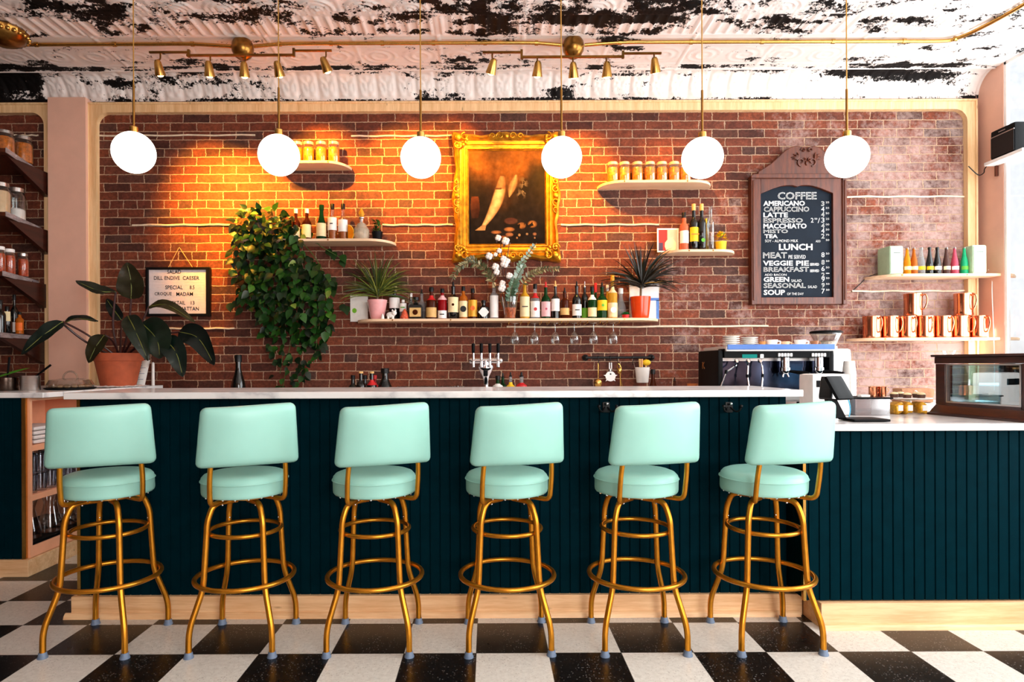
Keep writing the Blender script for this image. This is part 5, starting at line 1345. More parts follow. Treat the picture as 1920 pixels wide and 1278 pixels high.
for i, (y, a, b) in enumerate(((377, '3', '25'), (387.5, '4', '25'), (397.5, '4', '50'), (408, '3', '25'), (418.5, '4', '00'), (428, '4', '50'), (438, '2', '75'), (473, '8', '50'), (487, '8', '50'), (499, '6', '50'), (511, '2', '-'), (519, '9', '50'), (530, '9', '50'), (541, '7', '50'))):
    line(a, 1540.5, 1546.5, y, y + 9, OL_ if i % 2 == 0 else 0); line(b, 1549, 1555.5, y + .5, y + 3.8 if b != '-' else y + 2.0)
line('50', 1549, 1555.5, 448, 451.5)
# letter board ----------------------------------------------------------
Yl = WY - .03
l0, l1, lt, lb_ = PX(274, Yl), PX(394, Yl), PZ(334, 500.5, Yl), PZ(334, 592.5, Yl)
t = thing('letter_board', 'black framed white letter board with SALAD menu hanging on a string', 'letter board', ((l0 + l1)/2, WY, lb_))
mb = MB(); w = .020
mb.box(l0, l1, Yl - .004, WY - .004, lt - w, lt); mb.box(l0, l1, Yl - .004, WY - .004, lb_, lb_ + w); mb.box(l0, l0 + w, Yl - .004, WY - .004, lb_ + w, lt - w); mb.box(l1 - w*1.6, l1, Yl - .004, WY - .004, lb_ + w, lt - w)
mb.build('frame', BLACKM, t, bevel=.002)
mb = MB(); pts = [(l0 + w*.9, Yl + .008, lb_ + w*.9), (l1 - w*1.5, Yl + .008, lb_ + w*.9)]
nz = 34; prof = []
for k in range(nz):
    z0 = lb_ + w*.9 + (lt - lb_ - 1.8*w)*k/nz; z1 = lb_ + w*.9 + (lt - lb_ - 1.8*w)*(k + .75)/nz; prof += [(Yl + .008, z0), (Yl + .008, z1), (Yl + .0095, z1 + .001)]
prof += [(WY - .006, lt - w*.9), (WY - .006, lb_ + w*.9)]
mb.prism(prof, l0 + w*.9, l1 - w*1.5, 'yz'); mb.build('panel', M('felt_white', (232, 216, 214), .85, var=.04), t, sharp=20)
mb = MB(); Yt = Yl + .0068
def line(body, xa, xb, ya, yb, bold=.008):
    m_ = MB(); text_into(m_, body, PX(xa, Yt), PX(xb, Yt), PZ(xa, ya, Yt), PZ(xa, yb, Yt), Yt, bold=bold); m_.build('lettering', BLACKP, t, weld=False, sharp=0, normals=False)
for a in (('SALAD', 314, 340, 506, 513), ('DILL', 289, 305.5, 517.5, 524.5), ('ENDIVE', 309, 337.5, 517.5, 524.5), ('CAESER', 343, 374, 517.5, 524.5), ('SPECIAL', 310, 343, 535, 542), ('8.5', 356, 365, 535, 542), ('CROQUE', 290, 322, 547.5, 554.5), ('MADAM', 331, 362, 547.5, 554.5), ('COCKTAIL', 309, 347.5, 564, 571), ('13', 358, 365, 564, 571), ('MANHATTAN', 318, 373, 575, 582)): line(*a)
mb = MB(); c = P(336, 463, WY - .012)
for px in (316, 361):
    a = P(px, 501, Yl + .004); mb.tube([tuple(c), tuple(a)], .0022, 6)
mb.build('string', CORK, t)
mb = MB(); mb.tube([(c.x, WY - .001, c.z), (c.x, WY - .018, c.z + .002)], .003, 6); mb.build('nail', BLACKM, t)
# utensil rail ------------------------------------------------------------
Yr = WY - .05; zr = PZ(1160, 670, Yr); r0, r1 = PX(1096, Yr), PX(1226, Yr)
t = thing('utensil_rail', 'black wall rail with hooks above the bar taps side', 'rail', ((r0 + r1)/2, WY, zr))
t['label'] = 'black pipe rail on the brick from which kitchen utensils hang'
mb = MB(); mb.tube([(r0, Yr, zr), (r1, Yr, zr)], .010, 12); mb.build('pipe', BLACKM, t)
for xx in (r0 + .012, r1 - .012):
    mb = MB(); mb.lathe([(.026, 0), (.026, .008), (.014, .014), (.013, .05)], (xx, WY - .001, zr), 16, True, True, M3=Matrix.Rotation(PI/2, 3, 'X')); mb.ball((xx, Yr, zr), .018, 10, 8); mb.build('flange', BLACKM, t)
HK = {}
for px in (1121.5, 1143.5, 1157.5, 1186):
    xx = PX(px, Yr, 680); mb = MB(); mb.tube(smooth_path([(xx, Yr + .013, zr - .004), (xx, Yr + .006, zr + .0125), (xx, Yr - .012, zr + .006), (xx, Yr - .013, zr - .03), (xx, Yr - .012, zr - .052), (xx, Yr - .022, zr - .056), (xx, Yr - .03, zr - .046)], 4), .0028, 6); mb.build('hook', BLACKM, t); HK[px] = xx
Yu = Yr - .022; zh = zr - .05
x = HK[1121.5]; t = thing('gold_ladle', 'gold ladle hanging first from left on the utensil rail', 'ladle', (x, Yu, zh - .2), 'utensils on the wall rail')
mb = MB(); mb.tube([(x, Yu, zh + .006), (x, Yu, zh - .04), (x - .002, Yu, zh - .12)], [.008, .009, .005], 8, flat=.4); mb.build('handle', BRASS, t)
mb = MB(); mb.ball((x - .004, Yu, zh - .152), (.032, .018, .036), 16, 10); mb.build('bowl', BRASS, t)
x = HK[1143.5]; t = thing('white_strainer', 'white spiky round strainer with slotted handle on the utensil rail', 'strainer', (x, Yu, zh - .15), 'utensils on the wall rail')
mb = MB(); c = zh - .098; pts = []
for k in range(40):
    a = 2*PI*k/40; rr = .040 + (.016 if k in (1, 19, 35, 25) else 0); pts.append((x + rr*math.cos(a), c + rr*math.sin(a)))
mb.prism(pts, Yu - .005, Yu + .001, 'xz'); mb.box(x - .012, x - .004, Yu - .005, Yu + .001, c + .036, zh + .01); mb.box(x + .004, x + .012, Yu - .005, Yu + .001, c + .036, zh + .01); mb.box(x - .012, x + .012, Yu - .005, Yu + .001, c + .035, c + .06)
mb.build('body', WHITEP, t, bevel=.001)
mb = MB(); mb.prism([(x + .007*math.cos(k*PI/6), c + .018 + .007*math.sin(k*PI/6)) for k in range(12)], Yu - .0062, Yu - .005, 'xz'); mb.build('hole', BLACKM, t)
x = HK[1157.5] + .012; t = thing('gold_tongs', 'gold ice tongs hanging third on the utensil rail', 'tongs', (x, Yu, zh - .2), 'utensils on the wall rail')
mb = MB(); mb.tube(smooth_path([(x - .014, Yu, zh + .004), (x + .004, Yu, zh - .01), (x + .016, Yu, zh - .05), (x + .006, Yu, zh - .085), (x + .006, Yu, zh - .19)], 5), .004, 7); mb.build('arm', BRASS, t)
mb = MB(); mb.tube(smooth_path([(x - .014, Yu + .006, zh + .004), (x - .016, Yu + .006, zh - .03), (x + .0, Yu + .006, zh - .08), (x + .024, Yu + .006, zh - .19)], 5), .004, 7); mb.build('arm', BRASS, t)
mb = MB(); mb.ball((x + .002, Yu, zh - .055), (.020, .012, .026), 12, 8); mb.build('cup', BRASS, t)
xb0, xb1 = PX(1190, Yr - .06), PX(1218, Yr - .06); xc_ = (xb0 + xb1)/2; zt_, zb_ = PZ(1204, 688, Yr - .06), PZ(1204, 717, Yr - .06); Rb = (xb1 - xb0)/2
t = thing('utensil_bucket', 'small white bucket hanging at right end of the utensil rail', 'bucket', (xc_, Yr - .06, zb_))
mb = MB(); mb.lathe([(0, 0), (Rb*.74, 0), (Rb*.78, .004), (Rb*.98, zt_ - zb_ - .004), (Rb*1.05, zt_ - zb_), (Rb*.95, zt_ - zb_ - .002), (Rb*.76, .01), (0, .01)], (xc_, Yr - .06, zb_), 28, False, False); mb.build('pail', WHITEC, t)
mb = MB(); mb.tube(smooth_path([(xc_ - Rb, Yr - .06, zt_ - .004), (xc_ - Rb - .004, Yr - .03, zt_ + .04), (HK[1186], Yr - .022, zr - .048), (xc_ - Rb*.2, Yr - .022, zt_ + .05), (xc_ + Rb, Yr - .06, zt_ - .004)], 5), .0022, 6); mb.build('handle', STEEL, t)
for k, (dx, w, mt, lab, nm) in enumerate(((-.022, .008, CORK, 'wooden spoon handle standing left in the white bucket', 'wooden_spoon'), (-.004, .010, M('beech', (214, 160, 110), .6, var=.1), 'wooden spoon handle standing in the middle of the white bucket', 'wooden_spoon'))):
    tt = thing(nm, lab, 'spoon', (xc_ + dx, Yr - .06, zb_ + .012), 'spoons in the white bucket')
    mb = MB(); mb.tube([(xc_ + dx*.6, Yr - .06, zb_ + .012), (xc_ + dx, Yr - .06, zt_ + .065)], [w*.6, w], 8); mb.build('handle', mt, tt)
tt = thing('yellow_brush', 'yellow pastry brush sticking out of the white bucket', 'brush', (xc_ + .03, Yr - .06, zb_ + .012))
mb = MB(); mb.tube([(xc_ + .012, Yr - .055, zb_ + .012), (xc_ + .03, Yr - .055, zt_ + .02)], .006, 8); mb.build('handle', CORK, tt)
mb = MB(); mb.ball((xc_ + .034, Yr - .055, zt_ + .036), (.034, .018, .024), 12, 8); mb.build('bristles', YELLOWL, tt)
# ================================================================== BEHIND THE BAR
GB = 'dark bottles standing behind the bar top'
def bb(px, top, w, kind, glass, label, cap, lab, Y=4.72, **k):
    z = ZB + .0005; zt__ = PZ(px, top, Y); h_px = (zt__ - z)*F/Y; base = top + h_px
    return bottle(px, top, base, w, Y, z, lab, GB, kind, glass, label, cap=cap, **k)
bb(447, 665, 26, 'cham', DARKG, None, BLACKM, 'tall black bottle standing alone behind the left part of bar')
bb(662, 703, 19, 'wine', DARKG, CREAM, BLACKM, 'black capped wine bottle, leftmost of the five behind the third stool')
bb(677, 696, 19, 'wine', DARKG, CREAM, CORK, 'dark wine bottle with pale cork, second of the group', Y=4.66, caph=.06)
bb(684.5, 703, 18, 'wine', DARKG, CREAM, BLACKM, 'black capped wine bottle half hidden between the corked bottles', Y=4.80)
bb(697.5, 696, 18, 'wine', DARKG, CREAM, CORK, 'dark wine bottle with pale cork and red neck band', Y=4.66, caph=.06, neck=REDL)
bb(703, 703, 17, 'wine', REDG, CREAM, REDL, 'wine bottle with deep red foil neck', Y=4.80, neck=REDL)
bb(722, 690, 32, 'cham', DARKG, None, BLACKM, 'large black sparkling wine bottle right of the wine group')
bb(933.5, 704, 20, 'squat', GREENG, CREAM, BLACKM, 'green bottle with white neck right of the beer taps', neck=WHITEL)
bb(943, 699, 16, 'squat', GREENG, CREAM, BLACKM, 'teal green bottle with black pourer behind the green one', Y=4.82, pour=True)
bb(957.5, 697, 17, 'spirit', PALEG, YELLOWL, BLACKM, 'clear bottle with yellow neck right of the beer taps', neck=YELLOWL, pour=True)
bb(978, 697, 20, 'squat', PALEG, WHITEL, BLACKM, 'clear bottle with red neck and black pourer near taps', neck=REDL, pour=True)
bb(1224.5, 692, 18, 'cham', BROWNG, None, BLACKM, 'slender dark bottle directly below the white bucket')
bb(1265, 707, 12, 'slim', BROWNG, None, BLACKM, 'small dark bottle with pointed pourer left of the coffee machine', pour=True)
x = PX(1298, 4.72); t = thing('wooden_caddy', 'small orange wooden pot behind the bar, left of the coffee machine', 'pot', (x, 4.72, ZB)); zt_ = PZ(1298, 719, 4.72) - ZB
mb = MB(); mb.lathe([(0, 0), (.036, 0), (.040, zt_*.5), (.041, zt_), (.035, zt_), (.033, .02), (0, .02)], (x, 4.72, ZB + .0005), 24, False, False); mb.build('body', M('orange_wood', (206, 112, 50), .5, var=.15), t)
mb = MB(); mb.prism([(x + .006*math.cos(k*PI/5), ZB + zt_ - .035 + .014*math.sin(k*PI/5)) for k in range(10)], 4.72 - .0425, 4.72 - .040, 'xz'); mb.build('cutout', BLACKM, t)
# row of tall glasses
gl = None
for i in range(13):
    px = 749 + i*9.75; Yg = 4.60 + (.05 if i % 2 else 0); x = PX(px, Yg, 728); zt_ = PZ(px, 724, Yg) - ZB
    lab = 'clear tumbler in the row behind the bar, %s' % (['leftmost', 'second from left', 'third from left', 'fourth from left', 'fifth from left', 'sixth from left', 'middle of thirteen', 'sixth from right', 'fifth from right', 'fourth from right', 'third from right', 'second from right', 'rightmost, next to the taps'][i])
    if gl is None:
        gl = MB(); gl.lathe([(0, 0), (.015, 0), (.016, .004), (.0185, zt_), (.0175, zt_), (.015, .012), (0, .012)], (x, Yg, ZB + .0005), 18, False, False); gl = tag(gl.build('tumbler', CLEAR, at=(x, Yg, ZB + .0005)), lab, 'glass', 'clear tumblers behind the bar')
    else: dup(gl, (x, Yg, ZB + .0005), lab)
# beer tap tower
Yt = 4.56; xt = PX(911, Yt, 690)
t = thing('beer_tap_tower', 'chrome four-handled beer tap tower behind the bar', 'beer tap', (xt, Yt, ZB))
def zy(py): return PZ(911, py, Yt)
mb = MB(); mb.lathe([(0, ZB), (.07, ZB), (.07, ZB + .012), (.045, ZB + .02), (.036, ZB + .06), (.018, zy(728)), (.016, zy(715)), (.024, zy(706)), (.046, zy(695)), (.058, zy(688)), (.050, zy(684)), (0, zy(682))], (xt, Yt, 0), 32, False, False, sy=.62); mb.build('column', CHROME, t)
mb = MB(); mb.tube([(xt - .105, Yt, zy(676)), (xt + .105, Yt, zy(676))], .021, 16); mb.ball((xt - .105, Yt, zy(676)), .021, 12, 8); mb.ball((xt + .105, Yt, zy(676)), .021, 12, 8); mb.tube([(xt, Yt, zy(676)), (xt, Yt, zy(690))], .024, 14); mb.build('manifold', CHROME, t)
mb = MB(); c = zy(699); mb.rbox((xt - .002, Yt - .034, c), (.016, .006, .022), .004, (4, 2, 4)); mb.build('badge', BLACKP, t)
for px in (887.5, 902.5, 918.5, 934):
    xx = PX(px, Yt - .05, 665); px_ = max(xt - .1, min(xt + .1, xx))
    mb = MB(); mb.tube(round_path([(px_, Yt - .012, zy(676)), (xx, Yt - .062, zy(674)), (xx, Yt - .075, zy(688))], .02, 5), [.011]*8, 10); mb.tube([(xx, Yt - .058, zy(676)), (xx, Yt - .056, zy(662))], .009, 10)
    f_ = mb.build('faucet', CHROME, t)
    mb = MB(); mb.lathe([(.006, 0), (.009, .006), (.0115, .02), (.0125, .06), (.0115, .072), (.005, .075)], (xx, Yt - .056, zy(663)), 14); mb.build('tap_handle', BLACKP, f_)
# espresso machine ---------------------------------------------------------
Ye = 4.26; E = lambda px, py, d=0: P(px, py, Ye + d)
e0, e1 = E(1347, 700).x, E(1563, 700).x; zt_ = E(1450, 650).z
t = thing('espresso_machine', 'chrome and black espresso machine with blue rim on the back counter', 'coffee machine', ((e0 + e1)/2, Ye, ZB))
for xx in ((e0 - .002 + e0 + .03)/2, e1 - .015):
    mb = MB(); mb.rbox((xx, Ye + .20, (ZB + .04 + zt_ - .02)/2), (.018, .205, (zt_ - ZB - .06)/2), .010, (3, 8, 6)); mb.build('side_panel', BLACKP, t)
mb = MB(); text_into(mb, 'K', Ye + .26, Ye + .20, E(1330, 681).z + .01, E(1330, 694).z + .01, e0 - .021, bold=.02, axis='yz'); mb.build('side_emblem', BRASS, t, weld=False, sharp=0, normals=False)
mb = MB(); mb.box(e0 + .03, e1 - .03, Ye + .10, Ye + .40, ZB + .03, zt_ - .03); mb.build('boiler_body', STEEL, t)
SPL = M('dark_mirror_steel', (58, 62, 80), .12, 1, var=.3, scale=7)
mb = MB(); mb.box(e0 + .03, e1 - .03, Ye + .092, Ye + .099, ZB + .10, E(0, 682).z); mb.build('splash_panel', SPL, t)
mb = MB(); mb.box(e0 + .02, e1 - .02, Ye - .03, Ye + .10, ZB + .05, ZB + .10); mb.build('drip_tray', STEEL, t, bevel=.004)
for xx in (e0 + .06, e1 - .06):
    for yy in (Ye + .02, Ye + .34):
        mb = MB(); mb.lathe([(0, 0), (.024, 0), (.02, .05), (0, .05)], (xx, yy, ZB + .0005), 14, False, False); mb.build('foot', BLACKP, t)
mb = MB(); mb.rbox(((e0 + .05 + e1 + .0)/2, Ye + .19, zt_ - .012), ((e1 - e0 - .03)/2, .225, .018), .006, (10, 8, 4)); rim = mb.build('top_tray', WHITEP, t)
mb = MB(); xa, xb = E(1364, 655, -.04).x, E(1565, 655, -.04).x; mb.box(xa, xb, Ye - .044, Ye - .034, E(0, 660.5, -.04).z, E(0, 651, -.04).z); mb.build('blue_rim', M('blue_enamel', (70, 116, 190), .3, var=.05), t, bevel=.002)
mb = MB(); mb.box(e0 + .035, e1 - .03, Ye - .012, Ye + .10, E(0, 676).z, E(0, 659).z); mb.build('control_fascia', BLACKP, t, bevel=.003)
mb = MB(); a, b = E(1392, 664, -.014), E(1419.5, 671, -.014); mb.box(a.x, b.x, Ye - .016, Ye - .012, b.z, a.z); mb.build('display', bulb_mat('lit_teal_display', (40, 150, 140), .8), t)
mb = MB(); a, b = E(1425, 663.5, -.014), E(1432, 671, -.014); mb.rbox(((a.x + b.x)/2, Ye - .013, (a.z + b.z)/2), ((b.x - a.x)/2, .004, (a.z - b.z)/2), .003, (3, 2, 3)); mb.build('button', WHITEP, t)
for px in (1472, 1535):
    mb = MB()
    for k in range(5):
        c = E(px - 11 + k*5.6, 665, -.016); mb.rbox((c.x, c.y, c.z), (.008, .005, .012), .003, (3, 2, 3))
    mb.build('button_pad', WHITEP, t)
    c = E(px, 690, .02)
    mb = MB(); mb.lathe([(0, E(0, 676).z), (.030, E(0, 676).z), (.030, E(0, 694).z), (.036, E(0, 695).z), (.036, E(0, 701).z), (0, E(0, 701).z)], (c.x, c.y, 0), 24, False, False); g_ = mb.build('group_head', CHROME, t)
    z7 = E(0, 703).z
    mb = MB(); mb.lathe([(0, z7 - .014), (.022, z7 - .012), (.031, z7), (.031, z7 + .016), (0, z7 + .016)], (c.x, c.y, 0), 20, False, False); mb.tube([(c.x - .012, c.y, z7 - .01), (c.x - .02, c.y - .006, z7 - .034)], .006, 8); mb.tube([(c.x + .012, c.y, z7 - .01), (c.x + .02, c.y - .006, z7 - .034)], .006, 8); pf = mb.build('portafilter', CHROME, g_)
    mb = MB(); mb.tube([(c.x + .02, c.y - .02, z7 + .006), (c.x + .075, c.y - .085, z7 - .006), (c.x + .105, c.y - .12, z7 - .014)], [.009, .014, .013], 10); mb.build('handle', BLACKP, g_)
for (pa, ya, pb, yb, pc, yc) in ((1379, 676, 1362, 697, 1349, 733), (1400, 676, 1401, 705, 1405, 733), (1426, 676, 1430, 704, 1427, 733)):
    a, b, c = E(pa, ya, .02), E(pb, yb, -.01), E(pc, yc, -.03); mb = MB(); mb.tube(round_path([a, a + Vector((0, -.02, -.03)), b, c], .015, 4), .0062, 8); w_ = mb.build('steam_wand', CHROME, t)
    mb = MB(); mb.tube([b + Vector((0, 0, .012)), b + (c - b)*.10], .0095, 8); mb.build('grip', BLACKP, w_)
for px in (1380, 1402, 1424):
    c = E(px, 676, -.012); mb = MB(); mb.lathe([(.010, 0), (.014, .004), (.014, .016), (.009, .020)], (c.x, c.y, c.z), 12, M3=Matrix.Rotation(PI/2, 3, 'X')); mb.build('steam_knob', CHROME, t)
# crockery on the machine
ztop = zt_ + .007
def stack(px, top, w, n, lab, Y, grp, cat='plate', nm='saucer'):
    x = PX(px, Y, 640); h = (PZ(px, top, Y) - ztop)/n; r = S(w, Y)/2
    for k in range(n):
        m_ = MB(); zz = ztop + k*h; m_.lathe([(0, 0), (r*.55, 0), (r*.6, h*.2), (r, h*.8), (r*.99, h*.95), (r*.55, h*.45), (0, h*.45)], (x, Y, zz), 26, False, False)
        tag(m_.build(nm, WHITEC, at=(x, Y, zz)), lab % ['lowest in the stack', 'second from the bottom', 'third from the bottom', 'fourth from the bottom', 'topmost in the stack'][k if k < n - 1 else 4], cat, grp)
stack(1371, 630, 31, 5, 'white saucer in left stack on the coffee machine, %s', Ye + .14, 'saucers on the coffee machine')
stack(1405, 632, 31, 5, 'white saucer in second stack on the coffee machine, %s', Ye + .14, 'saucers on the coffee machine')
def cup(px, top, w, Y, z, mat, lab, grp, nm='coffee_cup'):
    x = PX(px, Y, 640); h = PZ(px, top, Y) - z; r = S(w, Y)/2; t_ = thing(nm, lab, 'cup', (x, Y, z), grp)
    m_ = MB(); m_.lathe([(0, 0), (r*.55, 0), (r*.8, h*.3), (r, h), (r*.93, h), (r*.72, h*.32), (0, h*.12)], (x, Y, z + .0003), 24, False, False); m_.build('bowl', mat, t_)
    m_ = MB(); m_.tube(smooth_path([(x + r*.9, Y, z + h*.8), (x + r*1.45, Y, z + h*.75), (x + r*1.35, Y, z + h*.3), (x + r*.75, Y, z + h*.25)], 4), r*.12, 6); m_.build('handle', mat, t_)
GC = 'cups on the coffee machine'
cup(1429, 640, 13, Ye + .12, ztop, M('tan_cup', (206, 138, 76), .35), 'small tan cup beside the saucers on the coffee machine', GC)
cup(1447, 637, 22, Ye + .12, ztop, WHITEC, 'white coffee cup on the machine beside the tan cup', GC)
cup(1472, 640, 17, Ye + .12, ztop, M('peach_cup', (232, 190, 150), .35), 'peach coffee cup in the middle of the machine top', GC)
cup(1500, 637, 22, Ye + .12, ztop, WHITEC, 'white coffee cup on the machine near the grinder', GC)
cup(1527, 639, 15, Ye + .12, ztop, M('brown_cup', (150, 96, 60), .35), 'brown cup on the machine directly before the grinder hopper', GC)
# grinder
Yg = 4.70; xg = PX(1549, Yg, 640); t = thing('coffee_grinder', 'white coffee grinder with clear hopper and black lid behind the machine', 'grinder', (xg, Yg, ZB))
mb = MB(); zc = PZ(1549, 654, Yg); mb.rbox((xg + .05, Yg, (ZB + zc)/2), (.085, .10, (zc - ZB)/2), .02, (6, 6, 8)); mb.build('body', WHITEP, t)
mb = MB(); zl = PZ(1549, 625, Yg); mb.lathe([(.05, zc - .002), (.065, zc + .02), (.108, zl - .004), (.108, zl)], (xg, Yg, 0), 28, False, False); mb.build('hopper', CLEAR, t)
mb = MB(); mb.lathe([(0, zc), (.062, zc + .018), (.080, zc + .055), (0, zc + .065)], (xg, Yg, 0), 24, False, False); mb.build('beans', M('coffee_beans', (226, 196, 176), .6, var=.4, scale=90), t)
mb = MB(); mb.lathe([(0, zl), (.112, zl), (.112, zl + .014), (.10, zl + .020), (0, zl + .021)], (xg, Yg, 0), 28, False, False); mb.build('lid', BLACKP, t)
# paper cup stack
Yq = 4.30; xq = PX(1592, Yq, 680)
for k in range(9):
    z0 = ZB + .0005 + k*.0265; m_ = MB(); m_.lathe([(.044, 0), (.0435, .004), (.033, .098), (.0, .098)], (xq, Yq, z0), 24, False, False)
    if PZ(1592, 656, Yq) < z0 + .098: pass
    tag(m_.build('paper_cup', PAPER, at=(xq, Yq, z0)), 'white paper cup upside down in the stack right of machine, %s' % ['bottom one', 'second up', 'third up', 'fourth up', 'fifth up', 'sixth up', 'seventh up', 'next to the top', 'topmost'][k], 'cup', 'stacked white paper cups')
# ------------------------------------------------ lower counter things
ZL = .938
# register tablet
t = thing('register_tablet', 'black register tablet tilted on a black stand on the lower counter', 'till', (1.72, 3.05, ZL))
R3 = Matrix.Rotation(math.radians(24), 3, 'Z') @ Matrix.Rotation(math.radians(-32), 3, 'X')
def placed(c, h, r, R, n=(6, 3, 6)):
    m_ = MB(); m_.rbox((0, 0, 0), h, r, n); m_.v = [tuple(Vector(c) + R @ Vector(v)) for v in m_.v]; return m_
c = P(1573, 727, 3.02); placed(c, (.055, .009, .064), .006, R3).build('screen', BLACKP, t)
c2 = P(1550, 727, 3.10); placed(c2, (.030, .012, .060), .006, Matrix.Rotation(math.radians(-40), 3, 'Z') @ Matrix.Rotation(math.radians(-28), 3, 'X')).build('customer_screen', BLACKM, t)
mb = MB(); a, b = P(1563, 747, 3.03), P(1585, 784, 2.98); mb.prism([(a.x - .045, a.z), (a.x + .0, a.z), (b.x + .02, ZL + .012), (b.x - .05, ZL + .012)], 3.0, 3.035, 'xz'); mb.build('stand', BLACKP, t, bevel=.004)
mb = MB(); mb.rbox((1.785, 3.0, ZL + .0075), (.085, .07, .007), .004, (6, 6, 3)); mb.build('base', BLACKP, t)
mb = MB(); mb.tube(smooth_path([(1.70, 3.05, ZL + .10), (1.75, 3.10, ZL + .14), (1.80, 3.14, ZL + .06), (1.83, 3.2, ZL + .004)], 6), .003, 6); mb.build('cable', M('cyan_cable', (90, 190, 230), .5), t)
# receipt printer
x0, x1 = PX(1524, 3.30), PX(1595, 3.30); t = thing('receipt_printer', 'white receipt printer box behind the register tablet', 'printer', ((x0 + x1)/2, 3.36, ZL))
mb = MB(); mb.rbox(((x0 + x1)/2, 3.38, ZL + .11), ((x1 - x0)/2, .075, .109), .01, (6, 5, 5)); mb.build('housing', WHITEP, t)
mb = MB(); mb.box(x0 + .02, x1 - .05, 3.303, 3.306, ZL + .15, ZL + .185); mb.build('paper_slot', BLACKP, t)
# lidded container
Yb = 3.30; x0, x1 = PX(1603, Yb), PX(1668, Yb); zt_ = PZ(1640, 748, Yb); zb_ = ZL
t = thing('pastry_box', 'clear box with black lid on the lower counter', 'container', ((x0 + x1)/2, Yb + .08, zb_))
mb = MB(); mb.box(x0, x1, Yb, Yb + .004, zb_ + .0005, zt_); mb.box(x0, x1, Yb + .156, Yb + .16, zb_ + .0005, zt_); mb.box(x0, x0 + .004, Yb + .004, Yb + .156, zb_ + .0005, zt_); mb.box(x1 - .004, x1, Yb + .004, Yb + .156, zb_ + .0005, zt_); mb.build('walls', GLASS('frosted_box', (214, 216, 220), .10, .1), t)
mb = MB(); mb.box(x0 + (x1 - x0)*.5, x1 - .006, Yb + .012, Yb + .016, zb_ + .004, zt_ - .01); mb.build('insert_card', PAPER, t)
mb = MB(); mb.rbox(((x0 + x1)/2, Yb + .08, zt_ + .005), ((x1 - x0)/2 + .012, .092, .005), .003, (6, 5, 2)); mb.build('lid', BLACKP, t)
zl_ = zt_ + .0105
for px, mt, lab in ((1637, COPPER, 'small copper cup on the black box lid, left one'), (1654, COPPER, 'small copper cup on the black box lid, right one')):
    x = PX(px, Yb + .08, 735); h = PZ(px, 724.5, Yb + .08) - zl_; t_ = thing('copper_cup', lab, 'cup', (x, Yb + .08, zl_), 'copper cups on the black lid')
    m_ = MB(); m_.lathe([(0, 0), (.021, 0), (.022, h*.9), (.0235, h), (.021, h), (.020, .006), (0, .006)], (x, Yb + .08, zl_), 22, False, False); m_.build('body', mt, t_)
    m_ = MB(); m_.tube(smooth_path([(x + .021, Yb + .08, zl_ + h*.85), (x + .034, Yb + .075, zl_ + h*.7), (x + .022, Yb + .08, zl_ + h*.25)], 4), .002, 6); m_.build('handle', mt, t_)
x = PX(1617, Yb + .04, 742); t = tag(MB().box(x - .024, x + .024, Yb + .01, Yb + .045, zl_, zl_ + .012).build('napkin_pad', PAPER, bevel=.002), 'small white pad lying on the black box lid', 'pad')
# gold wrapped pastries and stand
for i, (pa, pb, y0_, y1_, lab) in enumerate(((1670, 1686, 752, 769, 'gold wrapped pastry packet, left one on the lower counter'), (1688, 1704, 753, 768, 'gold wrapped pastry packet, middle one on the lower counter'), (1715, 1731, 752, 766, 'gold wrapped pastry packet, right one beside the display case'))):
    Yx = 3.40; x = PX((pa + pb)/2, Yx, 760); w = S(pb - pa, Yx)/2
    t = thing('pastry_packet', lab, 'pastry', (x, Yx, ZL), 'gold wrapped pastries')
    m_ = MB(); m_.rbox((x, Yx, ZL + .032), (w, .045, .030), .016, (6, 6, 5), lambda q: Vector((q[0]*(1 + .1*math.sin(q[2]*90)), q[1], q[2] + .006*math.sin(q[0]*120 + i)))); m_.build('wrapper', M('gold_wrap', (214, 158, 40), .3, .4, var=.3, scale=60), t)
    m_ = MB(); m_.box(x - w*.5, x + w*.6, Yx - .047, Yx - .044, ZL + .02, ZL + .05); m_.build('sticker', WHITEL, t)
Yx = 3.48; x = PX(1702, Yx, 745); zt_ = PZ(1702, 746, Yx)
t = thing('cake_stand', 'white cake stand with small cakes beyond the gold packets', 'cake stand', (x, Yx, ZL))
mb = MB(); mb.lathe([(0, 0), (.05, 0), (.02, .012), (.016, zt_ - ZL - .014), (.10, zt_ - ZL - .006), (.115, zt_ - ZL), (.113, zt_ - ZL + .004), (0, zt_ - ZL)], (x, Yx, ZL + .0005), 32, False, False); mb.build('stand', WHITEC, t)
for k in range(5):
    a = k*1.26 + .3; xx, yy = x + .065*math.cos(a), Yx + .065*math.sin(a); zz = zt_ + .0035
    t = thing('small_cake', 'small dark cake on the white cake stand, %s' % ['far right one', 'rear one', 'far left one', 'front left one', 'front right one'][k], 'cake', (xx, yy, zz), 'cakes on the stand')
    m_ = MB(); m_.lathe([(0, 0), (.019, 0), (.022, .018), (0, .018)], (xx, yy, zz), 14, False, False); m_.build('sponge', M('chocolate', (84, 50, 36), .6, var=.2), t)
    m_ = MB(); m_.ball((xx, yy, zz + .020), (.020, .020, .010), 12, 6); m_.build('icing', CREAM, t)
x = PX(1706, 4.70, 722); t = thing('brown_bag', 'brown paper bag on the back counter left of the display case', 'bag', (x, 4.70, ZB))
zt_ = PZ(1706, 727, 4.7); mb = MB(); mb.rbox((x + .02, 4.70, (ZB + zt_)/2), (.12, .06, (zt_ - ZB)/2 - .0005), .012, (8, 4, 6), lambda q: Vector((q[0] + .006*math.sin(q[2]*60), q[1] + .006*math.sin(q[0]*50), q[2]))); mb.build('paper', M('kraft_paper', (160, 112, 80), .8, var=.15), t)
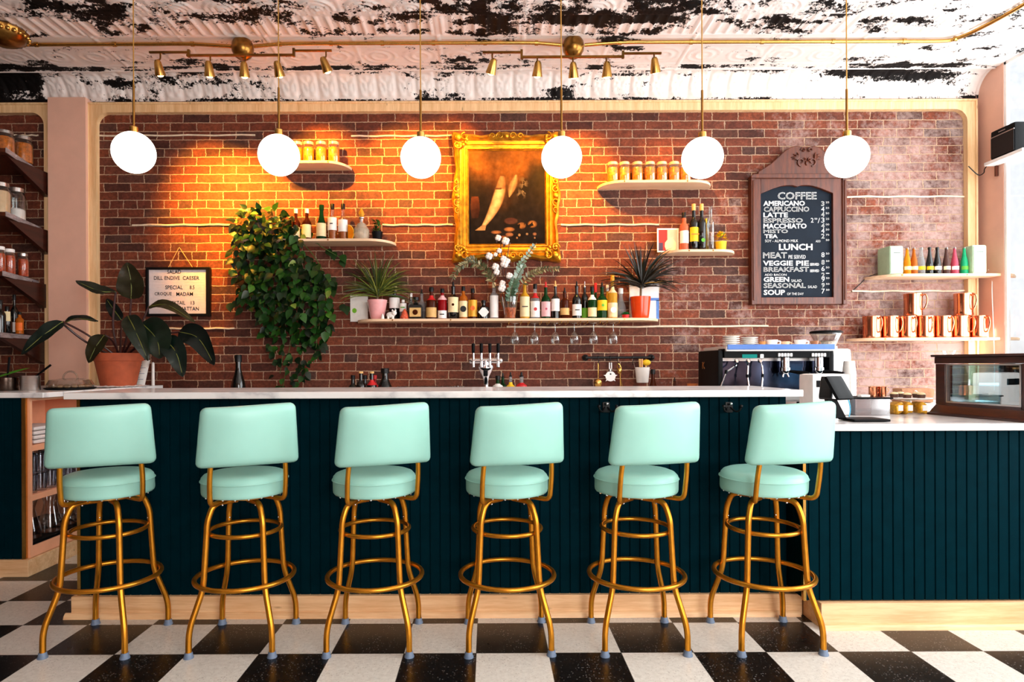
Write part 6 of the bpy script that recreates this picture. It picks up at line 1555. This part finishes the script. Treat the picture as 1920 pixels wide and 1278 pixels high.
mb = MB(); c = (x + .0, 4.638, zt_ - .03); mb.ring((c[0], c[1], c[2]), .012, .003, 16, 6, 'y'); mb.build('seal', WHITEL, t)
x = PX(1779, 4.70, 664); t = thing('clear_goblet', 'clear glass goblet seen just over the display case', 'glass', (x, 4.70, ZB))
z0, z1 = PZ(1779, 668, 4.7), PZ(1779, 657, 4.7)
mb = MB(); mb.lathe([(0, 0), (.04, 0), (.01, .012), (.008, z0 - ZB - .05), (.03, z0 - ZB - .02), (.024, z0 - ZB), (.046, z1 - ZB)], (x, 4.7, ZB + .0005), 22, False, False); mb.build('vessel', CLEAR, t)
# display case ---------------------------------------------------------------
t = thing('display_case', 'dark mahogany glass display case at right end of the lower counter', 'display case', (2.40, 3.34, ZL))
ang = math.atan2(.096, -.47); ux = Vector((math.sin(math.radians(11.5)), -math.cos(math.radians(11.5)), 0)); uy = Vector((math.cos(math.radians(11.5)), math.sin(math.radians(11.5)), 0))
O = Vector((2.372, 3.345, ZL))
def DB(a0, a1, b0, b1, z0, z1, m_=None):
    """box along the glazed side (a), depth away from it (b)"""
    m_ = m_ or MB(); v = []
    for z in (z0, z1):
        for b in (b0, b1):
            for a in (a0, a1): v.append(O + ux*a + uy*b + Vector((0, 0, z)))
    return m_.add(v, [(0, 2, 3, 1), (4, 5, 7, 6), (0, 1, 5, 4), (2, 6, 7, 3), (0, 4, 6, 2), (1, 3, 7, 5)])
LN, DP, HT = .50, .46, .318
mb = MB(); rows = []
for (e, z) in ((.03, .001), (.03, .010), (.018, .016), (.012, .03), (.004, .045), (.0, .052), (0, .056)):
    rows.append([O + ux*a + uy*b + Vector((0, 0, z)) for a, b in ((-e, -e), (LN + e, -e), (LN + e, DP + e), (-e, DP + e), (-e, -e))])
mb.grid(rows); n = len(mb.v); mb.add([rows[0][i] for i in range(4)], [(3, 2, 1, 0)]); mb.add([rows[-1][i] for i in range(4)], [(0, 1, 2, 3)]); mb.build('base_moulding', MAHOG, t, sharp=25)
for a, b in ((0, 0), (LN - .055, 0), (0, DP - .05), (LN - .055, DP - .05)): DB(a, a + .055, b, b + .05, .0565, HT - .048).build('corner_post', MAHOG, t, bevel=.003)
DB(.056, LN - .056, 0, .03, .0565, .068).build('sill', MAHOG, t)
mb = MB(); DB(-.004, LN + .004, -.004, DP + .004, HT - .047, HT - .012, mb); DB(-.016, LN + .016, -.016, DP + .016, HT - .012, HT, mb); mb.build('top', MAHOG, t, bevel=.004)
mb = MB(); DB(.058, LN - .058, .012, .016, .07, HT - .05, mb); mb.build('glass_pane', GLASS('case_glass', (168, 200, 208), .16), t)
DB(LN - .016, LN - .012, .052, DP - .052, .07, HT - .05).build('glass_pane', GLASS('case_glass', (168, 200, 208), .16), t)
mb = MB(); DB(.058, .066, .002, .012, .07, HT - .05, mb); DB(LN - .066, LN - .058, .002, .012, .07, HT - .05, mb); DB(.058, LN - .058, .002, .012, .068, .075, mb); DB(.058, LN - .058, .002, .012, HT - .056, HT - .049, mb); mb.build('steel_edge', STEEL, t)
mb = MB(); DB(.0, LN, DP - .012, DP - .002, .057, HT - .05, mb); mb.build('rear_panel', M('reflection_teal', (58, 112, 122), .25, var=.3, scale=6), t)  # teal colour stands in for the scene reflected in the case glass
mb = MB(); DB(.01, LN - .01, .02, DP - .02, .16, .166, mb); mb.build('glass_shelf', CLEAR, t)
mb = MB(); DB(.0, LN, .018, DP - .012, .0565, .064, mb); mb.build('floor_board', M('case_floor', (150, 120, 100), .5), t)
# wall speaker at right ----------------------------------------------------
zs = PZ(1890, 295, 4.75)
t = thing('speaker_shelf', 'small white shelf on the right pier under the black speaker', 'shelf', (XR, 4.72, zs))
mb = MB(); mb.box(XR - .095, XR - .001, 4.52, 4.87, zs - .030, zs - .004); mb.build('board', WHITEP, t, bevel=.003)
mb = MB(); mb.box(XR - .02, XR - .001, 4.845, 4.862, zs - .11, zs - .031); mb.build('bracket', WALNUT, t)
t = thing('wall_speaker', 'black bookshelf speaker on the white shelf at the right pier', 'speaker', (XR - .07, 4.72, zs - .0035))
zq = zs + .213; mb = MB(); mb.rbox((XR - .045, 4.70, (zs - .0035 + zq)/2), (.044, .112, (zq - zs)/2), .008, (4, 6, 6)); mb.build('cabinet', BLACKP, t)
mb = MB(); mb.box(XR - .093, XR - .0885, 4.595, 4.805, zs + .006, zq - .058); mb.build('grille', BLACKM, t)
mb = MB(); mb.box(XR - .0925, XR - .088, 4.593, 4.807, zq - .054, zq - .047); mb.build('silver_band', STEEL, t)
mb = MB()
for k in range(5): mb.box(XR - .091, XR - .0885, 4.675 + k*.012, 4.688 + k*.012, zq - .030, zq - .024)
mb.build('badge', STEEL, t)
wire('black cable from the speaker shelf across the right trim', [(XR - .06, 4.874, zs - .015), (XR - .05, 4.92, zs - .035), (XR - .03, 4.955, zs - .055), (XR - .07, 4.960, zs - .068), (PX(1818, 4.96), 4.966, PZ(1818, 311, 4.96))], .004, BLACKM)
# ================================================================== LEFT SIDE
TOPZ = CZ
# big philodendron in terracotta pot
Yz = 4.62; xz = PX(222, Yz, 700); zc0 = TOPZ
ct = thing('folded_cloth', 'crumpled white cloth under the terracotta pot', 'cloth', (xz, Yz - .06, zc0))
mb = MB(); rows = []
for j in range(14):
    rows.append([(xz - .20 + .36*i/22, Yz - .23 + .36*j/13, zc0 + .0015 + .010*abs(noise.noise(Vector((i*.45, j*.5, 2)))) * (0 if 4 < j < 13 and 5 < i < 19 else 1.4) + .002) for i in range(23)])
mb.grid(rows); mb.build('cloth', M('white_linen', (238, 228, 224), .9, var=.04), ct, sharp=0, solid=.002)
zc0 += .0065
t = thing('potted_philodendron', 'large dark leaved philodendron in terracotta pot at left counter end', 'plant', (xz, Yz, zc0))
Rr = S(84, Yz)/2; hp = PZ(222, 662, Yz) - zc0
mb = MB(); pot(mb, xz, Yz, zc0, Rr*.70, Rr, hp, 40, rim=.24); mb.build('pot', TERRA, t)
mb = MB(); mb.lathe([(0, hp*.84), (Rr*.9, hp*.84), (Rr*.9, hp*.83)], (xz, Yz, zc0), 24, False, False); mb.build('soil', SOIL, t)
DK = [(13, 30, 24), (18, 33, 21), (10, 22, 18), (38, 36, 18), (52, 46, 20)]
mf = MB(); mst = MB()
root = Vector((xz, Yz, zc0 + hp*.84))
def big_leaf(base, mid, tip, W, col, dy0=0, dy1=0, nx=(0, -1, .2), mrib=(110, 116, 50)):
    """leaf traced by base, middle and tip of its midrib"""
    a, b, c = base, mid, tip; pth = smooth_path([a, b, c], 6); n = len(pth); rows = []
    for i, p in enumerate(pth):
        q = i/(n - 1); w = W*.5*(math.sin(PI*min(1, q**.72*.97 + .02))**.8)
        d = (pth[min(n - 1, i + 1)] - pth[max(0, i - 1)]).normalized(); side = d.cross(Vector(nx)).normalized(); nn = side.cross(d).normalized()
        rows.append([p + side*w*s + nn*(abs(s)*w*.22 + .004*math.sin(i*1.3 + s*3)) for s in (-1, -.6, -.12, .12, .6, 1)])
    nc = 6
    mf.grid(rows, col)
    mf.tube([p + Vector((0, -.002, 0)) for p in pth[:-1]], [.004*(1 - .7*i/n) for i in range(n - 1)], 5, col=mrib)
def stemto(base, via=None):
    pts = [root + Vector((rnd.uniform(-.03, .03), rnd.uniform(-.03, .03), 0))] + ([via] if via else []) + [base]
    mst.tube(smooth_path(pts, 6), .0075, 8, col=(58, 26, 24))
L = lambda px, py, y: P(px, py, y)
for base, mid, tip, W, ci, via, nx in (
    (L(118, 603, 4.35), L(82, 628, 4.28), L(40, 664, 4.22), .135, 0, L(165, 628, 4.5), (.25, -.6, .8)),
    (L(118, 607, 4.40), L(145, 597, 4.42), L(184, 602, 4.45), .10, 2, L(160, 640, 4.5), (0, -.5, .9)),
    (L(217, 547, 4.62), L(185, 545, 4.55), L(142, 526, 4.5), .145, 0, L(212, 610, 4.62), (.0, -.55, .8)),
    (L(246, 560, 4.70), L(246, 528, 4.68), L(238, 492, 4.66), .20, 3, L(240, 620, 4.66), (.1, -1, .1)),
    (L(266, 605, 4.48), L(294, 636, 4.42), L(300, 672, 4.40), .23, 1, L(252, 630, 4.55), (.1, -1, .35)),
    (L(240, 592, 4.45), L(255, 622, 4.36), L(278, 676, 4.34), .13, 1, L(236, 640, 4.5), (.3, -.9, .2)),
    (L(279, 575, 4.55), L(315, 572, 4.50), L(366, 604, 4.46), .085, 4, L(258, 620, 4.55), (.0, -.75, .65)),
    (L(308, 636, 4.45), L(330, 660, 4.40), L(343, 706, 4.38), .155, 0, L(270, 640, 4.5), (.1, -1, .25)),
    (L(336, 622, 4.60), L(372, 634, 4.56), L(402, 684, 4.52), .165, 2, L(290, 632, 4.58), (-.2, -.9, .45)),
    (L(196, 628, 4.50), L(180, 650, 4.46), L(166, 680, 4.44), .14, 3, L(212, 640, 4.56), (-.1, -1, .25)),
    (L(228, 600, 4.75), L(212, 578, 4.75), L(200, 560, 4.75), .09, 2, None, (0, -1, .2))):
    big_leaf(base, mid, tip, W, DK[ci], nx=nx); stemto(base, via)
mst.build('stems', FOLI, t); mf.build('foliage', M('philodendron_leaf', (30, 50, 30), .30, vcol=True, var=.25, scale=14, coat=.15), t, sharp=0, weld=False)
# menus and white candle behind the pot
x0 = PX(252, 4.88, 700); x1 = PX(279, 4.88, 700); zt_ = PZ(268, 675, 4.90)
t = thing('menu_sheets', 'white printed menu sheets leaning behind the terracotta pot', 'menu', ((x0 + x1)/2, 4.86, TOPZ))
mb = MB(); mb.add([(x0, 4.82, TOPZ + .001), (x1, 4.82, TOPZ + .001), (x1, 4.90, zt_), (x0 + .03, 4.90, zt_)], [(0, 1, 2, 3)]); mb.build('sheet', PAPER, t, solid=.003)
mb = MB()
for k in range(9):
    f = .25 + k*.075; mb.box(x0 + .05, x1 - .02 - .03*(k % 3), 4.82 + .08*f - .004, 4.82 + .08*f - .003, TOPZ + (zt_ - TOPZ)*f - .002, TOPZ + (zt_ - TOPZ)*f + .002)
mb.build('print_lines', M('grey_ink', (150, 150, 170), .8), t)
x = PX(287, 4.88, 700); t = thing('white_candle', 'slim white taper candle right of the menu sheets', 'candle', (x, 4.88, TOPZ))
hh = PZ(287, 679, 4.88) - TOPZ
mb = MB(); mb.lathe([(0, 0), (.012, 0), (.011, hh*.96), (.004, hh), (0, hh)], (x, 4.88, TOPZ + .0005), 14, False, False); mb.build('wax', WHITEC, t)
mb = MB(); mb.tube([(x, 4.88, TOPZ + hh - .002), (x, 4.88, TOPZ + hh + .008)], .001, 5); mb.build('wick', BLACKM, t)
# glass dome on black tray
Yd = 4.12; x = PX(132, Yd, 715); t = thing('cake_dome', 'low glass cake dome on a round black tray on left counter', 'cake dome', (x, Yd, TOPZ))
Rt = S(84, Yd)/2; zt_ = PZ(128, 709, Yd)
mb = MB(); mb.lathe([(0, 0), (Rt*.9, 0), (Rt, .008), (Rt, .013), (Rt*.93, .010), (0, .009)], (x, Yd, TOPZ + .0005), 40, False, False); mb.build('tray', BLACKP, t)
mb = MB(); mb.lathe([(Rt*.90, .0135), (Rt*.92, .03), (Rt*.80, zt_ - TOPZ - .010), (Rt*.35, zt_ - TOPZ), (.010, zt_ - TOPZ + .002)], (x, Yd, TOPZ), 40, False, False); d_ = mb.build('dome', CLEAR, t)
mb = MB(); mb.tube([(x + .048*math.cos(a), Yd, zt_ - .004 + .050*math.sin(a)) for a in [PI*k/12 for k in range(13)]], .006, 8); mb.build('handle', CLEAR, d_)
mb = MB()
for k in range(16):
    a = 2*PI*k/16; mb.ball((x + .10*math.cos(a), Yd + .10*math.sin(a), TOPZ + .022), (.024, .02, .012), 8, 5)
mb.build('pastries', M('pastry_glaze', (150, 110, 76), .5, var=.25), t)
def pan(px0, px1, top, Y, lab, mat):
    x0, x1 = PX(px0, Y, 715), PX(px1, Y, 715); x = (x0 + x1)/2; r = (x1 - x0)/2; h = PZ(px1, top, Y) - TOPZ
    t_ = thing('metal_container', lab, 'container', (x, Y, TOPZ), 'metal containers on the left counter')
    m_ = MB(); m_.lathe([(0, 0), (r*.97, 0), (r, .004), (r, h - .003), (r*1.04, h), (r*.97, h - .002), (r*.96, .01), (0, .01)], (x, Y, TOPZ + .0005), 36, False, False); m_.build('body', mat, t_); return x, r, h
xa, ra, ha = pan(-8, 31, 707, 3.93, 'wide dark metal container at the far left of left counter', M('dark_steel', (84, 70, 62), .25, 1, var=.15))
xb, rb_, hb_ = pan(41, 73, 704, 3.95, 'steel container right of the dark one on left counter', STEEL)
t = thing('herb_leaf', 'bright green herb leaf lying over the left containers', 'herb', (xa + .03, 3.95, TOPZ + ha))
mb = MB(); leaf(mb, (xa - .05, 3.94, TOPZ + ha + .003), (1, 0, .32), (0, -.5, 1), .20, .045, .05, (84, 170, 40), 'strap', 6); mb.build('blade', FOLI, t, sharp=0)
for (a, b, lab, Y) in (((14, 706), (18, 669), 'dark handled knife rising from the wide dark container', 3.95), ((58, 712), (95, 684), 'dark handled spoon slanting out of the steel container', 3.99)):
    p0, p1 = P(a[0], a[1], Y), P(b[0], b[1], Y); t = thing('chef_knife' if 'knife' in lab else 'serving_spoon', lab, 'utensil', tuple(p0), 'utensils in the left containers')
    mb = MB(); mb.tube([p0 + (p0 - p1)*.4, p0, p1], [.003, .005, .007], 8); mb.build('handle', BLACKP, t)
# bay shelf contents --------------------------------------------------------
def bj(px, top, w, Y, key, lab, liquid, lid, fill=.86, grp='jars in the left bay'):
    z = SHELVES[key][0] + .0045; base = CY + (H - z)*F/Y - ROLL*(px - CX)*1.0; jar(px, top, base, w, Y, z, lab, grp, liquid, lid, fill)
HON = M('honey_preserve', (206, 110, 30), .3, var=.35, scale=50)
bj(9, 246, 32, 4.67, 'l1', 'orange preserve jar on the topmost bay shelf, cut by the picture edge', HON, STEEL); bj(44, 257, 31, 4.87, 'l1', 'orange preserve jar on the topmost bay shelf, right one', HON, STEEL)
bj(2, 343, 31, 4.62, 'l2', 'jar of beige flour on second bay shelf, cut by the picture edge', M('flour_beige', (222, 188, 150), .9, var=.05), STEEL)
bj(31, 353, 30, 4.81, 'l2', 'glass jar partly filled with white sugar on second bay shelf', M('white_sugar', (236, 226, 222), .9, var=.03), STEEL, .42)
REDP = M('red_preserve', (186, 66, 22), .3, var=.35, scale=60)
bj(0, 462, 18, 4.62, 'l3', 'red preserve jar on third bay shelf, nearest the picture edge', REDP, WHITEL); bj(18, 467, 19, 4.70, 'l3', 'red preserve jar with white lid on third bay shelf', REDP, WHITEL); bj(43, 475, 19, 4.82, 'l3', 'red preserve jar with wire clip on third bay shelf, right one', REDP, STEEL)
GL4 = 'dark bottles in the left bay'
def bbt(px, top, w, Y, lab, kind, glass, label, **k):
    z = SHELVES['l4'][0] + .0045; base = CY + (H - z)*F/Y - ROLL*(px - CX); bottle(px, top, base, w, Y, z, lab, GL4, kind, glass, label, **k)
bbt(1, 562, 17, 4.62, 'black bottle on lowest bay shelf at the picture edge', 'wine', DARKG, None)
bbt(13.5, 574, 16, 4.70, 'dark bottle with cream label on lowest bay shelf', 'squat', DARKG, CREAM, lz=(.45, .80), cap=BLACKM)
bbt(27, 552, 13, 4.80, 'tall slim black bottle on lowest bay shelf', 'wine', DARKG, WHITEL, lz=(.05, .3))
bbt(37, 584, 13, 4.76, 'small bottle of orange liqueur on lowest bay shelf', 'slim', AMBERG, ORANGEL, lz=(.15, .5), cap=BLACKM)
# open end shelves of the left counter ---------------------------------------
def ES(px, py, x=CX1 - .06):     # point on the shelf face seen at px
    Y = x*F/(px - CX); return Y
for k in range(4):
    z0 = SHZ[2] + .0008 + k*.026; mb = MB(); mb.rbox((CX1 - .17, 3.86, z0 + .0125), (.15, .14, .0122), .009, (6, 6, 4)); tag(mb.build('folded_napkin', M('white_linen', (238, 228, 224), .9), at=(CX1 - .17, 3.86, z0)), 'folded white linen on the top shelf of left counter end, %s' % ['bottom of the pile', 'second from bottom', 'second from top', 'top of the pile'][k], 'linen', 'folded white linens')
x = CX1 - .22; t = thing('small_clay_pot', 'little brown clay pot beyond the folded linens', 'pot', (x, 4.12, SHZ[2])); mb = MB(); mb.lathe([(0, 0), (.03, 0), (.045, .04), (.03, .075), (.034, .085), (0, .085)], (x, 4.12, SHZ[2] + .0005), 20, False, False); mb.build('body', M('brown_glaze', (150, 70, 36), .3), t)
gt = None; TG = GLASS('tumbler_glass', (250, 250, 253), .10, .03, .5)
rowlab = ['front', 'second', 'third', 'fourth', 'fifth', 'sixth', 'seventh', 'rear']
for lv in range(2):
    for k in range(8):
        for q in range(2):
            x = CX1 - .055 - q*.085; Y = 3.74 + k*.083; z = SHZ[1] + .0008 + lv*.112
            lab = 'tumbler on the middle shelf of left counter end, %s layer, %s file, %s one' % (('lower', 'upper')[lv], ('outer', 'inner')[q], rowlab[k])
            if gt is None:
                m_ = MB(); m_.lathe([(0, 0), (.031, 0), (.033, .004), (.039, .108), (.0375, .108), (.032, .014), (0, .012)], (x, Y, z), 20, False, False); gt = thing('drinking_glass', lab, 'glass', (x, Y, z), 'tumblers in the left counter end'); m_.build('body', TG, gt)
                m_ = MB(); m_.ring((x, Y, z + .1085), .0383, .0018, 24, 6); m_.build('dark_rim', BLACKP, gt)
            else: dup(gt, (x, Y, z), lab)
cf = None
for k, (dx, Y, lab) in enumerate(((.10, 3.78, 'glass carafe on the bottom shelf of left counter end, front one'), (.085, 3.95, 'glass carafe on the bottom shelf of left counter end, second one'), (.11, 4.12, 'glass carafe on the bottom shelf of left counter end, third one'), (.10, 4.28, 'glass carafe on the bottom shelf of left counter end, rear one'))):
    x = CX1 - dx; z = SHZ[0] + .0008
    if cf is None:
        m_ = MB(); m_.lathe([(0, 0), (.062, 0), (.068, .006), (.064, .06), (.040, .15), (.036, .18), (.052, .235), (.050, .235), (.033, .18), (.037, .15), (.060, .06), (0, .012)], (x, Y, z), 28, False, False); cf = thing('glass_carafe', lab, 'carafe', (x, Y, z), 'glass carafes'); m_.build('vessel', GLASS('carafe_glass', (253, 250, 248), .08, .02, .5), cf)
        m_ = MB(); m_.ring((x, Y, z + .235), .051, .002, 28, 6); m_.build('lip', CLEAR, cf)
    else: dup(cf, (x, Y, z), lab)
# ================================================================== LIGHT
def light(name, typ, loc, energy, color, **k):
    l = bpy.data.lights.new(name, typ); l.energy = energy; l.color = color
    for a, b in k.items(): setattr(l, a, b)
    o = bpy.data.objects.new(name, l); COL.objects.link(o); o.location = loc; return o
def aim(o, tgt): o.rotation_euler = (Vector(tgt) - o.location).to_track_quat('-Z', 'Y').to_euler()
WATT = [95, 135, 110, 125, 130, 85, 60, 105, 60, 36]
for (p, tg), w in zip(LAMPS, WATT):
    o = light('spot_lamp', 'SPOT', p, w*SPOTK, (1.0, .41, .03), spot_size=math.radians(58), spot_blend=.9, shadow_soft_size=.022); aim(o, tg)
o = light('window_daylight', 'AREA', (XR + .06, 2.80, 1.98), DAYK, (.95, .98, 1.0), shape='RECTANGLE', size=4.9, size_y=2.95); o.rotation_euler = (Vector((-1, 0, .12))).to_track_quat('-Z', 'Y').to_euler()
o = light('street_daylight', 'AREA', (2.1, -2.55, 1.8), FRONTK, (1.0, .985, .96), shape='RECTANGLE', size=3.0, size_y=2.5); aim(o, (1.6, 4, 1.5))
w = bpy.data.worlds.new('daylight'); SC.world = w; w.use_nodes = True
nt = w.node_tree; nt.nodes.clear(); out = nt.nodes.new('ShaderNodeOutputWorld'); bg = nt.nodes.new('ShaderNodeBackground')
tc = nt.nodes.new('ShaderNodeTexCoord'); sp = nt.nodes.new('ShaderNodeSeparateXYZ'); nt.links.new(tc.outputs['Generated'], sp.inputs[0])
cr_ = ramp(nt, math_n(nt, 'MULTIPLY_ADD', sp.outputs[2], .5, .5), [(.46, rgb((150, 150, 152))), (.52, rgb((244, 247, 250))), (1, rgb((226, 235, 248)))])
nt.links.new(cr_, bg.inputs[0]); bg.inputs[1].default_value = WORLDK; nt.links.new(bg.outputs[0], out.inputs[0])
SC.cycles.transparent_max_bounces = 32
vs = SC.view_settings; vs.view_transform = 'Standard'; vs.look = 'None'; vs.gamma = 1; vs.use_curve_mapping = False; vs.exposure = EXPO
